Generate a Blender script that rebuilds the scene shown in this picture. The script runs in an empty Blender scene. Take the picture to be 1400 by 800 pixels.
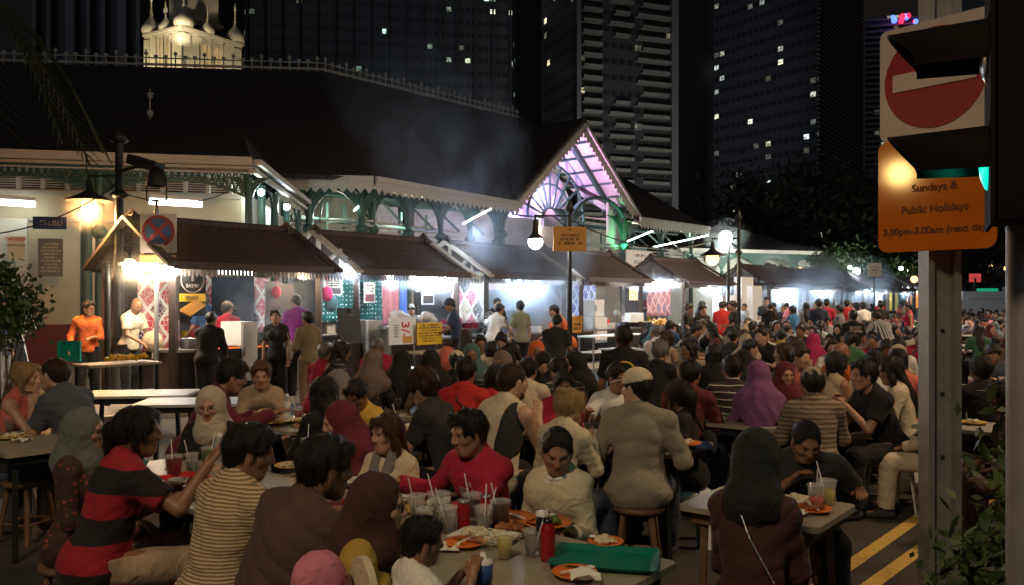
import bpy, bmesh, math, random
import numpy as np
from mathutils import Vector, Matrix
random.seed(11); np.random.seed(11)
SC = bpy.context.scene; COL = SC.collection
# ------------------------------------------------------------------ camera: level, at 1.77 m, horizon at photo row 410 of 800
F, CZ, HY = 1140., 1.77, 410.
cam = bpy.data.objects.new('camera', bpy.data.cameras.new('camera')); COL.objects.link(cam)
cam.location = (0, 0, CZ); cam.rotation_euler = (math.pi / 2, 0, 0)
cam.data.sensor_width = 36; cam.data.lens = 36 * F / 1400; cam.data.shift_y = 10 / 1400; cam.data.clip_start = .05; cam.data.clip_end = 2000
SC.camera = cam
# ------------------------------------------------------------------ night sky
wd = bpy.data.worlds.new('World'); SC.world = wd; wd.use_nodes = True
nt = wd.node_tree; bg = nt.nodes['Background']
sky = nt.nodes.new('ShaderNodeTexSky'); sky.sky_type = 'NISHITA'; sky.sun_disc = False
sky.sun_elevation = math.radians(-4); sky.sun_rotation = math.radians(200); sky.altitude = 10
tint = nt.nodes.new('ShaderNodeMixRGB'); tint.blend_type = 'MIX'; tint.inputs[0].default_value = .85; tint.inputs[2].default_value = (.036, .029, .026, 1)
nt.links.new(sky.outputs[0], tint.inputs[1]); nt.links.new(tint.outputs[0], bg.inputs[0]); bg.inputs[1].default_value = .24
SC.view_settings.view_transform = 'Standard'; SC.view_settings.look = 'None'; SC.view_settings.exposure = 0.0; SC.view_settings.gamma = 1
SC.cycles.use_denoising = True
SC.cycles.max_bounces = 6; SC.cycles.diffuse_bounces = 3; SC.cycles.glossy_bounces = 3; SC.cycles.transmission_bounces = 5; SC.cycles.transparent_max_bounces = 12; SC.cycles.volume_bounces = 0
SC.cycles.sample_clamp_indirect = 4; SC.cycles.caustics_reflective = False; SC.cycles.caustics_refractive = False
SC.cycles.volume_step_rate = 4; SC.cycles.volume_max_steps = 64
SC.cycles.use_light_tree = True
sg_ = bpy.data.lights.new('city_glow', 'SUN'); sg_.energy = .11; sg_.angle = math.radians(50); sg_.color = (.80, .88, 1); so_ = bpy.data.objects.new('city_glow', sg_); COL.objects.link(so_); so_.rotation_euler = (math.radians(58), 0, math.radians(-18))
def lamp(name, kind, loc, energy, col, size=.1, aim=None, spot=None, blend=.6):
    l = bpy.data.lights.new(name, kind); l.energy = energy; l.color = col
    if kind == 'AREA': l.shape = 'RECTANGLE'; l.size = size[0]; l.size_y = size[1]
    else: l.shadow_soft_size = size
    if kind == 'SPOT': l.spot_size = math.radians(spot); l.spot_blend = blend
    o = bpy.data.objects.new(name, l); COL.objects.link(o); o.location = loc
    if aim is not None: o.rotation_euler = (Vector(aim) - Vector(loc)).to_track_quat('-Z', 'Y').to_euler()
    return o
WARM, WHITE, COOL = (1, .66, .36), (1, .97, .92), (.86, .93, 1)
# street lamps above and behind the photographer's side of the road light the diners
lamp('street_light_near', 'SPOT', (-2.6, -2.2, 7.0), 980, (1, .70, .40), .5, (.2, 4.6, .8), 120, .8)
lamp('street_light_middle', 'SPOT', (6.5, 5.5, 7.5), 1150, (1, .68, .40), .5, (3.5, 9.5, .8), 120, .8)
lamp('crowd_fill_right', 'SPOT', (12.5, 10, 7.5), 900, (1, .70, .44), .5, (8, 14, .8), 120, .8)  # fill added to brighten the crowd beside the sign post
lamp('street_light_far', 'SPOT', (16, 20, 8), 6500, (1, .72, .48), .5, (12, 24, .5), 140, .8)
# ------------------------------------------------------------------ materials
M = {}
def mat(name, col, rough=.7, metal=0., emit=None, es=0., bump=0., bscale=60., var=0., vscale=6., alpha=None, trans=0., spec=None, sheen=0.):
    m = bpy.data.materials.new(name); m.use_nodes = True; t = m.node_tree; b = t.nodes['Principled BSDF']
    b.inputs['Base Color'].default_value = (*col, 1); b.inputs['Roughness'].default_value = rough; b.inputs['Metallic'].default_value = metal
    if emit: b.inputs['Emission Color'].default_value = (*emit, 1); b.inputs['Emission Strength'].default_value = es
    if trans: b.inputs['Transmission Weight'].default_value = trans
    if spec is not None: b.inputs['Specular IOR Level'].default_value = spec
    if sheen: b.inputs['Sheen Weight'].default_value = sheen
    if alpha is not None: b.inputs['Alpha'].default_value = alpha
    tc = t.nodes.new('ShaderNodeTexCoord')
    if var:
        n = t.nodes.new('ShaderNodeTexNoise'); n.inputs['Scale'].default_value = vscale; n.inputs['Detail'].default_value = 6; n.inputs['Roughness'].default_value = .65
        t.links.new(tc.outputs['Object'], n.inputs['Vector'])
        r = t.nodes.new('ShaderNodeMapRange'); r.inputs[1].default_value = .3; r.inputs[2].default_value = .7; r.inputs[3].default_value = 1 - var; r.inputs[4].default_value = 1 + var
        t.links.new(n.outputs[0], r.inputs[0])
        x = t.nodes.new('ShaderNodeVectorMath'); x.operation = 'SCALE'; x.inputs[0].default_value = col
        t.links.new(r.outputs[0], x.inputs['Scale']); t.links.new(x.outputs[0], b.inputs['Base Color'])
    if bump:
        n2 = t.nodes.new('ShaderNodeTexNoise'); n2.inputs['Scale'].default_value = bscale; n2.inputs['Detail'].default_value = 4
        t.links.new(tc.outputs['Object'], n2.inputs['Vector'])
        bm = t.nodes.new('ShaderNodeBump'); bm.inputs['Strength'].default_value = bump; bm.inputs['Distance'].default_value = .01
        t.links.new(n2.outputs[0], bm.inputs['Height']); t.links.new(bm.outputs[0], b.inputs['Normal'])
    M[name] = m; return m
def wrinkle(m, k=.45):
    t = m.node_tree; b = t.nodes['Principled BSDF']; tc = [n for n in t.nodes if n.type == 'TEX_COORD'][0]
    n = t.nodes.new('ShaderNodeTexNoise'); n.inputs['Scale'].default_value = 9; n.inputs['Detail'].default_value = 5; n.inputs['Distortion'].default_value = 2.2; n.inputs['Roughness'].default_value = .55; t.links.new(tc.outputs['Object'], n.inputs['Vector'])
    try: n.noise_type = 'RIDGED_MULTIFRACTAL'
    except Exception: pass
    bm = t.nodes.new('ShaderNodeBump'); bm.inputs['Strength'].default_value = k; bm.inputs['Distance'].default_value = .018; t.links.new(n.outputs[0], bm.inputs['Height'])
    old = b.inputs['Normal'].links
    if old: t.links.new(old[0].from_socket, bm.inputs['Normal'])
    t.links.new(bm.outputs[0], b.inputs['Normal']); b.inputs['Sheen Weight'].default_value = .05; b.inputs['Sheen Roughness'].default_value = .5
def strands(m):
    t = m.node_tree; tc = [n for n in t.nodes if n.type == 'TEX_COORD'][0]; mp = t.nodes.new('ShaderNodeMapping'); mp.inputs['Scale'].default_value = (1, 1, .12); t.links.new(tc.outputs['Object'], mp.inputs[0])
    for n in t.nodes:
        if n.type == 'TEX_NOISE': t.links.new(mp.outputs[0], n.inputs['Vector'])
def stripes(name, stops, period, axis='Z', rough=.85, distort=.0, off=0.):
    """bands of cloth along one axis of the figure's own frame: stops = [(start 0..1, colour)]"""
    m = mat(name, stops[0][1], rough, bump=.22, bscale=420); t = m.node_tree; b = t.nodes['Principled BSDF']
    tc = [n for n in t.nodes if n.type == 'TEX_COORD'][0]
    sp = t.nodes.new('ShaderNodeSeparateXYZ'); t.links.new(tc.outputs['Object'], sp.inputs[0])
    src = sp.outputs[axis]
    if distort:
        n = t.nodes.new('ShaderNodeTexNoise'); n.inputs['Scale'].default_value = 7; t.links.new(tc.outputs['Object'], n.inputs['Vector'])
        a = t.nodes.new('ShaderNodeMath'); a.operation = 'MULTIPLY_ADD'; a.inputs[1].default_value = distort; t.links.new(n.outputs[0], a.inputs[0]); t.links.new(src, a.inputs[2]); src = a.outputs[0]
    ad = t.nodes.new('ShaderNodeMath'); ad.operation = 'ADD'; ad.inputs[1].default_value = off; t.links.new(src, ad.inputs[0])
    d = t.nodes.new('ShaderNodeMath'); d.operation = 'DIVIDE'; d.inputs[1].default_value = period; t.links.new(ad.outputs[0], d.inputs[0])
    fr = t.nodes.new('ShaderNodeMath'); fr.operation = 'FRACT'; t.links.new(d.outputs[0], fr.inputs[0])
    r = t.nodes.new('ShaderNodeValToRGB'); r.color_ramp.interpolation = 'CONSTANT'
    while len(r.color_ramp.elements) < len(stops): r.color_ramp.elements.new(.5)
    for e, (q, c) in zip(r.color_ramp.elements, stops): e.position = q; e.color = (*c, 1)
    t.links.new(fr.outputs[0], r.inputs[0]); t.links.new(r.outputs[0], b.inputs['Base Color'])
    return m
def blotch(name, c1, c2, scale=18., thr=.5, rough=.85, c3=None):
    """floral or batik print"""
    m = mat(name, c1, rough, bump=.22, bscale=420); t = m.node_tree; b = t.nodes['Principled BSDF']
    tc = [n for n in t.nodes if n.type == 'TEX_COORD'][0]
    n = t.nodes.new('ShaderNodeTexVoronoi'); n.inputs['Scale'].default_value = scale; t.links.new(tc.outputs['Object'], n.inputs['Vector'])
    n2 = t.nodes.new('ShaderNodeTexNoise'); n2.inputs['Scale'].default_value = scale * 1.7; n2.inputs['Detail'].default_value = 3; t.links.new(tc.outputs['Object'], n2.inputs['Vector'])
    a = t.nodes.new('ShaderNodeMath'); a.operation = 'ADD'; t.links.new(n.outputs['Distance'], a.inputs[0]); t.links.new(n2.outputs[0], a.inputs[1])
    r = t.nodes.new('ShaderNodeValToRGB'); r.color_ramp.interpolation = 'CONSTANT'
    e = r.color_ramp.elements; e[0].position = 0; e[0].color = (*c2, 1); e[1].position = thr + .35; e[1].color = (*c1, 1)
    if c3: x = e.new(thr + .2); x.color = (*c3, 1)
    t.links.new(a.outputs[0], r.inputs[0]); t.links.new(r.outputs[0], b.inputs['Base Color'])
    return m
for n, c in dict(skin_a=(.36, .19, .115), skin_b=(.27, .135, .078), skin_c=(.47, .27, .18), skin_d=(.17, .085, .052), skin_e=(.55, .34, .24)).items():
    m = mat(n, c, .48, bump=.08, bscale=160, var=.10, vscale=14); m.node_tree.nodes['Principled BSDF'].inputs['Subsurface Weight'].default_value = 0
    mat(n + '_lip', (c[0] * .92, c[1] * .66, c[2] * .68), .4)
mat('skin', (.36, .19, .115)); mat('lip', (.3, .1, .08)); mat('eye', (.42, .39, .36), .25); mat('dark_eye', (.018, .012, .01), .3)
mat('cloth', (.3, .3, .3)); mat('hair', (.01, .01, .01), .45)
for n, c in dict(hair_black=(.010, .008, .008), hair_brown=(.035, .018, .011), hair_red=(.07, .022, .015), hair_blond=(.42, .27, .12), hair_grey=(.16, .15, .14), hair_ginger=(.16, .07, .03)).items():
    strands(mat(n, c, .38, bump=1., bscale=260, var=.5, vscale=150))
def wr(c):
    return dict(rough=.88, bump=.22, bscale=420, var=.14, vscale=11)
for n, c in dict(c_black=(.007, .007, .008), c_charcoal=(.024, .024, .027), c_grey=(.16, .16, .17), c_lgrey=(.33, .33, .34), c_white=(.74, .72, .68), c_cream=(.62, .53, .38), c_beige=(.42, .33, .22),
                 c_khaki=(.24, .18, .10), c_brown=(.085, .048, .032), c_olive=(.10, .09, .055), c_maroon=(.11, .012, .020), c_red=(.50, .022, .022), c_crimson=(.42, .015, .045), c_orange=(.75, .15, .03),
                 c_coral=(.62, .15, .12), c_pink=(.60, .20, .27), c_magenta=(.42, .02, .10), c_purple=(.20, .07, .20), c_violet=(.26, .03, .26), c_navy=(.02, .03, .065), c_denim=(.045, .06, .095), c_blue=(.04, .12, .30),
                 c_teal=(.07, .15, .16), c_green=(.05, .16, .07), c_mustard=(.42, .28, .045), c_yellow=(.66, .42, .06), c_shoe=(.05, .045, .045), c_slate=(.07, .085, .11), c_sand=(.40, .30, .20), c_hijabgrey=(.12, .145, .13), c_palescarf=(.50, .43, .34), c_taupe=(.17, .12, .10), c_wine=(.075, .010, .022)).items():
    mat(n, c, **wr(c))
stripes('s_redblack', [(0, (.012, .010, .012)), (.5, (.33, .012, .02))], .235, off=.04)
stripes('s_cream', [(0, (.60, .46, .28)), (.5, (.22, .16, .10))], .0145, distort=.008)
stripes('s_whiteline', [(0, (.03, .02, .02)), (.86, (.55, .5, .45))], .062, distort=.02)
stripes('s_greyline', [(0, (.02, .02, .025)), (.80, (.25, .24, .22))], .05, distort=.02)
stripes('s_brownline', [(0, (.30, .22, .15)), (.6, (.12, .085, .06))], .036, distort=.015)
stripes('s_vertical', [(0, (.55, .55, .52)), (.55, (.05, .06, .10))], .05, 'X')
blotch('p_floral', (.010, .010, .012), (.42, .36, .25), 22, .34, c3=(.12, .09, .06)); blotch('p_redpattern', (.045, .022, .022), (.42, .07, .05), 24, .42, c3=(.20, .04, .035)); blotch('p_plaid', (.36, .08, .07), (.55, .35, .30), 40, .2)
blotch('p_grey', (.20, .19, .18), (.34, .33, .31), 40, .2); blotch('p_tan', (.24, .15, .09), (.06, .04, .03), 26, .25); blotch('p_darkshine', (.005, .005, .006), (.022, .022, .024), 55, .12)
mat('black_plastic', (.012, .012, .013), .25)
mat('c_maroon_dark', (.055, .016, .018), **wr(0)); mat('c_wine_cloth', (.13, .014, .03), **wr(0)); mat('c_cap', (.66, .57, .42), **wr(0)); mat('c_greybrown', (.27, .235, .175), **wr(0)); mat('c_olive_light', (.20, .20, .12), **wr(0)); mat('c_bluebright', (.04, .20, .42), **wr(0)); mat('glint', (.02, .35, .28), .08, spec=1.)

for n_ in list(M):
    if n_[:2] in ('c_', 's_', 'p_'): wrinkle(M[n_])
# ------------------------------------------------------------------ signed distance modelling of bodies and clothes
V = lambda *a: np.array(a, float)
def unit(v): return v / (np.linalg.norm(v) + 1e-9)
def cone(a, b, ra, rb, k=.03, cut=None, flat=None):
    """tapered limb a->b; flat=(axis, factor) squeezes it along an axis; cut keeps only the side before b"""
    return ('c', np.array(a, float), np.array(b, float), ra, rb, k, cut, flat)
def ell(c, r, R=None, k=.03):
    return ('e', np.array(c, float), np.array(r, float), R, None, k, None, None)
def prim_d(p, P):
    if P[0] == 'c':
        _, a, b, ra, rb, k, cut, flat = P
        q = p - a; ab = b - a
        if flat is not None:
            ax, f = flat
            q = q + np.outer(q @ ax, ax) * (1 / f - 1); ab = ab + (ab @ ax) * ax * (1 / f - 1)
        t = np.clip((q @ ab) / (ab @ ab + 1e-9), 0, 1)
        d = np.linalg.norm(q - t[:, None] * ab, axis=1) - (ra + t * (rb - ra))
        if cut is not None:
            d = np.maximum(d, (p - b) @ unit(b - a) - cut)
        return d
    _, c, r, R, _, k, _, _ = P
    q = p - c
    if R is not None: q = q @ R
    k0 = np.linalg.norm(q / r, axis=1); k1 = np.linalg.norm(q / (r * r), axis=1)
    return k0 * (k0 - 1) / (k1 + 1e-9)
def prim_box(P, m):
    if P[0] == 'c':
        R = max(P[3], P[4]) + m
        return np.minimum(P[1], P[2]) - R, np.maximum(P[1], P[2]) + R
    R = P[2].max() + m
    return P[1] - R, P[1] + R
def sdf(p, add, sub=(), cuts=(), fold=None, infl=0.):
    d = np.full(len(p), .5)
    for P in add:
        lo, hi = prim_box(P, .09 + infl)
        m = np.all((p > lo) & (p < hi), axis=1)
        if not m.any(): continue
        e = prim_d(p[m], P) - infl; k = P[5]; c = d[m]
        h = np.maximum(k - np.abs(c - e), 0) / k
        d[m] = np.minimum(c, e) - h * h * k * .25
    for P in sub:
        lo, hi = prim_box(P, .07)
        m = np.all((p > lo) & (p < hi), axis=1)
        if not m.any(): continue
        e = -prim_d(p[m], P); k = P[5]; c = d[m]
        h = np.maximum(k - np.abs(c - e), 0) / k
        d[m] = np.maximum(c, e) + h * h * k * .25
    for (o, n) in cuts: d = np.maximum(d, (p - o) @ n)
    if fold is not None: d = d + fold(p)
    return d
CORN = np.array([[i, j, k] for i in (0, 1) for j in (0, 1) for k in (0, 1)])
EDG = [(a, b) for a in range(8) for b in range(a + 1, 8) if np.abs(CORN[a] - CORN[b]).sum() == 1]
def surface(add, h, sub=(), cuts=(), fold=None, infl=0.):
    """sparse surface nets: the zero level as quads"""
    f = lambda p: sdf(p, add, sub, cuts, fold, infl)
    los, his = zip(*[prim_box(P, .03 + infl) for P in add])
    lo = np.min(los, 0); hi = np.max(his, 0)
    n = np.ceil((hi - lo) / (8 * h)).astype(int) + 1
    g = np.stack(np.meshgrid(*[np.arange(x) for x in n], indexing='ij'), -1).reshape(-1, 3) * 8
    s = 8
    while True:
        c = lo + (g + s / 2) * h
        keep = np.abs(f(c)) < s * h * (.87 * 1.7 if s > 1 else 2.0)
        g = g[keep]
        if s == 1: break
        s //= 2
        g = (g[:, None, :] + CORN[None] * s).reshape(-1, 3)
    N = 4096
    key = lambda q: ((q[..., 0] + 2) * N + (q[..., 1] + 2)) * N + (q[..., 2] + 2)
    cor = key(g[:, None, :] + CORN[None])
    uk, inv = np.unique(cor.ravel(), return_inverse=True)
    ug = np.stack([uk // (N * N) - 2, uk // N % N - 2, uk % N - 2], -1)
    val = f(lo + ug * h)
    cv = val[inv.reshape(-1, 8)]
    act = (cv.min(1) < 0) & (cv.max(1) >= 0)
    g = g[act]; cv = cv[act]
    acc = np.zeros((len(g), 3)); cnt = np.zeros(len(g))
    for a, b in EDG:
        va, vb = cv[:, a], cv[:, b]; m = (va < 0) != (vb < 0)
        t = (va / (va - vb + 1e-12))[:, None]
        acc += np.where(m[:, None], CORN[a] + t * (CORN[b] - CORN[a]), 0); cnt += m
    vert = lo + (g + acc / np.maximum(cnt, 1)[:, None]) * h
    ck = key(g); order = np.argsort(ck); sk = ck[order]
    def find(q):
        kk = key(q); i = np.clip(np.searchsorted(sk, kk), 0, len(sk) - 1)
        return np.where(sk[i] == kk, order[i], -1)
    F = []
    for ax in range(3):
        u, w = (ax + 1) % 3, (ax + 2) % 3
        e = np.zeros(3, int); e[ax] = 1
        c1 = int(e @ [4, 2, 1])
        m = (cv[:, 0] < 0) != (cv[:, c1] < 0)
        q = g[m]; neg = cv[m, 0] < 0
        du = np.zeros(3, int); du[u] = 1; dw = np.zeros(3, int); dw[w] = 1
        i0 = find(q); i1 = find(q - du); i2 = find(q - du - dw); i3 = find(q - dw)
        quad = np.stack([i0, i1, i2, i3], -1); ok = (quad >= 0).all(1)
        quad = np.where(neg[:, None], quad, quad[:, ::-1])
        F.append(quad[ok])
    return vert, np.concatenate(F)
def np_mesh(name, parts, mats):
    """parts: (verts, quads, material index or per-face array)"""
    vs, fs, ms, o = [], [], [], 0
    for v, f, m in parts:
        vs.append(v); fs.append(f + o); ms.append(np.broadcast_to(m, (len(f),))); o += len(v)
    v = np.concatenate(vs); f = np.concatenate(fs); m = np.concatenate(ms)
    me = bpy.data.meshes.new(name)
    me.vertices.add(len(v)); me.vertices.foreach_set('co', v.astype(np.float32).ravel())
    me.loops.add(len(f) * 4); me.loops.foreach_set('vertex_index', f.astype(np.int32).ravel())
    me.polygons.add(len(f)); me.polygons.foreach_set('loop_start', np.arange(len(f), dtype=np.int32) * 4)
    me.polygons.foreach_set('material_index', m.astype(np.int32))
    me.polygons.foreach_set('use_smooth', np.ones(len(f), bool))
    for x in mats: me.materials.append(x)
    me.update(); me.validate()
    return me
def rot(yaw=0, pitch=0, roll=0):
    """yaw turns to the person's left, pitch nods down, roll tips towards the right shoulder (degrees)"""
    a, b, c = math.radians(yaw), math.radians(pitch), math.radians(roll)
    Z = np.array([[math.cos(a), -math.sin(a), 0], [math.sin(a), math.cos(a), 0], [0, 0, 1]])
    X = np.array([[1, 0, 0], [0, math.cos(b), math.sin(b)], [0, -math.sin(b), math.cos(b)]])
    Y = np.array([[math.cos(c), 0, math.sin(c)], [0, 1, 0], [-math.sin(c), 0, math.cos(c)]])
    return Z @ X @ Y
POSES = {   # lean, twist (torso yaw), head (yaw, pitch, roll), right hand, left hand (body frame, seated: seat top .45)
    'table': dict(lean=12, head=(0, 12, 0), rh=(.17, .42, .80), lh=(-.17, .40, .80)),
    'talk': dict(lean=6, head=(-28, 4, 3), rh=(.15, .40, .84), lh=(-.20, .30, .80)),
    'talk_left': dict(lean=6, head=(30, 4, -3), rh=(.22, .36, .80), lh=(-.06, .34, .92)),
    'eat': dict(lean=16, head=(0, 18, 0), rh=(.07, .37, .93), lh=(-.18, .42, .80)),
    'hands_mouth': dict(lean=22, head=(0, 2, 0), rh=(.05, .43, .92), lh=(-.05, .43, .90)),
    'look_down': dict(lean=20, head=(0, 36, 0), rh=(.10, .44, .82), lh=(-.10, .44, .82)),
    'reach': dict(lean=26, head=(10, 20, 0), rh=(.12, .60, .84), lh=(-.2, .46, .80)),
    'lap': dict(lean=4, head=(0, 8, 0), rh=(.14, .30, .64), lh=(-.14, .30, .64)),
    'stand': dict(stand=1, lean=1, head=(0, 6, 0), rh=(.22, .07, .80), lh=(-.22, .07, .80)),
    'stand_work': dict(stand=1, lean=10, head=(0, 28, 0), rh=(.14, .38, 1.0), lh=(-.14, .38, 1.0)),
    'stand_hold': dict(stand=1, lean=3, head=(15, 12, 0), rh=(.08, .27, 1.12), lh=(-.12, .28, 1.08)),
    'stand_bend': dict(stand=1, lean=38, head=(0, 20, 0), rh=(.16, .66, .92), lh=(-.14, .62, .90)),
}
def skeleton(p):
    st = p.get('stand', 0); up = .40 if st else 0.
    fem = p.get('female', 0); w = p.get('w', .93) * .93
    J = {}
    hip = V(0, 0, .545 + up)
    le = math.radians(p.get('lean', 8)); sd = math.radians(p.get('side', 0))
    d1 = unit(V(math.sin(sd) * .6, math.sin(le * .7), math.cos(le * .7))); d2 = unit(V(math.sin(sd), math.sin(le * 1.15), math.cos(le * 1.15)))
    tw = rot(p.get('twist', 0))
    J['hip'] = hip; J['waist'] = hip + d1 * .17; J['chest'] = J['waist'] + d2 * .19; J['neck'] = J['chest'] + d2 * .135
    X = tw @ V(1, 0, 0); X = unit(X - d2 * (X @ d2)); Yv = np.cross(d2, X)
    J['R'] = np.stack([X, Yv, d2], -1); J['R1'] = np.stack([V(1, 0, 0), np.cross(d1, V(1, 0, 0)), d1], -1)
    sw = (.148 if fem else .168) * (.5 + .5 * w) * p.get('sh', 1.)
    hd = p.get('head', (0, 0, 0)); T = rot(p.get('twist', 0))
    J['H'] = T @ rot(*hd)
    nk = unit(d2 * .8 + J['H'] @ V(0, .12, .3)); J['head'] = J['neck'] + nk * .158
    for s, nm in ((1, 'r'), (-1, 'l')):
        sh = J['neck'] + X * s * sw - d2 * .052
        tg = V(*p[nm + 'h']) + (V(0, 0, 0))
        v = tg - sh; L1, L2 = .275, .245
        dist = np.linalg.norm(v)
        if dist > (L1 + L2) * .985: v = v * ((L1 + L2) * .985 / dist); dist = (L1 + L2) * .985; tg = sh + v
        dist = max(dist, .12)
        a = (L1 * L1 - L2 * L2 + dist * dist) / (2 * dist); hh = math.sqrt(max(L1 * L1 - a * a, 0))
        pole = V(s * p.get('elbow', .45), -.25, -1.); pole = unit(pole - unit(v) * (pole @ unit(v)))
        el = sh + unit(v) * a + pole * hh
        J['sh' + nm] = sh; J['el' + nm] = el; J['wr' + nm] = tg
        hx = s * .092
        J['hj' + nm] = hip + V(hx, .0, -.01)
        if st:
            kx = s * .10; J['kn' + nm] = V(kx, .03, .50); J['an' + nm] = V(s * .11, -.02 + (.06 if s > 0 else -.05), .09)
            J['toe' + nm] = J['an' + nm] + V(s * .03, .14, -.055)
        else:
            sp = p.get('spread', .12); kf = p.get('shin', .02)
            J['kn' + nm] = V(s * (sp + .04), .42, .50); J['an' + nm] = V(s * (sp + .05), .42 + kf, .09)
            J['toe' + nm] = J['an' + nm] + V(s * .03, .14, -.055)
    return J
def hand_prims(J, nm, s, fine, curl):
    w, e = J['wr' + nm], J['el' + nm]; f = unit(w - e)
    up = unit(V(0, 0, 1) - f * f[2]) if abs(f[2]) < .9 else unit(V(0, -1, 0) - f * (-f[1]))
    side = np.cross(f, up) * -s      # towards the thumb
    side = unit(side); O = []
    pal = w + f * .05
    O.append(cone(w + f * .015, pal + f * .012, .026, .036, .02, flat=(up, .52)))
    if not fine:
        for i, (ox, ln) in enumerate(((.022, .068), (.007, .078), (-.009, .072), (-.024, .055))):
            a = pal + f * .03 + side * ox; b = a + unit(f - up * curl * .6) * ln * .6; c = b + unit(f * .5 - up * curl) * ln * .4
            O.append(cone(a, b, .0105, .0095, .006)); O.append(cone(b, c, .0095, .008, .006))
        a = w + f * .02 + side * .02; b = a + unit(f + side * .9 - up * .2) * .05
        O.append(cone(a, b, .014, .010, .01))
        return O
    for i, (ox, ln) in enumerate(((.024, .070), (.008, .079), (-.009, .074), (-.025, .058))):
        a = pal + f * .034 + side * ox
        b = a + unit(f - up * curl * .45 + side * ox * 3) * ln * .48; c = b + unit(f * .75 - up * curl) * ln * .30; d = c + unit(f * .35 - up * curl * 1.1) * ln * .24
        O += [cone(a, b, .0092, .0085, .007), cone(b, c, .0085, .0077, .004), cone(c, d, .0077, .0066, .004)]
    a = w + f * .018 + side * .018; b = a + unit(f + side * .95 - up * .3) * .042; c = b + unit(f + side * .25 - up * curl * .6) * .030
    O += [cone(a, b, .0145, .0105, .012), cone(b, c, .0105, .0085, .004)]
    return O
def torso_prims(J, p):
    fem = p.get('female', 0); w = p.get('w', .93) * .93; R, R1 = J['R'], J['R1']; b = p.get('belly', 0)
    O = [ell(J['hip'] + V(0, -.015, .005), V(.172 if not fem else .18, .125, .115) * V(w, w, 1), R1, .06),
         ell(J['waist'] + R1 @ V(0, .01 + b * .4, -.01), V(.145 if not fem else .128, .103 + b, .15) * V(w, w, 1), R1, .08),
         ell(J['chest'] + R @ V(0, .0, -.005), V(.163 if not fem else .145, .112, .165) * V(w, w, 1), R, .07)]
    for s, nm in ((1, 'r'), (-1, 'l')):
        O.append(cone(J['neck'] + R @ V(s * .035, -.015, -.03), J['sh' + nm], .046, .048, .05)); O.append(cone(J['neck'] + R @ V(s * .02, -.025, .03), J['sh' + nm] + R @ V(-s * .04, -.01, .01), .032, .03, .05))
        if fem: O.append(ell(J['chest'] + R @ V(s * .068, .085, -.015), V(.062, .058, .065), R, .04))
        else: O.append(ell(J['chest'] + R @ V(s * .07, .06, .02), V(.075, .05, .07), R, .05))
    return O
def arm_prims(J, nm, w, fem): 
    m = (.86 if fem else 1.) * (.55 + .45 * w)
    return [cone(J['sh' + nm], J['el' + nm], .049 * m, .038 * m, .04), cone(J['el' + nm], J['wr' + nm], .038 * m, .0255 * m, .015)]
def leg_prims(J, nm, w):
    m = .5 + .5 * w
    return [cone(J['hj' + nm], J['kn' + nm], .088 * m, .060 * m, .05), cone(J['kn' + nm], J['an' + nm], .058 * m, .040, .02),]
def head_prims(J, p, fine):
    H, c = J['H'], J['head']; at = lambda *q: c + H @ V(*q)
    fem = p.get('female', 0); jw = .90 if fem else 1.
    O = [ell(at(0, -.014, .027), V(.075, .094, .086), H, .02), ell(at(0, .026, -.028), V(.060 * jw, .066, .082), H, .03),
         ell(at(0, .052, -.088), V(.036 * jw, .032, .028), H, .03)]
    for s in (1, -1):
        O.append(ell(at(s * .040, .052, -.022), V(.028, .030, .026), H, .02))
        O.append(ell(at(s * .078, -.004, -.008), V(.010, .020, .032), H @ rot(-s * 18), .008))
        O.append(cone(at(s * .052 * jw, .0, -.055), at(s * .022, .052, -.095), .024, .022, .03))
    O.append(cone(at(0, .088, .020), at(0, .108, -.022), .0085, .0115, .012))
    O.append(cone(at(-.012, .098, -.028), at(.012, .098, -.028), .010, .010, .008))
    O.append(cone(at(-.034, .076, .026), at(.034, .076, .026), .011, .011, .015))
    O.append(cone(at(-.018, .084, -.056), at(.018, .084, -.056), .0075, .0075, .008))
    O.append(cone(at(-.015, .081, -.068), at(.015, .081, -.068), .0085, .0085, .006))
    S = [ell(at(s * .031, .094, .004), V(.018, .014, .010), H, .012) for s in (1, -1)]
    if fine: S.append(cone(at(-.022, .095, -.062), at(.022, .095, -.062), .0024, .0024, .004))
    return O, S
HAIR_S = {'short', 'crop', 'curly', 'long', 'bun', 'pony', 'bob', 'thin'}
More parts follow.
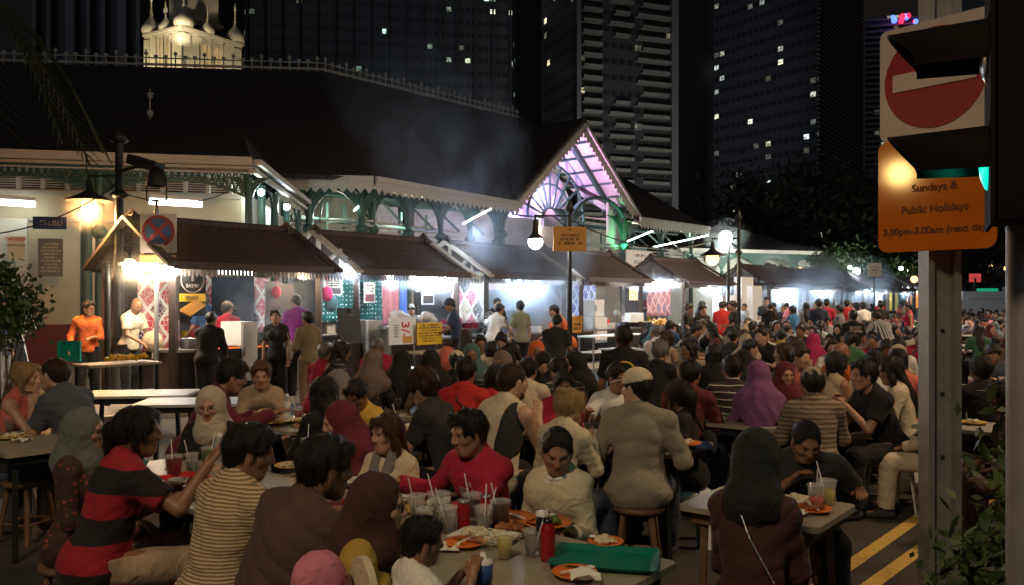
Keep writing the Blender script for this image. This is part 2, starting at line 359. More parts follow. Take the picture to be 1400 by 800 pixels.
def hair_prims(J, p):
    H, c = J['H'], J['head']; at = lambda *q: c + H @ V(*q); st = p['hair']
    g = {'crop': .004, 'thin': .003, 'short': .012, 'curly': .026}.get(st, .012)
    O = [ell(at(0, -.018, .032), V(.078 + g, .095 + g, .086 + g), H, .02), cone(at(0, -.05, .0), at(0, -.055, -.05), .066 + g * .5, .045, .03)]
    S = [ell(at(0, .112, -.020), V(.078, .094, .103), H, .012)]
    if st in ('short', 'crop', 'curly', 'thin'):
        S.append(ell(at(0, .098, .052), V(.052, .032, .030), H, .012))
        for s in (1, -1):
            O.append(cone(at(s * .066, .018, .02), at(s * .068, .015, -.018), .012 + g * .3, .007, .015))
            S.append(ell(at(s * .088, .008, -.030), V(.026, .030, .036), H, .008))
        if st == 'short': O += [cone(at(-.045, .060, .092), at(.05, .064, .088), .022, .020, .02), cone(at(.0, .03, .105), at(.03, -.03, .108), .02, .02, .03)]
        if st == 'curly':
            rr = np.random.RandomState(5)
            for i in range(26):
                a = rr.uniform(-2.6, 2.6); b = rr.uniform(.35, 1.4)
                O.append(ell(at(math.sin(a) * math.cos(b) * .098, -.02 - math.cos(a) * math.cos(b) * .105, .035 + math.sin(b) * .105), V(.026, .026, .024), None, .012))
    else:
        O.append(cone(at(-.03, .062, .084), at(.05, .055, .078), .022, .022, .03))
        for s in (1, -1): O.append(cone(at(s * .068, .035, .035), at(s * .082, .0, -.055), .020, .017, .03))
    R = J['R']
    if st == 'long':
        bk = J['neck'] + R @ V(0, -.10, -.10)
        O += [cone(at(0, -.06, -.02), bk, .085, .075, .04, flat=(R @ V(0, 1, 0), .55)), cone(bk, bk + R @ V(0, -.02, -.14), .075, .045, .03, flat=(R @ V(0, 1, 0), .5))]
        for s in (1, -1): O.append(cone(at(s * .078, .0, -.05), J['neck'] + R @ V(s * .095, .03, -.08), .028, .024, .03))
    if st == 'bob':
        for s in (1, -1): O.append(cone(at(s * .075, -.01, -.02), at(s * .070, -.02, -.12), .032, .022, .03))
        O.append(cone(at(0, -.07, -.0), at(0, -.065, -.12), .065, .045, .03))
    if st == 'bun':
        O += [ell(at(0, -.085, .085), V(.044, .040, .040), H, .02), ell(at(.015, -.10, .11), V(.024, .022, .018), H, .02)]
    if st == 'pony':
        O += [ell(at(0, -.12, .01), V(.03, .03, .03), H, .02), cone(at(0, -.13, .0), at(.01, -.135, -.16), .034, .014, .03)]
    return O, S
def hijab_prims(J, p):
    H, c = J['H'], J['head']; at = lambda *q: c + H @ V(*q); R = J['R']
    n = J['neck']; nat = lambda *q: n + R @ V(*q)
    O = [ell(at(0, -.028, .030), V(.092, .105, .099), H, .03), ell(at(0, .0, -.035), V(.080, .076, .097), H, .04),
         cone(at(0, -.045, -.03), nat(0, -.055, -.02), .088, .095, .06), cone(at(0, .02, -.10), nat(0, .045, -.02), .066, .085, .05),
         ell(nat(0, -.065, -.10), V(.165, .095, .16), R, .08), ell(nat(0, .070, -.09), V(.150, .085, .15), R, .08)]
    if p.get('hshort'): O[4] = ell(nat(0, -.05, -.03), V(.12, .085, .10), R, .06); O[5] = ell(nat(0, .06, -.03), V(.11, .075, .10), R, .06)
    if p.get('hlong'): O.append(ell(nat(0, -.08, -.20), V(.14, .08, .20), R, .08))
    for s in (() if p.get('hshort') else (1, -1)): O.append(cone(nat(s * .03, 0, 0), J['sh' + ('r' if s > 0 else 'l')] + R @ V(0, 0, -.01), .085, .082, .07))
    S = [ell(at(0, .120, -.012), V(.060, .084, .088), H, .012)]
    return O, S
def folds(seed, amp, fr=1.):
    r = np.random.RandomState(seed); W = r.normal(size=(5, 3)) * np.array([9, 9, 14]) * fr; ph = r.uniform(0, 6, 5)
    def f(p):
        q = p + .02 * np.sin(p[:, [1, 2, 0]] * 17 + ph[0])
        s = sum((1 - 2 * np.abs(np.sin((q @ W[i]) * (.8 + .45 * i) + ph[i]))) / (1 + .45 * i) for i in range(5))
        return amp * s * .75
    return f
def wisps(v, f, hc, Hd, st, seed, n, h):
    """loose strands lying over the hair"""
    r = np.random.RandomState(seed); fn = np.cross(v[f[:, 2]] - v[f[:, 0]], v[f[:, 3]] - v[f[:, 1]]); vn = np.zeros_like(v)
    for k in range(4): np.add.at(vn, f[:, k], fn)
    vn /= np.linalg.norm(vn, axis=1)[:, None] + 1e-9
    i = r.randint(0, len(v), n); p, nn = v[i], vn[i]; cr = hc + Hd @ V(.015, -.045, .125)
    g = np.array([0, 0, -1.]); lng = st in ('long', 'bob', 'pony')
    d = (p - cr) / (np.linalg.norm(p - cr, axis=1)[:, None] + 1e-9) * (.8 if not lng else .5) + g * (.35 if not lng else .9) + r.normal(size=(n, 3)) * (.18 if st not in ('curly', 'bun') else .7)
    d -= nn * (d * nn).sum(1)[:, None]; d /= np.linalg.norm(d, axis=1)[:, None] + 1e-9
    Ln = (r.uniform(.018, .045, n) * (1.8 if lng else .45 if st == 'crop' else 1))[:, None]; lift = (r.uniform(.0, 1, n) ** 2 * (.009 if st != 'crop' else .003))[:, None]; w = np.cross(d, nn) * max(.0007, h * .11)
    P0 = p - nn * .001; P1 = p + d * Ln * .5 + nn * (.0025 + lift * .6); P2 = p + d * Ln + nn * (lift - .001) + g * Ln * .1
    V4 = np.stack([P0 - w, P0 + w, P1 + w, P1 - w, P2 + w * .3, P2 - w * .3], 1).reshape(-1, 3); b = np.arange(n)[:, None] * 6
    return V4, np.concatenate([b + np.array([[0, 1, 2, 3]]), b + np.array([[3, 2, 4, 5]])]), 0
PCACHE = {}
def person_meshes(p, h):
    """all meshes of one figure: [(part name, mesh)]; the first is the body"""
    key = (repr(sorted((k, v) for k, v in p.items() if k not in ('col',))), h)
    if key in PCACHE: return PCACHE[key]
    fine = h < .0085; fem = p.get('female', 0); w = p.get('w', .93) * .93; seed = p.get('seed', 3)
    J = skeleton(p); R = J['R']; top0 = p.get('top')
    tp = torso_prims(J, p); arms = {n: arm_prims(J, n, w, fem) for n in 'rl'}; legs = {n: leg_prims(J, n, w) for n in 'rl'}
    hp, hs = head_prims(J, p, fine)
    neck = [cone(J['neck'] + R @ V(0, -.01, -.03), J['head'] + J['H'] @ V(0, -.02, -.05), .054 if not fem else .045, .049 if not fem else .042, .03)]
    body = [(('e', P[1], P[2] - .014, *P[3:]) if P[0] == 'e' else P) for P in tp] if top0 != 'none' else list(tp)
    body = body + neck + hp
    for n, s in (('r', 1), ('l', -1)):
        body += arms[n] + hand_prims(J, n, s, fine, p.get('curl', .7)) + legs[n]
        body.append(cone(J['an' + n] + V(0, -.03, -.05), J['toe' + n], .036, .030, .03))
    v, f = surface(body, h, sub=hs)
    mi = np.zeros(len(f), int); Hd, hc = J['H'], J['head']
    cen = (v[f].mean(1) - hc) @ Hd
    if h < .013:
        lip = ((cen[:, 0] / .026) ** 2 + ((cen[:, 2] + .0625) / .0125) ** 2 < 1) & (cen[:, 1] > .07)
        mi[lip] = 1
    parts = [(v, f, mi)]
    if h < .016:
        for s in (1, -1):
            e = ell(hc + Hd @ V(s * .031, .0722, .003), V(.0135, .0130, .0082), Hd, .001)
            ev, ef = surface([e], .0035); q = (ev[ef].mean(1) - hc) @ Hd
            parts.append((ev, ef, np.where((np.hypot(q[:, 0] - s * .031, q[:, 2] - .003) < .0062) & (q[:, 1] > .07), 3, 2)))
            if 1:
                b = [cone(hc + Hd @ V(s * .016, .0865, .021), hc + Hd @ V(s * .034, .083, .0255), .0034, .0036, .004), cone(hc + Hd @ V(s * .034, .083, .0255), hc + Hd @ V(s * .050, .068, .020), .0036, .0024, .004),
                     cone(hc + Hd @ V(s * .019, .083, .0095), hc + Hd @ V(s * .044, .0775, .0095), .0030, .0030, .002)]
                bv, bf = surface(b, .0028); parts.append((bv, bf, 3))
    out = [('person', np_mesh('person', parts, [M['skin'], M['lip'], M['eye'], M['dark_eye']]), None)]
    # top
    top = p.get('top', 'tee'); fa = p.get('fold', .0035)
    fine_fold = folds(seed, fa)
    if top != 'none':
        sp = [(P[:5] + (P[5],) + P[6:]) for P in tp]
        for n in 'rl':
            A = arms[n]; S_, E_, W_ = J['sh' + n], J['el' + n], J['wr' + n]; r0, r1 = A[0][3], A[0][4]
            if top == 'tee':
                c2 = S_ + (E_ - S_) * .66; sp.append(cone(S_, c2, r0 + .003, r1 + .015, .045, cut=0.))
            elif top == 'long':
                sp.append(cone(S_, E_, r0 + .001, r1 + .003, .045)); c2 = E_ + (W_ - E_) * p.get('cuff', .93); sp.append(cone(E_, c2, r1 + .006, A[1][4] + .008, .03, cut=0.))
            elif top == 'tank': pass
        cuts = []
        if p.get('stand'):
            cuts.append((J['hip'] + V(0, 0, -.075), V(0, 0, -1)))
        else: cuts.append((J['hip'] + V(0, 0, -.095), V(0, 0, -1)))
        if p.get('stand') and top in ('tee', 'long'): sp.append(ell(J['hip'] + V(0, -.005, -.03), V(.178 * w, .13 * w, .12), J['R1'], .06))
        if not p.get('stand'): sp.append(ell(J['hip'] + V(0, -.03, -.01), V(.190 * w, .125, .11), J['R1'], .06))
        ns = [ell(J['neck'] + R @ V(0, .030, .060), V(.066, .076, .056), R, .010)]
        if top == 'tank': ns += [ell(J['sh' + n] + R @ V((1 if n == 'r' else -1) * .045, 0, -.02), V(.065, .10, .11), R, .012) for n in 'rl']
        v, f = surface(sp, h, sub=ns, cuts=cuts, fold=fine_fold, infl=.013)
        out.append(('shirt', np_mesh('shirt', [(v, f, 0)], [M['cloth']]), None))
        if p.get('collar'):
            cc = J['neck'] + R @ V(0, .0, .03); O = []
            for i in range(14):
                a0 = math.pi * 2 * i / 14; a1 = math.pi * 2 * (i + 1) / 14
                if i in (3,): continue
                q0 = cc + R @ V(math.cos(a0) * .066, math.sin(a0) * .068 + .008, -.004 - .02 * math.sin(a0)); q1 = cc + R @ V(math.cos(a1) * .066, math.sin(a1) * .068 + .008, -.004 - .02 * math.sin(a1))
                O += [cone(q0, q1, .011, .011, .008), cone(q0 + R @ V(math.cos(a0) * .012, math.sin(a0) * .012, -.022), q1 + R @ V(math.cos(a1) * .012, math.sin(a1) * .012, -.022), .007, .007, .012)]
            v, f = surface(O, min(h, .007)); out.append(('collar', np_mesh('collar', [(v, f, 0)], [M['cloth']]), None))
    # trousers or skirt
    bp = [ell(J['hip'] + V(0, -.015, .0), V(.172, .122, .12) * V(w, w, 1), J['R1'], .06)] + ([] if p.get('stand') else [ell(tp[1][1], tp[1][2] - .012, tp[1][3], .06)])
    for n in 'rl':
        L = legs[n]; K_, A_ = J['kn' + n], J['an' + n]
        if p.get('shorts'): bp.append(cone(J['hj' + n], K_ + (J['hj' + n] - K_) * .12, .098, .085, .05, cut=0.))
        else: bp += [cone(J['hj' + n], K_, L[0][3] + .006, L[0][4] + .012, .05), cone(K_, A_ + V(0, 0, .02), L[1][3] + .014, .058, .03, cut=0.)]
    if p.get('skirt'):
        m = (J['knr'] + J['knl']) / 2; an = (J['anr'] + J['anl']) / 2
        bp += [cone(J['hip'] + V(0, .05, 0), m, .16, .16, .08, flat=(V(0, 0, 1), .6)) if not p.get('stand') else cone(J['hip'], m, .16, .18, .06), cone(m, an + V(0, 0, .05), .17, .19, .05, cut=0.)]
    v, f = surface(bp, h * 1.3, cuts=[(J['hip'] + V(0, 0, .02 if p.get('stand') else .05), V(0, 0, 1))], fold=folds(seed + 7, fa), infl=.011)
    out.append(('skirt' if p.get('skirt') else 'trousers', np_mesh('trousers', [(v, f, 0)], [M['cloth']]), None))
    if h < .02:
        for n in 'rl':
            a, t = J['an' + n], J['toe' + n]
            v, f = surface([cone(a + V(0, -.035, -.045), t + V(0, 0, -.005), .042, .036, .03, flat=(V(0, 0, 1), .85)), cone(a + V(0, -.01, -.02), a + V(0, .05, -.035), .040, .032, .03)], min(h * 1.3, .015), cuts=[(V(0, 0, .004), V(0, 0, -1))])
            out.append(('shoe', np_mesh('shoe', [(v, f, 0)], [M['cloth']]), None))
    hr = p.get('hair', 'short')
    if hr in HAIR_S:
        O, S = hair_prims(J, p)
        r = np.random.RandomState(seed + 1)
        amp = {'curly': .005, 'thin': .001, 'crop': .0015}.get(hr, .0042)
        def ff(q, c=hc.copy(), Hm=Hd.copy()):
            l = (q - c) @ Hm
            return amp * (np.sin(l[:, 0] * 210 + 6 * np.sin(l[:, 1] * 22)) * .5 + np.sin(l[:, 0] * 95 + l[:, 2] * 30 + 4 * np.sin(l[:, 1] * 15)) + .7 * np.sin(l[:, 1] * 130 + l[:, 0] * 60))
        v, f = surface(O, min(h, .008) if h < .012 else h, sub=S, fold=ff)
        pr = [(v, f, 0)]
        if h < .0125 and hr != 'thin': pr.append(wisps(v, f, hc, Hd, hr, seed, 2600 if h < .009 else 1100, h))
        out.append(('hair', np_mesh('hair', pr, [M['hair']]), None))
    elif hr == 'hijab':
        O, S = hijab_prims(J, p)
        nk_, Rk, f0 = J['neck'].copy(), R.copy(), folds(seed + 3, .0022, 1.7)
        def hf(q):
            l = (q - nk_) @ Rk; m = (q - hc) @ Hd; th = np.arctan2(l[:, 0], l[:, 1]); lo_ = np.clip((.06 - l[:, 2]) / .12, 0, 1)
            return f0(q) + lo_ * .0075 * (np.abs(np.sin(th * 5.5 + 2.2 * np.sin(l[:, 2] * 11 + seed) + seed)) - .6) + (1 - lo_) * .0028 * (np.abs(np.sin(m[:, 1] * 34 + m[:, 2] * 22 + np.sin(m[:, 0] * 20) + seed)) - .6)
        v, f = surface(O, h, sub=S, fold=hf); out.append(('hijab', np_mesh('hijab', [(v, f, 0)], [M['cloth']]), None))
    if p.get('cap'):
        at = lambda *q: hc + Hd @ V(*q)
        v, f = surface([ell(at(0, -.012, .048), V(.091, .108, .092), Hd, .02)], .009 if h < .012 else h, cuts=[(at(0, 0, .035), Hd @ V(0, -.15, -1))])
        pr = [(v, f, 0)]
        v, f = surface([ell(at(0, .115, .050), V(.072, .078, .009), Hd @ rot(0, 12), .01)], .006) if p['cap'] != 'brimless' else (np.zeros((0, 3)), np.zeros((0, 4), int))
        if len(f): pr.append((v, f, 0))
        out.append(('cap', np_mesh('cap', pr, [M['cloth']]), None))
    if p.get('glasses'):
        at = lambda *q: hc + Hd @ V(*q); O = []
        for s in (1, -1):
            for i in range(12):
                a0, a1 = math.tau * i / 12, math.tau * (i + 1) / 12
                O.append(cone(at(s * .033 + .024 * math.cos(a0), .096, .002 + .017 * math.sin(a0)), at(s * .033 + .024 * math.cos(a1), .096, .002 + .017 * math.sin(a1)), .0017, .0017, .001))
            O.append(cone(at(s * .057, .094, .008), at(s * .080, .0, .006), .0018, .0018, .001))
        O.append(cone(at(-.009, .098, .006), at(.009, .098, .006), .0018, .0018, .001))
        v, f = surface(O, .0022); out.append(('glasses', np_mesh('glasses', [(v, f, 0)], [M['black_plastic']]), None))
    for nm, me, _ in out: me['J'] = 0
    PCACHE[key] = (out, J)
    return PCACHE[key]
def set_mat(o, i, m):
    o.material_slots[i].link = 'OBJECT'; o.material_slots[i].material = m
SEATS = []
def person(px, ty, Y, face, pose='table', label='', group=None, h=None, skin='skin_a', hair='short', hcol='hair_black', top='tee', tcol='c_black', bcol='c_denim', scol='c_black', ccol='c_cream', seat=True, cat='person', X=None, glow=None, **kw):
    """one figure: head top at photo pixel (px, ty), Y metres away, facing FACE degrees (0 away from the camera, 90 to the right)"""
    P = dict(POSES[pose]); P.update(kw); P['top'] = top; P['hair'] = hair
    if h is None: h = .0065 if Y < 4.6 else .0085 if Y < 6 else .012 if Y < 8.6 else .016 if Y < 12 else .021 if Y < 17 else .028
    parts, J = person_meshes(P, h)
    ztop0 = J['head'][2] + .113 + (.012 if hair in HAIR_S and hair not in ('crop', 'thin') else .02 if hair == 'hijab' else 0) + (.02 if kw.get('cap') else 0)
    lift = kw.get('lift', 0); z = CZ - (ty - HY) * Y / F; s = (z - lift) / ztop0
    th = math.radians(face)
    # the pixel is the head's: set the base so that the head lands there
    hx, hy = J['head'][0] * s, J['head'][1] * s
    x = (px - 700) * Y / F if X is None else X
    ox = x - (math.cos(th) * hx + math.sin(th) * hy); oy = Y - (-math.sin(th) * hx + math.cos(th) * hy)
    root = None
    for i, (nm, me, _) in enumerate(parts):
        o = bpy.data.objects.new(nm, me); COL.objects.link(o)
        if i == 0:
            root = o; o.location = (ox, oy, lift); o.rotation_euler = (0, 0, -th); o.scale = (s, s, s)
            set_mat(o, 0, M[skin]); set_mat(o, 1, M[skin + '_lip'])
        else: o.parent = root
        if nm == 'shirt' or nm == 'collar': set_mat(o, 0, M[tcol] if nm == 'shirt' else M[kw.get('colcol', tcol)])
        elif nm in ('trousers', 'skirt'): set_mat(o, 0, M[bcol])
        elif nm == 'shoe': set_mat(o, 0, M['c_shoe'])
        elif nm == 'hair': set_mat(o, 0, M[hcol])
        elif nm == 'hijab': set_mat(o, 0, M[scol])
        elif nm == 'cap': set_mat(o, 0, M[ccol])
    root['label'] = label; root['category'] = cat
    if group: root['group'] = group
    if seat and not P.get('stand'): SEATS.append((ox, oy, .45 * s, th, Y, label))
    root['_s'] = s
    return root, J, (ox, oy, s, th)
def on_person(info, q):
    """a point of the figure's own frame in world space"""
    ox, oy, s, th = info
    return V(ox + s * (math.cos(th) * q[0] + math.sin(th) * q[1]), oy + s * (-math.sin(th) * q[0] + math.cos(th) * q[1]), s * q[2])
# ------------------------------------------------------------------ frames: the street runs 39 degrees to the right of the view
PHI = math.radians(39); U = V(math.sin(PHI), math.cos(PHI), 0); NN = V(-math.cos(PHI), math.sin(PHI), 0); UP = V(0, 0, 1)
def SP(s, D, z=0.): return U * s + NN * D + UP * z
def onD(px, py, D):
    """photo pixel on the upright plane D metres left of the camera, along the street -> (s, z)"""
    Y = F * D / (math.cos(PHI) * (1623.2 - px)); return (Y - math.sin(PHI) * D) / math.cos(PHI), CZ - (py - HY) * Y / F
def at(px, py, Y): return V((px - 700) * Y / F, Y, CZ - (py - HY) * Y / F)
def atz(px, py, z=0.):
    Y = (CZ - z) * F / (py - HY); return V((px - 700) * Y / F, Y, z)
class B:
    """collects shapes for ONE mesh"""
    def __init__(s): s.v, s.f, s.m, s.sm = [], [], [], []
    def add(s, vs, fs, m=0, smooth=False):
        o = len(s.v); s.v += [tuple(float(c) for c in x) for x in vs]; s.f += [tuple(i + o for i in f) for f in fs]; s.m += [m] * len(fs); s.sm += [smooth] * len(fs); return s
    def box(s, c, size, X=(1, 0, 0), Y=(0, 1, 0), Z=(0, 0, 1), m=0):
        c = np.array(c, float); X, Y, Z = [np.array(a, float) * d / 2 for a, d in zip((X, Y, Z), size)]
        vs = [c + i * X + j * Y + k * Z for k in (-1, 1) for j in (-1, 1) for i in (-1, 1)]
        return s.add(vs, [(0, 2, 3, 1), (4, 5, 7, 6), (0, 1, 5, 4), (2, 6, 7, 3), (0, 4, 6, 2), (1, 3, 7, 5)], m)
    def bar(s, a, b, w, h=None, m=0, up=UP):
        a, b = np.array(a, float), np.array(b, float); d = b - a; L = np.linalg.norm(d); d = d / L
        x = np.cross(d, up); x = unit(x) if np.linalg.norm(x) > 1e-4 else V(1, 0, 0)
        return s.box((a + b) / 2, (L, w, h or w), d, x, np.cross(x, d) * -1, m)
    def tube(s, a, b, r0, r1=None, n=10, m=0, caps=True):
        r1 = r0 if r1 is None else r1; a, b = np.array(a, float), np.array(b, float); d = unit(b - a)
        x = unit(np.cross(d, V(0, 0, 1) if abs(d[2]) < .9 else V(1, 0, 0))); y = np.cross(d, x)
        vs = [p + (x * math.cos(t) + y * math.sin(t)) * r for p, r in ((a, r0), (b, r1)) for t in np.arange(n) * math.tau / n]
        s.add(vs, [(i, (i + 1) % n, n + (i + 1) % n, n + i) for i in range(n)], m, True)
        if caps: s.add(vs[:n], [tuple(range(n))[::-1]], m); s.add(vs[n:], [tuple(range(n))], m)
        return s
    def path(s, pts, r, n=8, m=0):
        for a, b in zip(pts[:-1], pts[1:]): s.tube(a, b, r, r, n, m)
        return s
    def lathe(s, base, prof, n=16, m=0, axis=UP):
        base = np.array(base, float); axis = unit(np.array(axis, float)); x = unit(np.cross(axis, V(0, 1, .01) if abs(axis[2]) > .5 else V(0, 0, 1))); y = np.cross(axis, x)
        vs = [base + axis * h + (x * math.cos(t) + y * math.sin(t)) * r for r, h in prof for t in np.arange(n) * math.tau / n]
        fs = [(k * n + i, k * n + (i + 1) % n, (k + 1) * n + (i + 1) % n, (k + 1) * n + i) for k in range(len(prof) - 1) for i in range(n)]
        return s.add(vs, fs, m, True)
    def sheet(s, pts, t, nrm=None, m=0):
        """polygon with thickness t against its normal"""
        P = [np.array(p, float) for p in pts]
        if nrm is None: nrm = unit(np.cross(P[1] - P[0], P[2] - P[0]))
        nrm = np.array(nrm, float); k = len(P)
        vs = P + [p - nrm * t for p in P]
        return s.add(vs, [tuple(range(k)), tuple(range(k, 2 * k))[::-1]] + [(i, k + i, k + (i + 1) % k, (i + 1) % k) for i in range(k)], m)
    def ball(s, c, r, n=12, m=0, sc=(1, 1, 1)):
        c = np.array(c, float); K = n // 2
        prof = [(math.sin(math.pi * k / K) * r * .999 + 1e-4, -math.cos(math.pi * k / K) * r) for k in range(K + 1)]
        o = len(s.v); s.lathe(c, prof, n, m)
        if sc != (1, 1, 1): s.v[o:] = [tuple(c[i] + (v[i] - c[i]) * sc[i] for i in range(3)) for v in s.v[o:]]
        return s
    def build(s, name, mats, parent=None, origin=None, **tags):
        me = bpy.data.meshes.new(name); og = V(0, 0, 0) if origin is None else np.array(origin, float)
        me.from_pydata([tuple(np.array(v) - og) for v in s.v] if origin is not None else s.v, [], s.f)
        for x in (mats if isinstance(mats, (list, tuple)) else [mats]): me.materials.append(M[x])
        me.polygons.foreach_set('material_index', s.m); me.polygons.foreach_set('use_smooth', s.sm)
        bm = bmesh.new(); bm.from_mesh(me); bmesh.ops.recalc_face_normals(bm, faces=bm.faces); bm.to_mesh(me); bm.free()
        o = bpy.data.objects.new(name, me); COL.objects.link(o)
        if origin is not None: o.location = tuple(og)
        if parent is not None:
            o.parent = parent; o.matrix_parent_inverse = Matrix.Translation(parent.location).inverted() if True else None
        for k, v in tags.items(): o[k] = v
        return o
def thing(name, loc, label, category, group=None):
    o = bpy.data.objects.new(name, None); COL.objects.link(o); o.location = tuple(float(c) for c in loc); o['label'] = label; o['category'] = category
    if group: o['group'] = group
    return o
def dup(root, loc, rz=0., label=None, sc=None):
    r = root.copy(); COL.objects.link(r); r.location = tuple(float(c) for c in loc); r.rotation_euler = (0, 0, rz)
    if sc: r.scale = (sc, sc, sc)
    if label: r['label'] = label
    for ch in root.children:
        c = ch.copy(); COL.objects.link(c); c.parent = r; c.matrix_parent_inverse = ch.matrix_parent_inverse.copy()
        for g in ch.children:
            d = g.copy(); COL.objects.link(d); d.parent = c
    return r
def text(body, size, X, Yd, loc, m, parent=None, depth=.002, name='lettering', align='CENTER', bold=.0):
    c = bpy.data.curves.new(name, 'FONT'); c.body = body; c.size = size; c.extrude = depth; c.align_x = align; c.align_y = 'CENTER'; c.offset = bold
    t = bpy.data.objects.new('tmp', c); COL.objects.link(t); dg = bpy.context.evaluated_depsgraph_get()
    me = bpy.data.meshes.new_from_object(t.evaluated_get(dg)); bpy.data.objects.remove(t); bpy.data.curves.remove(c)
    X, Yd = unit(np.array(X, float)), unit(np.array(Yd, float)); Z = np.cross(X, Yd)
    co = np.empty(len(me.vertices) * 3); me.vertices.foreach_get('co', co); co = co.reshape(-1, 3)
    co = co[:, :1] * X + co[:, 1:2] * Yd + co[:, 2:] * Z + np.array(loc, float)
    me.vertices.foreach_set('co', co.ravel()); me.materials.clear(); me.materials.append(M[m]); me.name = name
    o = bpy.data.objects.new(name, me); COL.objects.link(o)
    if parent is not None: o.parent = parent; o.matrix_parent_inverse = Matrix.Translation(parent.location).inverted()
    return o
def scribble(c, w, h, X, Yd, lines, m, parent, seed=1, fill=.55):
    """rows of small lettering too small to read"""
    r = random.Random(seed); b = B(); X, Yd = unit(np.array(X, float)), unit(np.array(Yd, float)); Z = np.cross(X, Yd); c = np.array(c, float)
    lh = h / lines
    for i in range(lines):
        lw = w * r.uniform(.6, 1.); x = -lw / 2; y = h / 2 - (i + .5) * lh; ch = lh * fill
        while x < lw / 2:
            cw = ch * r.uniform(.35, .6)
            if r.random() > .14:
                b.box(c + X * (x + cw * .15) + Yd * y, (cw * .28, ch, .003), X, Yd, Z)
                if r.random() < .8: b.box(c + X * (x + cw * .45) + Yd * (y + r.choice((-.4, 0, .4)) * ch), (cw * .5, ch * .2, .003), X, Yd, Z)
                if r.random() < .5: b.box(c + X * (x + cw * .75) + Yd * y, (cw * .24, ch * r.uniform(.5, 1), .003), X, Yd, Z)
            x += cw * 1.15
    return b.build('lettering', m, parent)
# ------------------------------------------------------------------ materials of the place
mat('asphalt', (.052, .048, .045), .82, bump=.5, bscale=160, var=.30, vscale=1.3)
mat('paving', (.19, .17, .15), .8, bump=.2, bscale=40, var=.2, vscale=2)
mat('road_paint', (.62, .42, .10), .7, bump=.3, bscale=120, var=.22, vscale=14)
mat('cream_wall', (.56, .47, .33), .8, bump=.15, bscale=30, var=.10, vscale=1.2)
mat('white_wall', (.60, .60, .53), .8, bump=.15, bscale=30, var=.10, vscale=1.2)
mat('inner_paint', (.40, .38, .31), .8, var=.4, vscale=1.1); mat('maroon_wall', (.20, .05, .045), .75, bump=.15, bscale=30, var=.15, vscale=2)
mat('pale_trim', (.52, .49, .42), .6, var=.1, vscale=3); mat('iron_green', (.035, .095, .075), .45, var=.15, vscale=5); mat('iron_dark', (.02, .022, .022), .45, metal=.3)
mat('cream_paint', (.60, .50, .34), .7); mat('wood_dark', (.05, .03, .022), .6, bump=.3, bscale=50, var=.2, vscale=4); mat('wood_pale', (.32, .24, .17), .55, bump=.1, var=.15, vscale=8)
mat('steel', (.45, .46, .48), .35, metal=.9, bump=.05, var=.1, vscale=6); mat('galvanised', (.30, .31, .31), .5, metal=.35, bump=.1, bscale=20, var=.22, vscale=5)
mat('white_plastic', (.72, .72, .70), .4); mat('grey_plastic', (.20, .20, .20), .5); mat('blue_plastic', (.03, .08, .30), .4); mat('paper', (.72, .66, .52), .8); mat('white_board', (.80, .82, .82), .5); mat('white_panel', (.78, .80, .82), .6)
mat('sign_red', (.22, .008, .016), .45); mat('sign_white', (.42, .36, .33), .4, var=.08, vscale=8); mat('sign_blue', (.02, .05, .16), .4); mat('sign_orange', (.50, .13, .008), .09, var=.12, vscale=5); mat('ink', (.02, .02, .02), .6); mat('ink_red', (.6, .03, .03), .6); mat('ink_faint', (.10, .025, .008), .6); mat('sign_amber', (.62, .30, .06), .5); mat('yellow_card', (.72, .45, .02), .5)
mat('glass', (.9, .9, .9), .05, trans=1.); mat('signal_black', (.006, .004, .004), .8, spec=.15); mat('black_paint', (.012, .010, .010), .55, bump=.1, bscale=40, var=.15); mat('black_cloth', (.004, .004, .005), .95, bump=.2, spec=.05)
mat('bulb_white', (1, 1, 1), .4, emit=(.90, .96, 1), es=60); mat('bulb_warm', (1, .8, .5), .4, emit=(1, .58, .22), es=3.2); mat('tube_white', (1, 1, 1), .4, emit=(.88, 1, .95), es=8); mat('bulb_far', (1, 1, 1), .4, emit=(.92, .97, 1), es=30)
mat('green_lens', (.0, .5, .35), .3, emit=(.0, .75, .55), es=1.3)
mat('win_warm', (.12, .08, .04), .2, emit=(1, .66, .28), es=.35, var=.5, vscale=2); mat('tin', (.3, .3, .31), .4, metal=.6, var=.15)
def tiles(name, c1, c2, sc):
    m = mat(name, c1, .8, bump=0); t = m.node_tree; b = t.nodes['Principled BSDF']; tc = [n for n in t.nodes if n.type == 'TEX_COORD'][0]
    w = t.nodes.new('ShaderNodeTexBrick'); w.inputs['Scale'].default_value = sc; w.inputs['Color1'].default_value = (*c1, 1); w.inputs['Color2'].default_value = (*c2, 1); w.inputs['Mortar'].default_value = (c1[0] * .3, c1[1] * .3, c1[2] * .3, 1)
    w.inputs['Mortar Size'].default_value = .03; t.links.new(tc.outputs['UV'], w.inputs['Vector']); t.links.new(w.outputs[0], b.inputs['Base Color'])
    bm = t.nodes.new('ShaderNodeBump'); bm.inputs['Distance'].default_value = .03; t.links.new(w.outputs['Fac'], bm.inputs['Height']); bm.invert = True; t.links.new(bm.outputs[0], b.inputs['Normal']); return m
tiles('roof_tiles', (.040, .028, .026), (.058, .040, .037), 1.); tiles('stall_tiles', (.052, .031, .024), (.085, .050, .038), 1.)
def roof_uv(o, k=1.6):
    """tile courses follow each slope"""
    me = o.data; uv = me.uv_layers.new(name='UVMap')
    for p in me.polygons:
        n = np.array(p.normal); a = unit(np.cross(n, UP)) if abs(n[2]) < .99 else V(1, 0, 0); b = np.cross(a, n)
        for li in p.loop_indices:
            v = np.array(me.vertices[me.loops[li].vertex_index].co); uv.data[li].uv = (float(v @ a) * k, float(v @ b) * k)
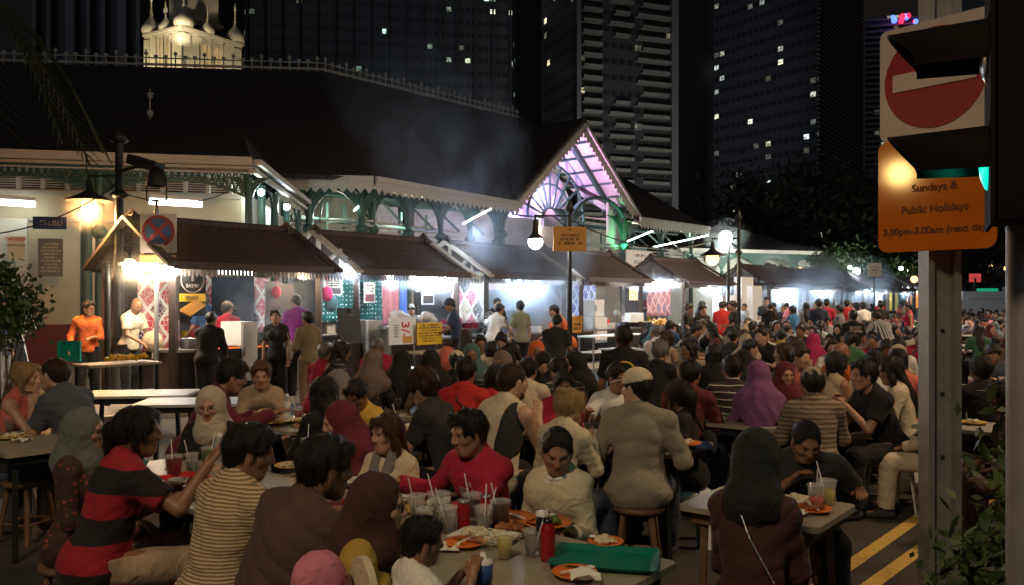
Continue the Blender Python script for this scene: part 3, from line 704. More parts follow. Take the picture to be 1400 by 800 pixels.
# ------------------------------------------------------------------ ground
g = B().add([(-400, -40, 0), (400, -40, 0), (400, 700, 0), (-400, 700, 0)], [(0, 1, 2, 3)]).build('road', 'asphalt', kind='structure')
fp = B(); fp.sheet([SP(-20, 12.0, .12), SP(90, 12.0, .12), SP(90, 24, .12), SP(-20, 24, .12)], .12, UP); fp.build('footpath', 'paving', kind='structure')
kb = B(); kb.bar(SP(-20, 11.92, .062), SP(90, 11.92, .062), .15, .124); kb.build('kerb', 'pale_trim', kind='structure')
ln = B()
def line(px0, py0, px1, py1, w):
    a, b = atz(px0, py0), atz(px1, py1); d = unit(b - a); n = np.cross(d, UP); a2 = a - d * 5; b2 = b + d * 9
    ln.add([a2 - n * w / 2 + UP * .004, b2 - n * w / 2 + UP * .004, b2 + n * w / 2 + UP * .004, a2 + n * w / 2 + UP * .004], [(0, 1, 2, 3)])
line(1135, 792, 1250, 712, .10); line(1205, 790, 1290, 728, .10); ln.build('road_markings', 'road_paint', kind='structure')
# ------------------------------------------------------------------ the market hall: octagonal, deep tiled roofs on iron columns
EZ = 6.0
hall = thing('market_hall', at(520, 300, 30) * V(1, 1, 0), 'long Victorian market hall with tiled roofs, scalloped eaves and green iron columns', 'market hall')
E0, E1, E2, E3, E4 = (at(250, 236, 28.0), at(511, 243, 28.9), at(707, 277, 36.3), at(873, 298, 43.0), at(968, 311, 48.7))
for e in (E0, E1, E2, E3, E4): e[2] = EZ
R0, R1, R2 = at(-60, 84, 37), at(440, 98, 40), at(710, 163, 51.4)
R2b = at(760, 190, 56); R3 = at(968, 305, 60)
EL = at(-200, 236, 24)
EL[2] = EZ
_LF = at(706, 277, (EZ - CZ) * F / 133); _RF = at(874, 299, (EZ - CZ) * F / 111); _n = np.cross(unit(_RF - _LF), UP); _r = V(98 / F, 1, 0); PRE_PK = _r * ((_LF @ _n) / (_r @ _n)); PRE_PK[2] = CZ + (HY - 170) * PRE_PK[1] / F; PRE_PK = PRE_PK - unit(_n) * 6.2
rb = B(); rb.sheet([EL, E1, R1, R0], .15); rb.sheet([E1, E2, R2, R1], .15); PKi = PRE_PK
rb.sheet([E2, PKi, R2b, R2], .15); rb.sheet([E3, E4, at(885, 262, 56), R2b, PKi], .15)
ro = rb.build('roof', 'roof_tiles', hall); roof_uv(ro, .9)
back = B(); back.sheet([R0, R1, R1 + V(-6, 25, -1), R0 + V(0, 25, -1)], .15); back.sheet([R1, R2, R2 + V(-14, 16, -1), R1 + V(-6, 25, -1)], .15); o = back.build('upper_roof', 'roof_tiles', hall); roof_uv(o, .9)
cr = B()
for a, b in ((R0, R1), (R1, R2)):
    L = np.linalg.norm(b - a); n = int(L / .42); d = (b - a) / n
    cr.bar(a + UP * .12, b + UP * .12, .08, .10); cr.bar(a + UP * .42, b + UP * .42, .05, .05)
    for i in range(n):
        p = a + d * (i + .5); cr.bar(p, p + UP * (.75 if i % 3 == 0 else .55), .05, .05); cr.box(p + UP * (.62 if i % 3 == 0 else .50), (.16, .05, .12), unit(d))
cr.build('ridge_cresting', 'pale_trim', hall)
def valance(bb, a, b, drop, step=.22, th=.03, m=0):
    L = np.linalg.norm(b - a); n = max(2, int(L / step)); d = (b - a) / n; nn = unit(np.cross(d, UP))
    for i in range(n):
        p = a + d * i; q = a + d * (i + 1); bb.sheet([p, q, q - UP * drop * .55, (p + q) / 2 - UP * drop, p - UP * drop * .55], th, nn, m)
for a, b in ((E0 - V(0, 0, 0), E1), (E1, E2), (E3, E4)):
    o_ = unit(np.cross(b - a, UP)) * .12
    ga = B(); ga.bar(a + o_ - UP * .05, b + o_ - UP * .05, .14, .18); valance(ga, a + o_ - UP * .14, b + o_ - UP * .14, .42, .30); ga.build('scalloped_eave', 'pale_trim', hall)
so = B()
for a, b in ((E0, E1), (E1, E2), (E3, E4)):
    i_ = -unit(np.cross(b - a, UP)) * 5; so.sheet([a - UP * .2, b - UP * .2, b + i_ + UP * .5, a + i_ + UP * .5], .05)
so.build('soffit', 'cream_paint', hall)
# columns with fretted brackets
def column(p, along, h, z0=0., r=.13, br=1.2):
    b = B(); b.tube(p + UP * z0, p + UP * (h - .1), r, r * .8, 10); b.lathe(p + UP * (z0 + 0), [(r * 1.7, 0), (r * 1.7, .5), (r * 1.1, .6)], 10)
    b.lathe(p + UP * (h - 1.7), [(r, 0), (r * 1.7, .08), (r * 1.7, .2), (r, .3)], 10)
    for s in (1, -1):
        pr = None
        for k in range(9):
            t = k / 8 * math.pi / 2; q = p + UP * (h - .12 - br * (1 - math.sin(t))) + along * s * (r * .8 + br * (1 - math.cos(t)))
            if pr is not None:
                top = lambda w: np.array([w[0], w[1], h - .12]); b.sheet([pr, q, q * .3 + top(q) * .7 if k < 3 else top(q), pr * .3 + top(pr) * .7 if k < 4 else top(pr)], .06, np.cross(along, UP))
            pr = q
    return b
def colrow(a, b, n, inset, ends=(0, 1)):
    d = unit(b - a); inn = -unit(np.cross(d, UP)) * inset
    for i in range(n):
        t = ends[0] + (ends[1] - ends[0]) * i / (n - 1); p = a + (b - a) * t + inn; p[2] = 0
        column(p, d, EZ - .15).build('column', 'iron_green', hall)
colrow(E0, E1, 3, .9, (.35, .93)); colrow(E1, E2, 5, .9, (.1, .97)); colrow(E3, E4, 3, .9, (.05, .95))
# parapet with a slatted screen, and the lit inside
pw = B(); sl = B()
for a, b in ((E0, E1), (E1, E2), (E2, E3), (E3, E4 + (E4 - E3) * .2)):
    inn = -unit(np.cross(b - a, UP)) * 1.1; A, C_ = a + inn, b + inn; A[2] = C_[2] = 1.8; pw.bar(A, C_, .2, 3.6)
    for k in range(6): q = 3.75 + k * .17; sl.bar(A * V(1, 1, 0) + UP * q, C_ * V(1, 1, 0) + UP * q, .04, .07)
pw.build('parapet', 'white_wall', hall); sl.build('slatted_screen', 'pale_trim', hall)
iw = B()
for a, b in ((E0, E1), (E1, E2), (E2, E3), (E3, E4)):
    inn = -unit(np.cross(b - a, UP)) * 7; A, C_ = a + inn, b + inn; A[2] = C_[2] = 3.3; iw.bar(A, C_, .2, 6.6)
iw.build('inner_wall', 'inner_paint', hall)
for a, b in ((E0, E1), (E1, E2), (E3, E4)):
    nn_ = -unit(np.cross(b - a, UP)); d_ = unit(b - a); L_ = np.linalg.norm(b - a)
    for k in range(int(L_ / 1.7)):
        q = (a + d_ * (k + .6) * 1.7) * V(1, 1, 0); B().tube(q + nn_ * 4.2, q + nn_ * 4.2 + UP * 5.6, .07, .07, 8).build('column', 'iron_green', hall)
        bm_ = B(); bm_.bar(q + nn_ * 1.2 + UP * 5.55, q + nn_ * 6.5 + UP * 6.2, .07, .12); bm_.bar(q + nn_ * 1.0 + UP * 4.6, q + nn_ * 2.2 + UP * 5.6, .06, .08); bm_.build('roof_brace', 'iron_green', hall)
    B().bar(a * V(1, 1, 0) + nn_ * 4.2 + UP * 4.9, b * V(1, 1, 0) + nn_ * 4.2 + UP * 4.9, .08, .16).build('tie_beam', 'iron_green', hall)
for (x0, y0, x1, y1, Y) in ((484, 288, 510, 263, 29.5), (633, 306, 676, 283, 34), (858, 330, 892, 316, 40), (893, 338, 968, 322, 44)):
    a, b = at(x0, y0, Y), at(x1, y1, Y + 1); B().tube(a, b, .036, .036, 8).build('strip_light', 'tube_white', hall)
for px, py, Y, e in ((450, 290, 32, 70), (560, 300, 36, 90), (640, 300, 39, 70), (860, 310, 47, 80), (930, 320, 49, 110)):
    lamp('hall_lamp', 'POINT', at(px, py, Y), e * 1.7, (.95, 1, .88), .2)
# --- entrance gable with its fan window
PK = at(798, 168, 37.5); LF = at(707, 277, 35.0); RF = at(873, 298, 41.0)
LF[2] = RF[2] = EZ; LF = at(706, 277, (EZ - CZ) * F / 133); RF = at(874, 299, (EZ - CZ) * F / 111)
GD = unit(RF - LF); GI = -unit(np.cross(GD, UP)); MID = (LF + RF) / 2; PK = MID.copy(); 
def gx(px):   # point of the gable plane under a photo column
    n = np.cross(GD, UP); r = V((px - 700) / F, 1, 0); t = (LF @ n) / (r @ n); return r * t
PK = gx(798); PK[2] = CZ + (HY - 170) * PK[1] / F
gb = B()
for a in (LF, RF):
    d = unit(PK - a); gb.bar(a - d * .3, PK, .14, .34, up=np.cross(GD, UP)); 
    L = np.linalg.norm(PK - a); n = int(L / .3)
    for i in range(n):
        p = a + d * (i * L / n); q = a + d * ((i + 1) * L / n); dn = unit(np.cross(d, np.cross(GD, UP))); dn = dn if dn[2] < 0 else -dn
        gb.sheet([p, q, q + dn * .28, (p + q) / 2 + dn * .46, p + dn * .28], .04, np.cross(GD, UP))
gb.build('gable_bargeboard', 'pale_trim', hall)
pr = B()
for a in (LF, RF):
    pr.sheet([a + UP * .25, PK + UP * .25, PK + GI * 6.4 + UP * .25, a + GI * .5 + UP * .25], .12)
o = pr.build('gable_roof', 'roof_tiles', hall); roof_uv(o, .9)
ps = B()
for a in (LF, RF): ps.sheet([a + GI * .1 - UP * .02, PK + GI * .1 - UP * .02, PK + GI * 6 - UP * .02, a + GI * 1.2 - UP * .02], .05)
ps.build('gable_ceiling', 'white_wall', hall)
rib = B()
for k in range(1, 7):
    for a in (LF, RF):
        t = k / 7; p = a + (PK - a) * t; rib.bar(p + GI * .3 - UP * .12, p + GI * (1.2 + 4.8 * t) - UP * .12, .10, .10)
for a in (LF, RF): rib.bar(a + GI * 1.2 - UP * .2, PK + GI * 1.2 - UP * .3, .16, .2, up=np.cross(GD, UP))
rib.build('gable_rafter', 'iron_green', hall)
# fan window set back in the gable
fc = gx(794) + GI * 1.9; fc[2] = 5.75; RAD = 2.75
fn = B(); nrm = np.cross(GD, UP)
for k in range(11):
    t = math.pi * k / 10; d = GD * math.cos(t) + UP * math.sin(t); fn.bar(fc + d * .55, fc + d * RAD, .10, .08, up=nrm)
for rr_ in (.55, RAD * .62, RAD):
    for k in range(18):
        t0, t1 = math.pi * k / 18, math.pi * (k + 1) / 18; q = lambda t: fc + (GD * math.cos(t) + UP * math.sin(t)) * rr_
        fn.bar(q(t0), q(t1), .09, .10, up=nrm)
fn.build('fan_window', 'iron_green', hall)
fl = B(); fl.add([fc] + [fc + (GD * math.cos(math.pi * k / 16) + UP * math.sin(math.pi * k / 16)) * .55 for k in range(17)], [(0, k, k + 1) for k in range(1, 17)]); fl.sheet([fc + GD * .5 + nrm * .03, fc - GD * .5 + nrm * .03, fc - GD * .5 - UP * .4 + nrm * .03, fc + GD * .5 - UP * .4 + nrm * .03], .04); fl.build('fan_boss', 'white_wall', hall)
fp_ = B(); c2 = fc + GI * .7
fp_.add([c2] + [c2 + (GD * math.cos(math.pi * k / 16) + UP * math.sin(math.pi * k / 16)) * RAD for k in range(17)], [(0, k, k + 1) for k in range(1, 17)]); fp_.build('fan_backing', 'white_wall', hall)
for px in (700, 792, 866):
    p = gx(px) + GI * .6; p[2] = 0; column(p, GD, 6.2, r=.16, br=1.5).build('column', 'iron_green', hall)
p0, p1 = gx(792) + GI * .6, gx(870) + GI * .6; ab = B()
for k in range(12):
    t0, t1 = math.pi * k / 12, math.pi * (k + 1) / 12; m_ = (p0 + p1) / 2; hw = np.linalg.norm(p1 - p0) / 2
    q = lambda t: m_ + GD * hw * math.cos(t) + UP * (5.2 + hw * .7 * math.sin(t) - m_[2]); ab.bar(q(t0), q(t1), .1, .25, up=nrm)
ab.build('fretted_arch', 'iron_green', hall)
lamp('gable_pink_light', 'SPOT', (gx(762) + GI * .9) * V(1, 1, 0) + UP * 6.6, 1700, (.98, .46, .98), .15, (RF * .35 + PK * .65) + GI * 2.2, 110, .7)
lamp('gable_white_light', 'POINT', (gx(800) + GI * 3) * V(1, 1, 0) + UP * 5.2, 300, (1, .9, .85), .2)
lamp('fan_violet_light', 'POINT', fc - GD * 1.9 + GI * .5 - UP * .1, 420, (.38, .22, 1), .1)
lamp('fan_violet_light', 'POINT', fc + GI * .45 + UP * 1.2, 260, (.6, .35, 1), .1)
# green lit plant and wall inside the right arch
gw = B(); p = gx(822) + GI * 3; q = gx(812) + GI * 3.2; gw.bar(p * V(1, 1, 0) + UP * 5.1 - GD * 1.1, p * V(1, 1, 0) + UP * 5.1 + GD * .6, .1, 2.6); gw.build('inner_panel', 'cream_wall', hall)
lamp('arch_green_light', 'SPOT', (gx(862) + GI * .3) * V(1, 1, 0) + UP * 4.4, 220, (.10, 1, .35), .15, (gx(862) + GI * 1.6) * V(1, 1, 0) + UP * 6.2, 100)
gp = B(); p = gx(868) + GI * 1.1
for k in range(9): gp.bar(p * V(1, 1, 0) + GD * (-.9 + .22 * k) + UP * 4.2, p * V(1, 1, 0) + GD * (-.9 + .22 * k) + UP * 6.9, .12, .04)
gp.build('inner_louvre', 'white_wall', hall)
# ------------------------------------------------------------------ near wing on the left
WZ = 5.2; W0 = at(-140, 207, 19.0); W1 = at(345, 222, 20.8); W2 = at(420, 280, 30.)
for w_ in (W0, W1, W2): w_[2] = WZ
W0 = at(-140, 0, 19.2); W0[2] = WZ
wing = thing('market_wing', V(-12, 21, 0), 'cream walled market wing with low tiled roof and latticed green frieze', 'market wing')
RA = at(-140, 160, 27); RB = at(330, 172, 27)
rf = B(); rf.sheet([W0, W1, RB, RA], .12); rf.sheet([W1, W2, W2 + V(-2, 1, 1.2), RB], .12); o = rf.build('roof', 'roof_tiles', wing); roof_uv(o, .9)
gt = B(); wo = unit(np.cross(W1 - W0, UP)); gt.bar(W0 + wo * .1, W1 + wo * .1, .2, .20); gt.bar(W0 - UP * .2, W1 - UP * .2, .1, .18)
so2 = unit(np.cross(W2 - W1, UP)); gt.bar(W1 + so2 * .1, W2 + so2 * .1, .26, .14); gt.bar(W1 + so2 * .05 - UP * .22, W2 + so2 * .05 - UP * .22, .12, .10); gt.build('eave_gutter', 'pale_trim', wing)
ww = B(); inn = -wo * 1.0; A, C_ = W0 + inn, W1 + inn - unit(W1 - W0) * .35
ww.bar(A * V(1, 1, 0) + UP * 2.65, C_ * V(1, 1, 0) + UP * 2.65, .25, 3.7); ww.build('wall', 'cream_wall', wing)
dd = B(); dd.bar(A * V(1, 1, 0) + UP * .4, C_ * V(1, 1, 0) + UP * .4, .31, .8 * 1.9); dd.build('dado', 'maroon_wall', wing)
wsd = B(); A2 = C_.copy(); B2 = W2 - so2 * .7; wsd.bar(A2 * V(1, 1, 0) + UP * 2.3, B2 * V(1, 1, 0) + UP * 2.3, .25, 4.5); wsd.build('side_wall', 'white_wall', wing)
# louvred band between wall top and frieze, pilasters
wd_ = unit(W1 - W0); lv = B(); pz = A * V(1, 1, 0)
LW = np.linalg.norm((C_ - A)[:2])
for k in range(8): z = 4.52 + k * .06; lv.bar(pz + UP * z, pz + wd_ * LW + UP * z, .05, .025)
lv.bar(pz + UP * 4.75 - wo * .1, pz + wd_ * LW + UP * 4.75 - wo * .1, .02, .5, m=1); lv.build('louvre_band', ['pale_trim', 'black_paint'], wing)
mu = B()
for k in range(14): mu.bar(pz + wd_ * (LW * k / 13.5) + wo * .06 + UP * 4.48, pz + wd_ * (LW * k / 13.5) + wo * .06 + UP * 5.02, .09, .09)
mu.bar(pz + wo * .06 + UP * 5.02, pz + wd_ * LW + wo * .06 + UP * 5.02, .12, .1); mu.bar(pz + wo * .08 + UP * 4.42, pz + wd_ * LW + wo * .08 + UP * 4.42, .16, .1); mu.build('louvre_frame', 'pale_trim', wing)
def lattice(b, a, c, zt, zb, zc, n):
    """arched lattice girder hanging under the eave"""
    d = (c - a) / n
    b.bar(a * V(1, 1, 0) + UP * zt, c * V(1, 1, 0) + UP * zt, .1, .07)
    zz = lambda t: zc + (zb - zc) * abs(2 * t - 1) ** 2.2
    for i in range(n):
        p, q = a + d * i, a + d * (i + 1); z0, z1 = zz(i / n), zz((i + 1) / n)
        P_, Q_ = p * V(1, 1, 0), q * V(1, 1, 0); b.bar(P_ + UP * z0, Q_ + UP * z1, .1, .06); b.bar(P_ + UP * zt, Q_ + UP * z1, .045, .045); b.bar(P_ + UP * z0, Q_ + UP * zt, .045, .045)
ff = B(); cols = [W0 + wd_ * t for t in (.8, 4.3, 7.75)]
for a, b in zip(cols[:-1], cols[1:]): lattice(ff, a, b, 4.98, 4.3, 4.72, 22)
ff.build('lattice_frieze', 'iron_green', wing)
for c_ in cols: column(c_ * V(1, 1, 0), wd_, 4.95, r=.11, br=.6).build('column', 'iron_green', wing)
for t in (.18, .38, .6, .85): q = W1 + (W2 - W1) * t - so2 * .1; column(q * V(1, 1, 0), unit(W2 - W1), 4.95, r=.13, br=.8).build('column', 'iron_green', wing)
wt = B()
for x0, x1 in ((-20, 48), (204, 276)):
    wt = B(); a, b = at(x0, 275, 19.6), at(x1, 282, 20.2); a[2] = b[2] = 4.08; wt.tube(a, b, .07, .07, 8); wt.bar(a + UP * .12, b + UP * .12, .16, .08, m=1); wt.build('strip_light', ['tube_white', 'white_plastic'], wing)
for px in (15, 240): lamp('wing_tube_light', 'AREA', at(px, 283, 19.3), 12, (.88, 1, .90), (2, .15), at(px, 420, 20.2))
lamp('wing_end_light', 'POINT', at(356, 268, 21.5), 45, (.8, 1, .9), .1); lamp('wing_end_light', 'POINT', at(394, 284, 25), 55, (.72, .85, 1), .1)
eb = B(); eb.ball(at(357, 263, 21.6), .09, 10); eb.ball(at(392, 283, 25.2), .10, 10); eb.build('wall_light', 'bulb_far', wing)
pip = B(); q = C_ * V(1, 1, 0) + wo * .18; pip.path([q - wd_ * 8.2 + UP * 3.75, q - wd_ * .5 + UP * 3.72, q - wd_ * .45 + UP * 2.4], .035); pip.build('drain_pipe', 'pale_trim', wing)
gpst = B(); q = at(118, 430, 19.9); gpst.tube(q * V(1, 1, 0), q * V(1, 1, 0) + UP * 4.0, .13, .13, 10); gpst.build('green_post', 'iron_green', wing)
door = B(); a, b = at(-5, 0, 19.7), at(38, 0, 19.85); door.bar(a * V(1, 1, 0) + UP * 2.3, b * V(1, 1, 0) + UP * 2.3, .12, 2.8); door.build('door', 'pale_trim', wing)
# notices on the wall
def board(name, x0, x1, y0, y1, Y0, Y1, m, label, cat, th=.03, lines=0, ink='ink', seed=1, words=None):
    a, b = at(x0, y0, Y0), at(x1, y0, Y1); zt, zb = a[2], at(x0, y1, Y0)[2]; X = unit((b - a) * V(1, 1, 0)); n = np.cross(X, UP)
    c = (a + b) / 2; c[2] = (zt + zb) / 2; w, h = np.linalg.norm((b - a)[:2]), zt - zb
    t = thing(name, c, label, cat); B().box(c, (w, th, h), X, n, UP).build('panel', m, t)
    if lines: scribble(c + n * (th / 2 + .002), w * .8, h * .8, X, UP, lines, ink, t, seed)
    for wd, sz, dx, dz, im in (words or []): text(wd, sz, X, UP, c + n * (th / 2 + .003) + X * dx * w + UP * dz * h, im, t)
    return t, c, X, n, w, h
board('door_sign', 45, 91, 296, 313, 19.4, 19.55, 'sign_blue', 'dark blue sign above the notices on the cream wall', 'sign', lines=1, ink='sign_white', seed=2)
board('warning_notice', 10, 34, 323, 356, 19.3, 19.4, 'paper', 'pale danger notice taped to the door beside the plant', 'notice', words=[('DANGER', .115, 0, .38, 'ink_red'), ('HIGH VOLTAGE', .06, 0, .13, 'ink')], lines=0)
board('wall_notice', 52, 86, 326, 378, 19.4, 19.5, 'grey_plastic', 'grey printed notice with small text on the cream wall', 'notice', lines=9, ink='paper', seed=5)
# ------------------------------------------------------------------ far pavilion beyond the hall
pav = thing('far_pavilion', at(1040, 380, 58) * V(1, 1, 0), 'pale walled pavilion with hipped tiled roof and arches beyond the market hall', 'pavilion')
PA, PB, AP = at(930, 352, 50), at(1122, 344, 62), at(990, 308, 66); PA[2] = PB[2] = 5.2
PA = at(925, 0, 52) * V(1, 1, 0) + UP * 5.0; PB = at(1122, 0, 56) * V(1, 1, 0) + UP * 5.0
r = B(); r.sheet([PA, PB, at(985, 306, 64)], .12); r.sheet([PA, at(985, 306, 64), PA + V(-1, 12, 0)], .12); o = r.build('roof', 'roof_tiles', pav); roof_uv(o, .9)
pd = unit(PB - PA); pn = np.cross(pd, UP); LP = np.linalg.norm(PB - PA)
B().bar(PA + pn * .1 - UP * .1, PB + pn * .1 - UP * .1, .2, .22).build('eave_gutter', 'pale_trim', pav)
B().bar(PA * V(1, 1, 0) - pn * .9 + UP * 2.5, PB * V(1, 1, 0) - pn * .9 + UP * 2.5, .25, 5).build('wall', 'white_wall', pav)
ar = B(); xs = [LP * t for t in (.05, .30, .55, .80, .99)]
for x0, x1 in zip(xs[:-1], xs[1:]):
    a = PA + pd * x0; hw = (x1 - x0) / 2
    for k in range(10):
        q = lambda t: a + pd * (hw - hw * math.cos(t)) + UP * (-1.6 + 1.1 * math.sin(t)); t0, t1 = math.pi * k / 10, math.pi * (k + 1) / 10
        A_, B_ = q(t0), q(t1); ar.sheet([A_, B_, np.array([B_[0], B_[1], 4.75]), np.array([A_[0], A_[1], 4.75])], .1, pn)
ar.build('arcade', 'iron_green', pav)
for x0 in xs: B().tube((PA + pd * x0) * V(1, 1, 0), (PA + pd * x0) * V(1, 1, 0) + UP * 3.6, .14, .12, 8).build('column', 'iron_green', pav)
e = B(); c_ = PA + pd * LP * .67 - pn * .7 - UP * 1.15; e.lathe(c_, [(.01, .05), (.4, .05), (.4, 0)], 20, axis=pn); e.build('round_emblem', 'wood_dark', pav)
scribble(PA + pd * LP * .67 - pn * .7 - UP * 1.95, 1.9, .28, pd, UP, 1, 'ink', pav, 8, .9)
lamp('pavilion_light', 'POINT', PA + pd * LP * .35 + pn * 3 - UP * .6, 650, (.95, 1, .88), .3); lamp('pavilion_light', 'POINT', PA + pd * LP * .85 + pn * 3 - UP * .6, 420, (.95, 1, .88), .3)
# ------------------------------------------------------------------ clock tower over the hall
tw = thing('clock_tower', at(265, 97, 58) * V(1, 1, 0), 'floodlit white clock tower base with onion domed finials above the dark roof', 'tower')
TY = 58.; c0, c1, c2 = at(249, 97, TY - 3), at(199, 97, TY - 1.2), at(329, 97, TY + .9)   # near corner, left, right corners seen
zt = CZ + (HY - 35) * (TY - 3) / F; zb = 12.5
P0, P1, P2 = [q * V(1, 1, 0) for q in (c0, c1, c2)]; P3 = P1 + P2 - P0; cc = (P0 + P3) / 2
tb = B(); tb.sheet([p + UP * (zt - .35) for p in (P0, P2, P3, P1)], zt - zb, UP); tb.build('tower_walls', 'pale_trim', tw)
co = B()
for k, (e_, z_, h_) in enumerate(((.14, zt, .18), (.07, zt - .18, .17))):
    ps_ = [cc + (p - cc) * (1 + e_ / 2.2) + UP * z_ for p in (P0, P2, P3, P1)]; co.sheet(ps_, h_, UP)
co.build('cornice', 'pale_trim', tw)
for a, b in ((P1, P0), (P0, P2)):
    d = unit(b - a); n = np.cross(d, UP); L = np.linalg.norm(b - a)
    pil = B()
    for t in (.06, .30, .50, .70, .94): pil.bar(a + d * L * t + n * .06 + UP * (zb), a + d * L * t + n * .06 + UP * (zt - .45), .16 if t in (.3, .5, .7) else .5, .12, up=n)
    for z_ in (zt - 2.1, zt - 1.2, zt - 3.1): 
        for t in (.06, .94): pil.bar(a + d * L * (t - .05) + n * .13 + UP * z_, a + d * L * (t + .05) + n * .13 + UP * z_, .06, .08)
    pil.build('pilaster', 'pale_trim', tw)
    for t in (.40, .60):
        w = B(); q = a + d * L * t + n * .02; w.sheet([q - d * L * .065 + UP * (zb + .8), q + d * L * .065 + UP * (zb + .8), q + d * L * .065 + UP * (zt - .95), q + UP * (zt - .65), q - d * L * .065 + UP * (zt - .95)], .05, n); w.build('arched_window', 'win_warm', tw)
        ml = B(); ml.bar(q + n * .05 + UP * (zb + .8), q + n * .05 + UP * (zt - .7), .07, .05); ml.bar(q - d * L * .065 + n * .05 + UP * (zt - 1.9), q + d * L * .065 + n * .05 + UP * (zt - 1.9), .06, .05); ml.build('window_bar', 'pale_trim', tw)
dome = [(.42, 0), (.5, .15), (.48, .38), (.34, .62), (.16, .82), (.07, 1.0), (.1, 1.08), (.05, 1.2), (.03, 1.7), (.07, 1.78), (.005, 2.2)]
for k, (u_, v_) in enumerate(((0, 0), (.0, 1), (1, 0), (1, 1), (.45, 0), (0, .55), (.5, 1), (1, .5))):
    q = P0 + (P2 - P0) * u_ + (P1 - P0) * v_; sc_ = 1.3 if k < 4 else .95
    B().lathe(q + (cc - q) * .12 + UP * zt, [(r_ * sc_, h_ * sc_) for r_, h_ in dome], 14).build('onion_dome', 'pale_trim', tw)
dr = B(); dr.lathe(cc + UP * zt, [(2.6, 0), (1.9, .35), (1.75, .6)], 4); dr.build('tower_roof', 'roof_tiles', tw)
up_ = B()
for e_, z0, z1 in ((1.75, zt + .5, zt + .9), (1.95, zt + .9, zt + 1.15), (1.6, zt + 1.15, zt + 4.5)):
    ps_ = [cc + unit(p - cc) * e_ + UP * z1 for p in (P0, P2, P3, P1)]; up_.sheet(ps_, z1 - z0, UP)
up_.build('clock_stage', 'pale_trim', tw)
lamp('tower_floodlight', 'SPOT', P1 * .5 + P0 * .5 + np.cross(unit(P0 - P1), UP) * 3.0 + UP * (zb + .6), 3400, (1, .80, .45), .2, cc + UP * (zt - .5), 100)
lamp('tower_floodlight', 'SPOT', P2 * .5 + P0 * .5 + np.cross(unit(P2 - P0), UP) * 4.0 + UP * (zb + .4), 1700, (1, .80, .48), .2, cc + UP * (zt - .5), 100)
lamp('tower_floodlight', 'SPOT', P0 + unit(P0 - cc) * 1.5 + UP * (zt - 1.5), 500, (1, .82, .5), .2, cc + UP * (zt + 3), 80)
# vane on the lower roof
B().tube(at(205, 162, 27.5), at(205, 122, 27.5), .03, .02, 6).ball(at(205, 132, 27.5), .09, 8).bar(at(201, 128, 27.5), at(210, 128, 27.5), .04, .04).ball(at(205, 155, 27.5), .12, 8).build('roof_vane', 'pale_trim', label='small pale weather vane standing on the dark roof', category='weather vane')
# ------------------------------------------------------------------ towers of the business district
def tower_mat(name, base, fw, fh, lit, col, es, thr=.9, stripe=None, seed=0.):
    m = mat(name, base, .35); t = m.node_tree; b = t.nodes['Principled BSDF']; tc = [n for n in t.nodes if n.type == 'TEX_COORD'][0]
    def math_(op, a, b2=None, c=None):
        n = t.nodes.new('ShaderNodeMath'); n.operation = op
        for i, x in enumerate((a, b2, c)):
            if x is None: continue
            if isinstance(x, (int, float)): n.inputs[i].default_value = x
            else: t.links.new(x, n.inputs[i])
        return n.outputs[0]
    sp = t.nodes.new('ShaderNodeSeparateXYZ'); t.links.new(tc.outputs['UV'], sp.inputs[0])
    u, v = math_('DIVIDE', sp.outputs[0], fw), math_('DIVIDE', sp.outputs[1], fh)
    cu, cv = math_('FLOOR', u), math_('FLOOR', v); cb = t.nodes.new('ShaderNodeCombineXYZ'); t.links.new(cu, cb.inputs[0]); t.links.new(cv, cb.inputs[1]); cb.inputs[2].default_value = seed
    wn = t.nodes.new('ShaderNodeTexWhiteNoise'); t.links.new(cb.outputs[0], wn.inputs['Vector'])
    n2 = t.nodes.new('ShaderNodeTexNoise'); n2.inputs['Scale'].default_value = .23; n2.inputs['Detail'].default_value = 1; t.links.new(cb.outputs[0], n2.inputs['Vector'])
    p = math_('ADD', wn.outputs[0], math_('MULTIPLY', math_('SUBTRACT', n2.outputs[0], .5), 1.4))
    on = math_('GREATER_THAN', p, thr)
    fu, fv = math_('FRACT', u), math_('FRACT', v)
    inn_ = math_('MULTIPLY', math_('MULTIPLY', math_('GREATER_THAN', fu, .14), math_('LESS_THAN', fu, .90)), math_('MULTIPLY', math_('GREATER_THAN', fv, .36), math_('LESS_THAN', fv, .72)))
    n3 = t.nodes.new('ShaderNodeTexNoise'); n3.inputs['Scale'].default_value = 1.7; t.links.new(tc.outputs['UV'], n3.inputs['Vector'])
    s_ = math_('MULTIPLY', math_('MULTIPLY', on, inn_), math_('MULTIPLY', math_('POWER', n3.outputs[0], 2.5), es * 4))
    w2 = t.nodes.new('ShaderNodeTexWhiteNoise'); c2_ = t.nodes.new('ShaderNodeVectorMath'); c2_.operation = 'ADD'; c2_.inputs[1].default_value = (7.3, 3.1, 9.); t.links.new(cb.outputs[0], c2_.inputs[0]); t.links.new(c2_.outputs[0], w2.inputs['Vector']); s_ = math_('MULTIPLY', s_, math_('MULTIPLY_ADD', math_('POWER', w2.outputs[0], 2.5), 1.0, .05)); t.links.new(s_, b.inputs['Emission Strength'])
    r = t.nodes.new('ShaderNodeValToRGB'); r.color_ramp.elements[0].color = (*col[0], 1); r.color_ramp.elements[1].color = (*col[1], 1); t.links.new(wn.outputs['Color'], r.inputs[0]); t.links.new(r.outputs[0], b.inputs['Emission Color'])
    sh = math_('MULTIPLY_ADD', inn_, -.55, 1.); x = t.nodes.new('ShaderNodeVectorMath'); x.operation = 'SCALE'; x.inputs[0].default_value = base; t.links.new(sh, x.inputs['Scale']); t.links.new(x.outputs[0], b.inputs['Base Color'])
    return m
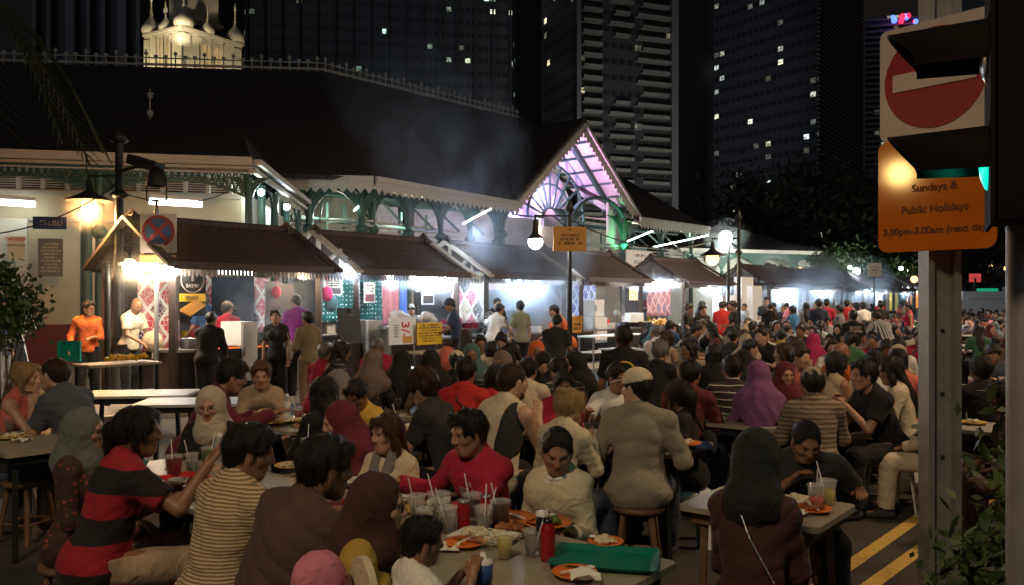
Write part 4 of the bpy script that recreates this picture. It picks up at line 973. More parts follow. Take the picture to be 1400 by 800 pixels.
def face_uv(o):
    me = o.data; uv = me.uv_layers.new(name='UVMap')
    for p in me.polygons:
        n = np.array(p.normal); a = unit(np.cross(UP, n)) if abs(n[2]) < .9 else V(1, 0, 0)
        for li in p.loop_indices:
            v = np.array(me.vertices[me.loops[li].vertex_index].co); uv.data[li].uv = (float(v @ a), float(v[2]))
tower_mat('facade_dim', (.11, .12, .14), 1.5, 3.0, 0, ((.45, 1, .75), (1, .85, .55)), 1.9, .99)
tower_mat('facade_glass', (.09, .10, .13), 1.7, 3.0, 0, ((.75, .95, 1), (1, .92, .6)), 1.7, .93, seed=3.)
tower_mat('facade_flats', (.10, .10, .11), 1.8, 3.2, 0, ((1, .8, .45), (.9, 1, .8)), 1.9, 1.04, seed=7.)
mat('louvre_metal', (.20, .21, .23), .5); mat('slab_pale', (.36, .35, .32), .7, var=.15, vscale=.5); mat('facade_black', (.06, .065, .075), .5)
def slab(pts, H, name, m, label, cat='skyscraper'):
    """tower block on a ground outline"""
    c = sum(pts) / len(pts); t = thing(name, c * V(1, 1, 0), label, cat); b = B(); b.sheet([p * V(1, 1, 0) + UP * H for p in pts], H, UP); o = b.build('facade', m, t); face_uv(o); return t
A_ = lambda px, Y: at(px, 0, Y)
t = slab([A_(-60, 150), A_(195, 150), A_(205, 185), A_(-70, 185)], 120, 'office_tower', 'facade_black', 'black tower block with tall pale fins at the upper left corner')
for k, px in enumerate((48, 68, 97, 122, 142, 168, 190)): B().bar(A_(px, 149) * V(1, 1, 0), A_(px, 149) * V(1, 1, 0) + UP * 118, 1.6 if px in (97, 168) else .7, .8, up=V(0, 1, 0)).build('fin', 'louvre_metal', t)
t = slab([A_(175, 210), A_(345, 200), A_(350, 240), A_(175, 240)], 140, 'office_tower', 'facade_dim', 'dark tower with few green lit windows behind the clock tower')
t = slab([A_(335, 190), A_(700, 200), A_(715, 240), A_(330, 240)], 150, 'office_tower', 'facade_dim', 'broad dark tower with scattered green and yellow windows above the hall roof')
for k in range(16): B().bar(A_(338 + k * 24, 189.5 + k * .6) * V(1, 1, 0), A_(338 + k * 24, 189.5 + k * .6) * V(1, 1, 0) + UP * 148, .5, .6, up=V(0, 1, 0)).build('mullion', 'facade_black', t)
t = slab([A_(705, 215), A_(778, 220), A_(782, 250), A_(705, 250)], 140, 'apartment_tower', 'facade_black', 'narrow dark tower left of the balconied block')
hot = thing('hotel_tower', A_(855, 172) * V(1, 1, 0), 'tall block with stacked pale balconies in stepped rows above the gable', 'tower block')
a, b = A_(792, 165), A_(916, 172); d = unit((b - a) * V(1, 1, 0)); n = np.cross(d, UP); L = np.linalg.norm((b - a)[:2])
bb = B(); bb.sheet([p_ * V(1, 1, 0) + UP * 110 for p_ in (a, b, b - n * 20, a - n * 20)], 110, UP); o = bb.build('facade', 'facade_flats', hot); face_uv(o)
ed = B(); ed.bar(b * V(1, 1, 0) + n * .6 + d * .6, b * V(1, 1, 0) + n * .6 + d * .6 + UP * 110, 1.3, 2.6); ed.bar(a * V(1, 1, 0) + n * .6 - d * .4, a * V(1, 1, 0) + n * .6 - d * .4 + UP * 110, .8, 2.2); ed.build('edge_wall', 'louvre_metal', hot)
R_ = random.Random(4)
for k in range(40):
    z = 14 + k * 2.25
    for i, (u0, u1) in enumerate(((.02, .22), (.30, .56) if k % 2 else (.36, .52), (.60, .98) if k % 2 == 0 else (.66, .96))):
        if k > 12 and i == 1 and R_.random() < .4: continue
        q0, q1 = a + d * L * u0, a + d * L * u1; q0, q1 = q0 * V(1, 1, 0) + n * .8 + UP * z, q1 * V(1, 1, 0) + n * .8 + UP * z
        B().bar(q0, q1, 1.4, .16).bar(q0 + n * .62 + UP * .3, q1 + n * .62 + UP * .3, .12, .5).build('balcony', 'slab_pale', hot)
lamp('balcony_fill', 'SPOT', A_(862, 122) * V(1, 1, 0) + UP * 5, 26000, (1, .96, .86), 1., A_(856, 170) * V(1, 1, 0) + UP * 28, 75, 1.)  # added spot from below, in place of lights on each floor
slab([A_(918, 230), A_(978, 230), A_(978, 260), A_(918, 260)], 150, 'office_tower', 'facade_black', 'unlit black tower right of the balconied block')
slab([A_(975, 205), A_(1124, 180), A_(1128, 230), A_(985, 245)], 160, 'office_tower', 'facade_glass', 'dark glass tower with rows of blue and yellow lit offices')
t = slab([A_(1119, 175), A_(1180, 205), A_(1180, 240), A_(1119, 240)], 150, 'office_tower', 'facade_black', 'narrow tower face ribbed with fine grey louvres')
lb = B()
for k in range(150): z = 20 + k * .95; lb.bar(A_(1119, 174.5) * V(1, 1, 0) + UP * z, A_(1180, 204.5) * V(1, 1, 0) + UP * z, .6, .32)
lb.build('louvres', 'louvre_metal', t)
t = slab([A_(1183, 240), A_(1290, 235), A_(1290, 270), A_(1183, 270)], 83, 'office_tower', 'facade_glass', 'lower striped tower with red and blue roof lights beside the no entry sign')
lb = B()
for k in range(42): z = 14 + k * 1.65; lb.bar(A_(1183, 239) * V(1, 1, 0) + UP * z, A_(1290, 234) * V(1, 1, 0) + UP * z, .6, .5)
lb.build('louvres', 'louvre_metal', t)
mat('neon_red', (1, 0, 0), .5, emit=(1, .02, .06), es=3); mat('neon_blue', (0, 0, 1), .5, emit=(.1, .2, 1), es=2.5)
rl = B(); R_ = random.Random(2)
for k in range(10): rl.ball(A_(1226 + R_.uniform(-6, 26), 234) * V(1, 1, 0) + UP * (CZ + (HY - R_.uniform(18, 30)) * 234 / F), R_.uniform(.5, 1.), 8, m=k % 2)
rl.build('roof_light', ['neon_red', 'neon_blue'], t)
slab([A_(1296, 240), A_(1480, 230), A_(1490, 280), A_(1296, 280)], 110, 'office_tower', 'facade_black', 'unlit black tower behind the traffic signal')
rs_ = thing('red_spire', A_(1252, 190) * V(1, 1, 0), 'distant slim tower lit orange below the orange sign plate', 'tower'); q = A_(1252, 190) * V(1, 1, 0)
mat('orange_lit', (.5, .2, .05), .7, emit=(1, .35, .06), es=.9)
sb = B()
for z0, z1, w0 in ((0, 3.5, 3.2), (3.5, 7, 2.6), (7, 10, 2.), (10, 12.5, 1.2)): sb.tube(q + UP * z0, q + UP * z1, w0 * .62, w0 * .5, 6)
sb.build('spire_body', 'orange_lit', rs_)
# ------------------------------------------------------------------ food stalls: gabled kiosks in a row along the footpath
DF, DR, DB, ZE, ZR = 12.2, 13.6, 15.0, 2.35, 3.12
def stall(s0, s1, label, group='satay stalls along the footpath', pale=False, extra=()):
    c = SP((s0 + s1) / 2, DR, 0); t = thing('food_stall', c, label, 'food stall', group)
    r = B()
    for D0, D1 in ((DF, DR), (DB, DR)):
        n = 5; pts = []
        for k in range(n + 1):
            q = k / n; D = D0 + (D1 - D0) * q; z = ZE + (ZR - ZE) * (q ** 1.25)      # a slightly swept slope
            pts.append((D, z))
        for (Da, za), (Db, zb) in zip(pts[:-1], pts[1:]): r.sheet([SP(s0, Da, za), SP(s1, Da, za), SP(s1, Db, zb), SP(s0, Db, zb)], .06, unit(V(0, 0, 1)))
    for s in (s0 + .05, s1 - .05): r.sheet([SP(s - .12, DR - .18, ZR - .05), SP(s + .12, DR - .18, ZR - .05), SP(s, DR, ZR + .16)], .05); r.sheet([SP(s - .12, DR + .18, ZR - .05), SP(s + .12, DR + .18, ZR - .05), SP(s, DR, ZR + .16)], .05)
    r.bar(SP(s0, DR, ZR + .02), SP(s1, DR, ZR + .02), .16, .1)
    o = r.build('roof', 'stall_tiles', t); roof_uv(o, 2.6)
    tm = 'pale_trim' if pale else 'wood_dark'
    for s, sg in ((s0, -1), (s1, 1)):
        g = B()
        for D in (DF, DB): g.bar(SP(s + sg * .05, D - .05 * (1 if D == DF else -1), ZE - .05), SP(s + sg * .05, DR, ZR + .02), .05, .17, up=U)
        g.build('gable_board', tm, t)
    for s in (s0 + .1,):
        g = B(); g.bar(SP(s, DF + .3, ZE + .02), SP(s, DB - .3, ZE + .02), .08, .10); g.bar(SP(s, DR, ZE), SP(s, DR, ZR - .1), .08, .08)
        for D in (DF + .7, DB - .7): g.bar(SP(s, DR, ZE + .05), SP(s, D, ZE + .40), .06, .06); g.bar(SP(s, D, ZE), SP(s, D, ZE + .35), .06, .06)
    g.build('gable_truss', tm, t)
    f = B(); f.bar(SP(s0, DF + .02, ZE - .04), SP(s1, DF + .02, ZE - .04), .05, .12); f.bar(SP(s0, DB - .02, ZE - .04), SP(s1, DB - .02, ZE - .04), .05, .12); f.build('fascia', 'wood_dark', t)
    va = B()
    n = int((s1 - s0) / .07)
    for i in range(n):
        s = s0 + (s1 - s0) * (i + .5) / n; va.sheet([SP(s - .024, DF + .25, ZE - .02), SP(s + .024, DF + .25, ZE - .02), SP(s + .024, DF + .25, ZE - .17), SP(s, DF + .25, ZE - .21), SP(s - .024, DF + .25, ZE - .17)], .015, NN)
    for i in range(24):
        D = DF + .25 + (2.3) * (i + .5) / 24; va.sheet([SP(s0 + .1, D - .024, ZE - .02), SP(s0 + .1, D + .024, ZE - .02), SP(s0 + .1, D + .024, ZE - .17), SP(s0 + .1, D, ZE - .21), SP(s0 + .1, D - .024, ZE - .17)], .015, U)
    va.build('valance', 'tin' if pale else 'wood_pale', t)
    for s in (s0 + .15, s1 - .15):
        for D in (DF + .3, DB - .25): B().bar(SP(s, D, .1), SP(s, D, ZE), .11, .11).build('post', 'wood_dark', t)
    B().bar(SP(s0 + .1, DB - .2, 1.25), SP(s1 - .1, DB - .2, 1.25), .06, 2.2).build('back_wall', 'wood_dark' if not pale else 'tin', t)
    ct = B(); ct.box(SP((s0 + s1) / 2, DF + .62, .52), (s1 - s0 - .35, .62, .80), U, NN); 
    ct.build('counter', 'wood_dark', t)
    tp = B(); tp.box(SP((s0 + s1) / 2, DF + .62, .945), (s1 - s0 - .25, .72, .045), U, NN); tp.build('worktop', 'steel', t)
    pn_ = B()
    for i in range(4):
        s = s0 + .3 + (s1 - s0 - .6) * (i + .5) / 4; pn_.box(SP(s, DF + .30, .52), ((s1 - s0) / 4.6, .02, .62), U, NN)
    pn_.build('counter_panel', 'black_paint', t)
    return t
STALLS = [(6.75, 9.9, 'brown tiled food stall beside the cream wall with the no stopping sign in front', 0),
          (10.5, 13.65, 'food stall with pale gable between the black curtain gap and the rice menu boards', 1),
          (14.35, 17.7, 'smoky food stall with the pink and black diamond cloth', 1),
          (18.2, 21.6, 'food stall with the big dark hood behind the globe lamp', 0),
          (24.0, 27.3, 'food stall with red batik and white boards by the bright lamp post', 0)]
for s0, s1, lb, pl in STALLS: stall(s0, s1, lb, pale=bool(pl))
for k, (s0, lb) in enumerate(((31, 'first of the blue lit far stalls right of the white boards'), (35.2, 'second far stall under the double white street lamps'), (39.6, 'far stall with bright white bulbs left of the yellow curtained one'), (44, 'far stall with yellow curtain close to the grey signal post'), (48.5, 'small stall seen just left of the grey signal post'), (53, 'last stall of the row behind the grey signal post'))):
    stall(s0, s0 + 3.6, lb, group='far stalls of the satay row')
# ---- hanging lamps of the stalls: bulb things with a real light each
def bulb(px, py, D, r, m, e, col, label, kind='hanging bulb'):
    s, z = onD(px, py, D); c = SP(s, D, z)
    t = thing('hanging_bulb', c, label, kind, 'bulbs hanging in the stalls')
    B().ball(c, r, 12).build('globe', m, t); B().tube(c + UP * r * .8, c + UP * (r + .09), .028, .022, 8).tube(c + UP * (r + .09), V(c[0], c[1], max(ZE + .0, c[2] + r + .12)), .006, .006, 5).build('holder', 'black_plastic', t)
    lamp('bulb_light', 'POINT', c - UP * (r + .03) - NN * .05, e * (1.35 if px < 1050 else 1.6), col, r)
def tubelamp(px0, px1, py, D, m, e, col, label):
    s0, z = onD(px0, py, D); s1, _ = onD(px1, py, D); t = thing('strip_lamp', SP((s0 + s1) / 2, D, z), label, 'strip lamp', 'strip lamps under the stall eaves')
    B().tube(SP(s0, D, z), SP(s1, D, z), .045, .045, 10).build('tube', m, t); B().bar(SP(s0 - .05, D, z + .07), SP(s1 + .05, D, z + .07), .12, .05).build('batten', 'white_plastic', t)
    for q in (s0, s1): B().tube(SP(q, D, z + .09), SP(q, D, ZE + .02 if z < ZE - .1 else z + .3), .008, .008, 5).build('hanger', 'iron_dark', t)
    l = lamp('strip_light', 'AREA', SP((s0 + s1) / 2, D, z - .06), e * 1.6, col, (s1 - s0, .08)); l.rotation_euler = (0, 0, math.pi / 2 - PHI)
CW = (.74, .86, 1)
tubelamp(168, 240, 367, 12.9, 'bulb_warm', 42, (1, .80, .55), 'glaring warm strip lamp beneath the no stopping sign')
bulb(178, 362, 12.6, .10, 'bulb_warm', 40, (1, .76, .48), 'warm bulb left of the glaring strip lamp')
bulb(233, 362, 12.4, .08, 'bulb_white', 30, (1, .95, .88), 'white bulb at the right end of the glaring strip lamp')
tubelamp(300, 345, 372, 13.3, 'tube_white', 14, CW, 'thin strip lamp above the black curtain')
bulb(409, 376, 12.5, .055, 'bulb_warm', 26, (1, .8, .55), 'small warm bulb under the corner of the first stall')
bulb(477, 366, 12.5, .085, 'bulb_white', 34, CW, 'round white bulb beneath the pale gable')
bulb(533, 376, 12.9, .10, 'bulb_white', 40, CW, 'white bulb above the red curtain')
for i, px in enumerate((566, 579, 592, 606)): bulb(px, 378 + (i % 2) * 5, 12.7, .095, 'bulb_white', 34, CW, ('leftmost', 'second', 'third', 'rightmost')[i] + ' of the four bulbs above the rice menu board')
for i, px in enumerate((694, 708, 722, 736)): bulb(px, 380 + (i % 2) * 4, 12.8, .10, 'bulb_white', 40, (.75, .87, 1), ('leftmost', 'second', 'third', 'rightmost')[i] + ' of the four bulbs in the smoke')
bulb(776, 372, 12.6, .06, 'bulb_white', 10, CW, 'faint bulb on the roof edge right of the smoke')
tubelamp(818, 842, 383, 12.7, 'bulb_white', 18, CW, 'short strip lamp at the end of the fourth stall')
tubelamp(852, 925, 384, 12.9, 'bulb_white', 60, CW, 'long strip lamp above the red batik')
for i, px in enumerate((962, 976, 990)): bulb(px, 391 + (i % 2) * 4, 12.6, .13, 'bulb_white', 55, CW, ('left', 'middle', 'right')[i] + ' bulb of three above the white boards')
for i, px in enumerate((1062, 1071, 1078, 1112, 1124, 1136, 1172, 1182, 1192, 1206, 1232, 1240, 1249)):
    bulb(px, 396 + (i % 3) * 3 if i < 3 else 396, 12.6, .15, 'bulb_far', 62, (.72, .86, 1), 'white bulb in the far stalls, number %s counted from the white boards' % ('one two three four five six seven eight nine ten eleven twelve thirteen'.split()[i]))
# ---- cloths and boards hung on the back walls
def diamonds(name, cols, sc, border=(.75, .7, .65)):
    m = mat(name, cols[0], .8, bump=.2, bscale=200); t = m.node_tree; b = t.nodes['Principled BSDF']; tc = [n for n in t.nodes if n.type == 'TEX_COORD'][0]
    def mt(op, *a):
        n = t.nodes.new('ShaderNodeMath'); n.operation = op
        for i, x in enumerate(a):
            if isinstance(x, (int, float)): n.inputs[i].default_value = x
            else: t.links.new(x, n.inputs[i])
        return n.outputs[0]
    sp = t.nodes.new('ShaderNodeSeparateXYZ'); t.links.new(tc.outputs['UV'], sp.inputs[0])
    a = mt('MULTIPLY', mt('ADD', sp.outputs[0], mt('MULTIPLY', sp.outputs[1], .78)), sc); c = mt('MULTIPLY', mt('SUBTRACT', sp.outputs[0], mt('MULTIPLY', sp.outputs[1], .78)), sc)
    fa, fc_ = mt('FRACT', a), mt('FRACT', c); cb = t.nodes.new('ShaderNodeCombineXYZ'); t.links.new(mt('FLOOR', a), cb.inputs[0]); t.links.new(mt('FLOOR', c), cb.inputs[1])
    wn = t.nodes.new('ShaderNodeTexWhiteNoise'); t.links.new(cb.outputs[0], wn.inputs['Vector']); r = t.nodes.new('ShaderNodeValToRGB'); r.color_ramp.interpolation = 'CONSTANT'
    while len(r.color_ramp.elements) < len(cols): r.color_ramp.elements.new(.5)
    for i, e in enumerate(r.color_ramp.elements): e.position = i / len(cols); e.color = (*cols[i], 1)
    t.links.new(wn.outputs[0], r.inputs[0])
    vo = t.nodes.new('ShaderNodeTexVoronoi'); vo.inputs['Scale'].default_value = sc * 5; vo.feature = 'DISTANCE_TO_EDGE'; t.links.new(tc.outputs['UV'], vo.inputs['Vector'])
    mk = mt('MULTIPLY', mt('MULTIPLY', mt('GREATER_THAN', fa, .09), mt('LESS_THAN', fa, .91)), mt('MULTIPLY', mt('GREATER_THAN', fc_, .09), mt('LESS_THAN', fc_, .91)))
    mk2 = mt('MULTIPLY', mk, mt('GREATER_THAN', vo.outputs['Distance'], .035))
    mx = t.nodes.new('ShaderNodeMixRGB'); mx.inputs[1].default_value = (*border, 1); t.links.new(mk2, mx.inputs[0]); t.links.new(r.outputs[0], mx.inputs[2]); t.links.new(mx.outputs[0], b.inputs['Base Color'])
diamonds('batik_pink', [(.50, .05, .08), (.10, .03, .05), (.44, .07, .10), (.52, .16, .17)], 2.6)
diamonds('batik_black', [(.62, .10, .22), (.03, .03, .04), (.50, .44, .33), (.66, .16, .28), (.05, .05, .07)], 2.0, (.82, .80, .76))
diamonds('batik_blue', [(.03, .05, .20), (.04, .06, .26), (.02, .03, .10)], 3.2, (.40, .42, .55))
diamonds('batik_red', [(.24, .035, .05), (.30, .05, .05), (.10, .03, .08)], 2.4, (.60, .30, .22))
m = mat('dotted_green', (.01, .16, .14), .8); t_ = m.node_tree; vo = t_.nodes.new('ShaderNodeTexVoronoi'); vo.inputs['Scale'].default_value = 11; vo.inputs['Randomness'].default_value = .25; t_.links.new([n for n in t_.nodes if n.type == 'TEX_COORD'][0].outputs['UV'], vo.inputs['Vector'])
r = t_.nodes.new('ShaderNodeValToRGB'); r.color_ramp.interpolation = 'CONSTANT'; r.color_ramp.elements[0].color = (.75, .8, .75, 1); r.color_ramp.elements[1].position = .22; r.color_ramp.elements[1].color = (.01, .15, .13, 1); t_.links.new(vo.outputs['Distance'], r.inputs[0]); t_.links.new(r.outputs[0], t_.nodes['Principled BSDF'].inputs['Base Color'])
mat('curtain_red', (.16, .04, .045), .8, bump=.3, bscale=30, var=.3, vscale=5); mat('curtain_yellow', (.60, .45, .02), .8)
def cloth(px0, px1, py0, py1, D, m, label, name='hanging_cloth', cat='hanging cloth', wave=.025, group=None):
    s0, z1 = onD(px0, py0, D); s1, _ = onD(px1, py0, D); pm = (px0 + px1) / 2; _, z0 = onD(pm, py1, D); _, z1 = onD(pm, py0, D); z1 = min(z1, ZE + .3)
    n = max(6, int((s1 - s0) / .06)); vs = []; fs = []
    ph = px0 * .37
    for j in range(7):
        for i in range(n + 1):
            s = s0 + (s1 - s0) * i / n; z = z1 + (z0 - z1) * j / 6; vs.append(SP(s, D + wave * math.sin(s * 19 + ph + .3 * math.sin(z * 4)) * (.35 + j / 8), z))
    fs = [(j * (n + 1) + i, j * (n + 1) + i + 1, (j + 1) * (n + 1) + i + 1, (j + 1) * (n + 1) + i) for j in range(6) for i in range(n)]
    b = B(); b.add(vs, fs, 0, True); o = b.build(name, m, origin=SP((s0 + s1) / 2, D, z0), label=label, category=cat)
    if group: o['group'] = group
    me = o.data; uv = me.uv_layers.new(name='UVMap')
    for p in me.polygons:
        for li, vi in zip(p.loop_indices, p.vertices): i, j = vi % (n + 1), vi // (n + 1); uv.data[li].uv = ((s1 - s0) * i / n, (z1 - z0) * (6 - j) / 6)
    md = o.modifiers.new('thickness', 'SOLIDIFY'); md.thickness = .006
    return o
cloth(188, 247, 384, 480, 14.2, 'batik_pink', 'pink and dark diamond batik cloth behind the bald cook')
cloth(275, 292, 372, 440, 14.2, 'batik_pink', 'narrow strip of pink batik beside the black curtain')
cloth(289, 347, 378, 450, 13.6, 'black_cloth', 'black curtain closing the gap in the first stall')
cloth(346, 366, 380, 455, 13.9, 'batik_pink', 'pale pink batik strip left of the brown board')
cloth(432, 487, 381, 440, 14.3, 'dotted_green', 'green cloth with white dots behind the standing man in khaki')
cloth(492, 523, 381, 440, 14.3, 'dotted_green', 'narrow green dotted cloth left of the red curtain')
cloth(522, 545, 374, 450, 13.6, 'curtain_red', 'dull red curtain left of the rice menu board', wave=.05)
cloth(547, 556, 378, 445, 14.0, 'blue_plastic', 'narrow bright blue cloth beside the red curtain')
cloth(616, 663, 384, 442, 13.8, 'batik_black', 'pink black and cream diamond cloth right of the capped vendor')
cloth(668, 690, 380, 442, 14.2, 'batik_pink', 'white and pink cloth behind the bending cook')
cloth(780, 814, 385, 440, 13.9, 'batik_blue', 'dark blue patterned cloth right of the big hood')
cloth(884, 918, 384, 432, 14.2, 'batik_red', 'red batik cloth with pale figures in the fifth stall')
cloth(1216, 1228, 396, 425, 14.0, 'curtain_yellow', 'yellow curtain in the far stall')
cloth(1196, 1206, 396, 425, 14.0, 'white_panel', 'white curtain in the far stall')
mat('hood_metal', (.05, .06, .07), .45, metal=.5, var=.2, vscale=3)
# pale boards and cabinets
def cabinet(px0, px1, py0, py1, D, m, name, label, cat, depth=.5, parts=True):
    s0, _ = onD(px0, py0, D); s1, _ = onD(px1, py0, D); pm = (px0 + px1) / 2; _, z1 = onD(pm, py0, D); _, z0 = onD(pm, py1, D); z0 = max(z0, .004)
    c = SP((s0 + s1) / 2, D + depth / 2, z0); t = thing(name, c, label, cat)
    B().box(SP((s0 + s1) / 2, D + depth / 2, (z0 + z1) / 2), (s1 - s0, depth, z1 - z0), U, NN).build('body', m, t)
    if parts:
        b = B(); w = s1 - s0; b.box(SP((s0 + s1) / 2, D - .012, (z0 + z1) / 2), (w * .90, .02, (z1 - z0) * .92), U, NN); b.build('door_panel', m, t)
        b = B(); b.box(SP(s0 + w * .12, D - .035, (z0 + z1) / 2), (.02, .025, .16), U, NN); b.build('handle', 'steel', t)
    return t
cabinet(364, 384, 385, 455, 12.9, 'wood_dark', 'folding_board', 'tall dark brown board leaning left of the hanging pink bag', 'board', .05, False)
cabinet(384, 402, 388, 440, 12.9, 'wood_dark', 'folding_board', 'second dark brown board right of the pink bag', 'board', .05, False)
cabinet(330, 352, 440, 520, 12.0, 'white_plastic', 'chest_freezer', 'pale blue white freezer beside the black clothed customer', 'freezer', .6)
cabinet(501, 523, 438, 500, 12.4, 'white_panel', 'white_fridge', 'white fridge below the red curtain', 'fridge', .4)
cabinet(525, 535, 449, 485, 12.4, 'white_panel', 'white_box', 'white panel right of the fridge', 'panel', .3, False)
hd = thing('extractor_hood', SP(*onD(742, 400, 13.0)[:1], 13.0, 1.9), 'big sloping dark metal hood above the grill in the smoke', 'hood'); ha, hb1 = onD(713, 424, 12.75)[0], onD(772, 424, 12.75)[0]; zb_, zt_ = onD(742, 424, 12.75)[1], onD(742, 396, 12.75)[1]
q_ = B(); q_.add([SP(ha, 12.75, zb_), SP(hb1, 12.75, zb_), SP(hb1, 14.6, zb_), SP(ha, 14.6, zb_), SP(ha + .25, 13.1, zt_), SP(hb1, 13.1, zt_), SP(hb1, 14.6, zt_), SP(ha + .25, 14.6, zt_)], [(0, 1, 5, 4), (1, 2, 6, 5), (2, 3, 7, 6), (3, 0, 4, 7), (4, 5, 6, 7), (0, 3, 2, 1)]); q_.build('canopy', 'hood_metal', hd)
B().bar(SP(ha, 12.74, zb_), SP(hb1, 12.74, zb_), .04, .07).build('rim', 'steel', hd)
cabinet(722, 774, 424, 462, 13.1, 'tin', 'grill_backing', 'grey metal backing beneath the big hood', 'metal panel', .06, False)
cabinet(812, 826, 410, 433, 12.7, 'white_plastic', 'tall_box', 'grey box stacked beside the blue patterned cloth', 'box', .4)
cabinet(812, 830, 434, 470, 12.5, 'white_plastic', 'low_fridge', 'white cabinet beneath the grey box', 'cabinet', .5)
cabinet(862, 880, 428, 440, 12.4, 'white_plastic', 'white_tub', 'white tub on the counter left of the fried snacks', 'tub', .3, False)
cabinet(992, 1012, 404, 448, 12.6, 'white_panel', 'white_display', 'tall white cabinet behind the man in the red shirt', 'cabinet', .5)
cabinet(1014, 1030, 379, 450, 12.7, 'white_panel', 'white_board', 'tall stepped white board left of its lower twin', 'board', .3, False)
cabinet(1029, 1042, 391, 452, 12.5, 'white_panel', 'white_board', 'lower white board right of its taller twin', 'board', .3, False)
# things on the counters
rr = random.Random(9)
pots = [(B().lathe(V(0, 0, 0), [(.001, 0), (.13, 0), (.14, .16), (.15, .17), (.125, .165), (.12, .02), (.001, .015)], 16), 'steel', 'cooking_pot', 'pot'), (B().box(V(0, 0, .06), (.34, .24, .12)).box(V(0, 0, .13), (.36, .26, .02)), 'white_plastic', 'food_box', 'box'),
        (B().tube(V(0, 0, 0), V(0, 0, .2), .04, .04, 10).tube(V(0, 0, .2), V(0, 0, .26), .018, .014, 8), 'ink_red', 'sauce_bottle', 'bottle'), (B().lathe(V(0, 0, 0), [(.001, 0), (.1, 0), (.13, .08), (.12, .08), (.09, .01), (.001, .01)], 14), 'blue_plastic', 'plastic_bowl', 'bowl')]
proto = []
for b, m, n, c in pots:
    proto.append((b, m, n, c))
where = ['first stall from the left', 'second stall', 'third stall', 'fourth stall', 'fifth stall']; colr = dict(cooking_pot='steel cooking pot', food_box='white lidded box', sauce_bottle='red sauce bottle', plastic_bowl='blue plastic bowl')
posw = ['left end', 'left part', 'middle', 'right part', 'right end']
for k, (s0, s1, _, _) in enumerate(STALLS):
    firsts = {}
    for i in range(5):
        b, m, n, c = proto[(i + k) % 4]; s = s0 + .35 + (s1 - s0 - .7) * (i + rr.uniform(.2, .8)) / 5; P_ = SP(s, DF + rr.uniform(.45, .8), .968)
        o = b.build(n, m); o.location = tuple(P_); o.rotation_euler = (0, 0, rr.uniform(0, 3)); o['label'] = '%s, %s of the %s counter' % (colr[n], posw[i], where[k].replace(' from the left', '')); o['category'] = c; o['group'] = 'things on the stall counters'
# hood slope, grill of the first stall with glowing coals
mat('coals', (.05, .02, .01), .9, emit=(1, .18, .03), es=1.2)
gr = thing('satay_grill', SP(7.7, 12.0, .12), 'charcoal satay grill with skewers in front of the bald cook', 'grill')
B().box(SP(7.9, 12.15, .90), (1.5, .30, .16), U, NN).build('trough', 'black_paint', gr); B().box(SP(7.9, 12.15, .985), (1.4, .2, .02), U, NN).build('coals', 'coals', gr)
sk = B()
for k in range(22): q = SP(7.3 + k * .055, 12.15, 1.01); sk.bar(q - NN * .16, q + NN * .1, .012, .012); sk.bar(q - NN * .05, q + NN * .09, .03, .022)
sk.build('skewers', 'curtain_red', gr)
for a in (-.65, .65):
    for c in (-.1, .1): B().bar(SP(7.9 + a, 12.15 + c, .12), SP(7.9 + a, 12.15 + c, .84), .04, .04).build('leg', 'black_paint', gr)
lamp('coal_light', 'POINT', SP(7.9, 12.1, 1.1), 3, (1, .35, .1), .2)
# poster of the first stall
def hung_board(px0, px1, py0, py1, D, m, name, label, cat, X=U, tilt=0.):
    s0, _ = onD(px0, py0, D); s1, _ = onD(px1, py0, D); pm = (px0 + px1) / 2; _, z1 = onD(pm, py0, D); _, z0 = onD(pm, py1, D)
    c = SP((s0 + s1) / 2, D, (z0 + z1) / 2); w, h = s1 - s0, z1 - z0; Yd = unit(UP + NN * tilt)
    t = thing(name, c, label, cat); B().box(c, (w, .025, h), U, np.cross(Yd, U), Yd).build('panel', m, t); return t, c, w, h, -unit(np.cross(Yd, U)) * -1 if False else unit(np.cross(U, Yd)), Yd
t, c, w, h, n, Yd = hung_board(244, 281, 366, 432, 13.0, 'black_plastic', 'satay_poster', 'black and yellow poster with the satay emblem beside the cook', 'poster')
o_ = c + n * .016
rg = B()
for k in range(24):
    a0, a1 = math.tau * k / 24, math.tau * (k + 1) / 24; q = lambda a: o_ + UP * h * .24 + (U * math.cos(a) + UP * math.sin(a)) * w * .42; rg.bar(q(a0), q(a1), .012, .014, up=n)
rg.build('ring', 'sign_white', t); text('1', h * .26, U, UP, o_ + UP * h * .31, 'sign_white', t, bold=.01); text('SATAY', h * .10, U, UP, o_ + UP * h * .12, 'sign_white', t, bold=.003)
B().box(c + n * .018 - UP * h * .12, (w * .96, .008, h * .16), U, n, UP).build('yellow_band', 'yellow_card', t); scribble(o_ + n * .01 - UP * h * .12, w * .8, h * .09, U, UP, 1, 'ink', t, 3, .8)
sk = B()
for k in range(4): q = o_ - UP * h * (.30 + .03 * k) + U * (k - 1.5) * .05; sk.bar(q - U * w * .3 - UP * .08, q + U * w * .3 + UP * .10, .05, .02, up=n)
sk.build('skewer_picture', 'sign_amber', t)
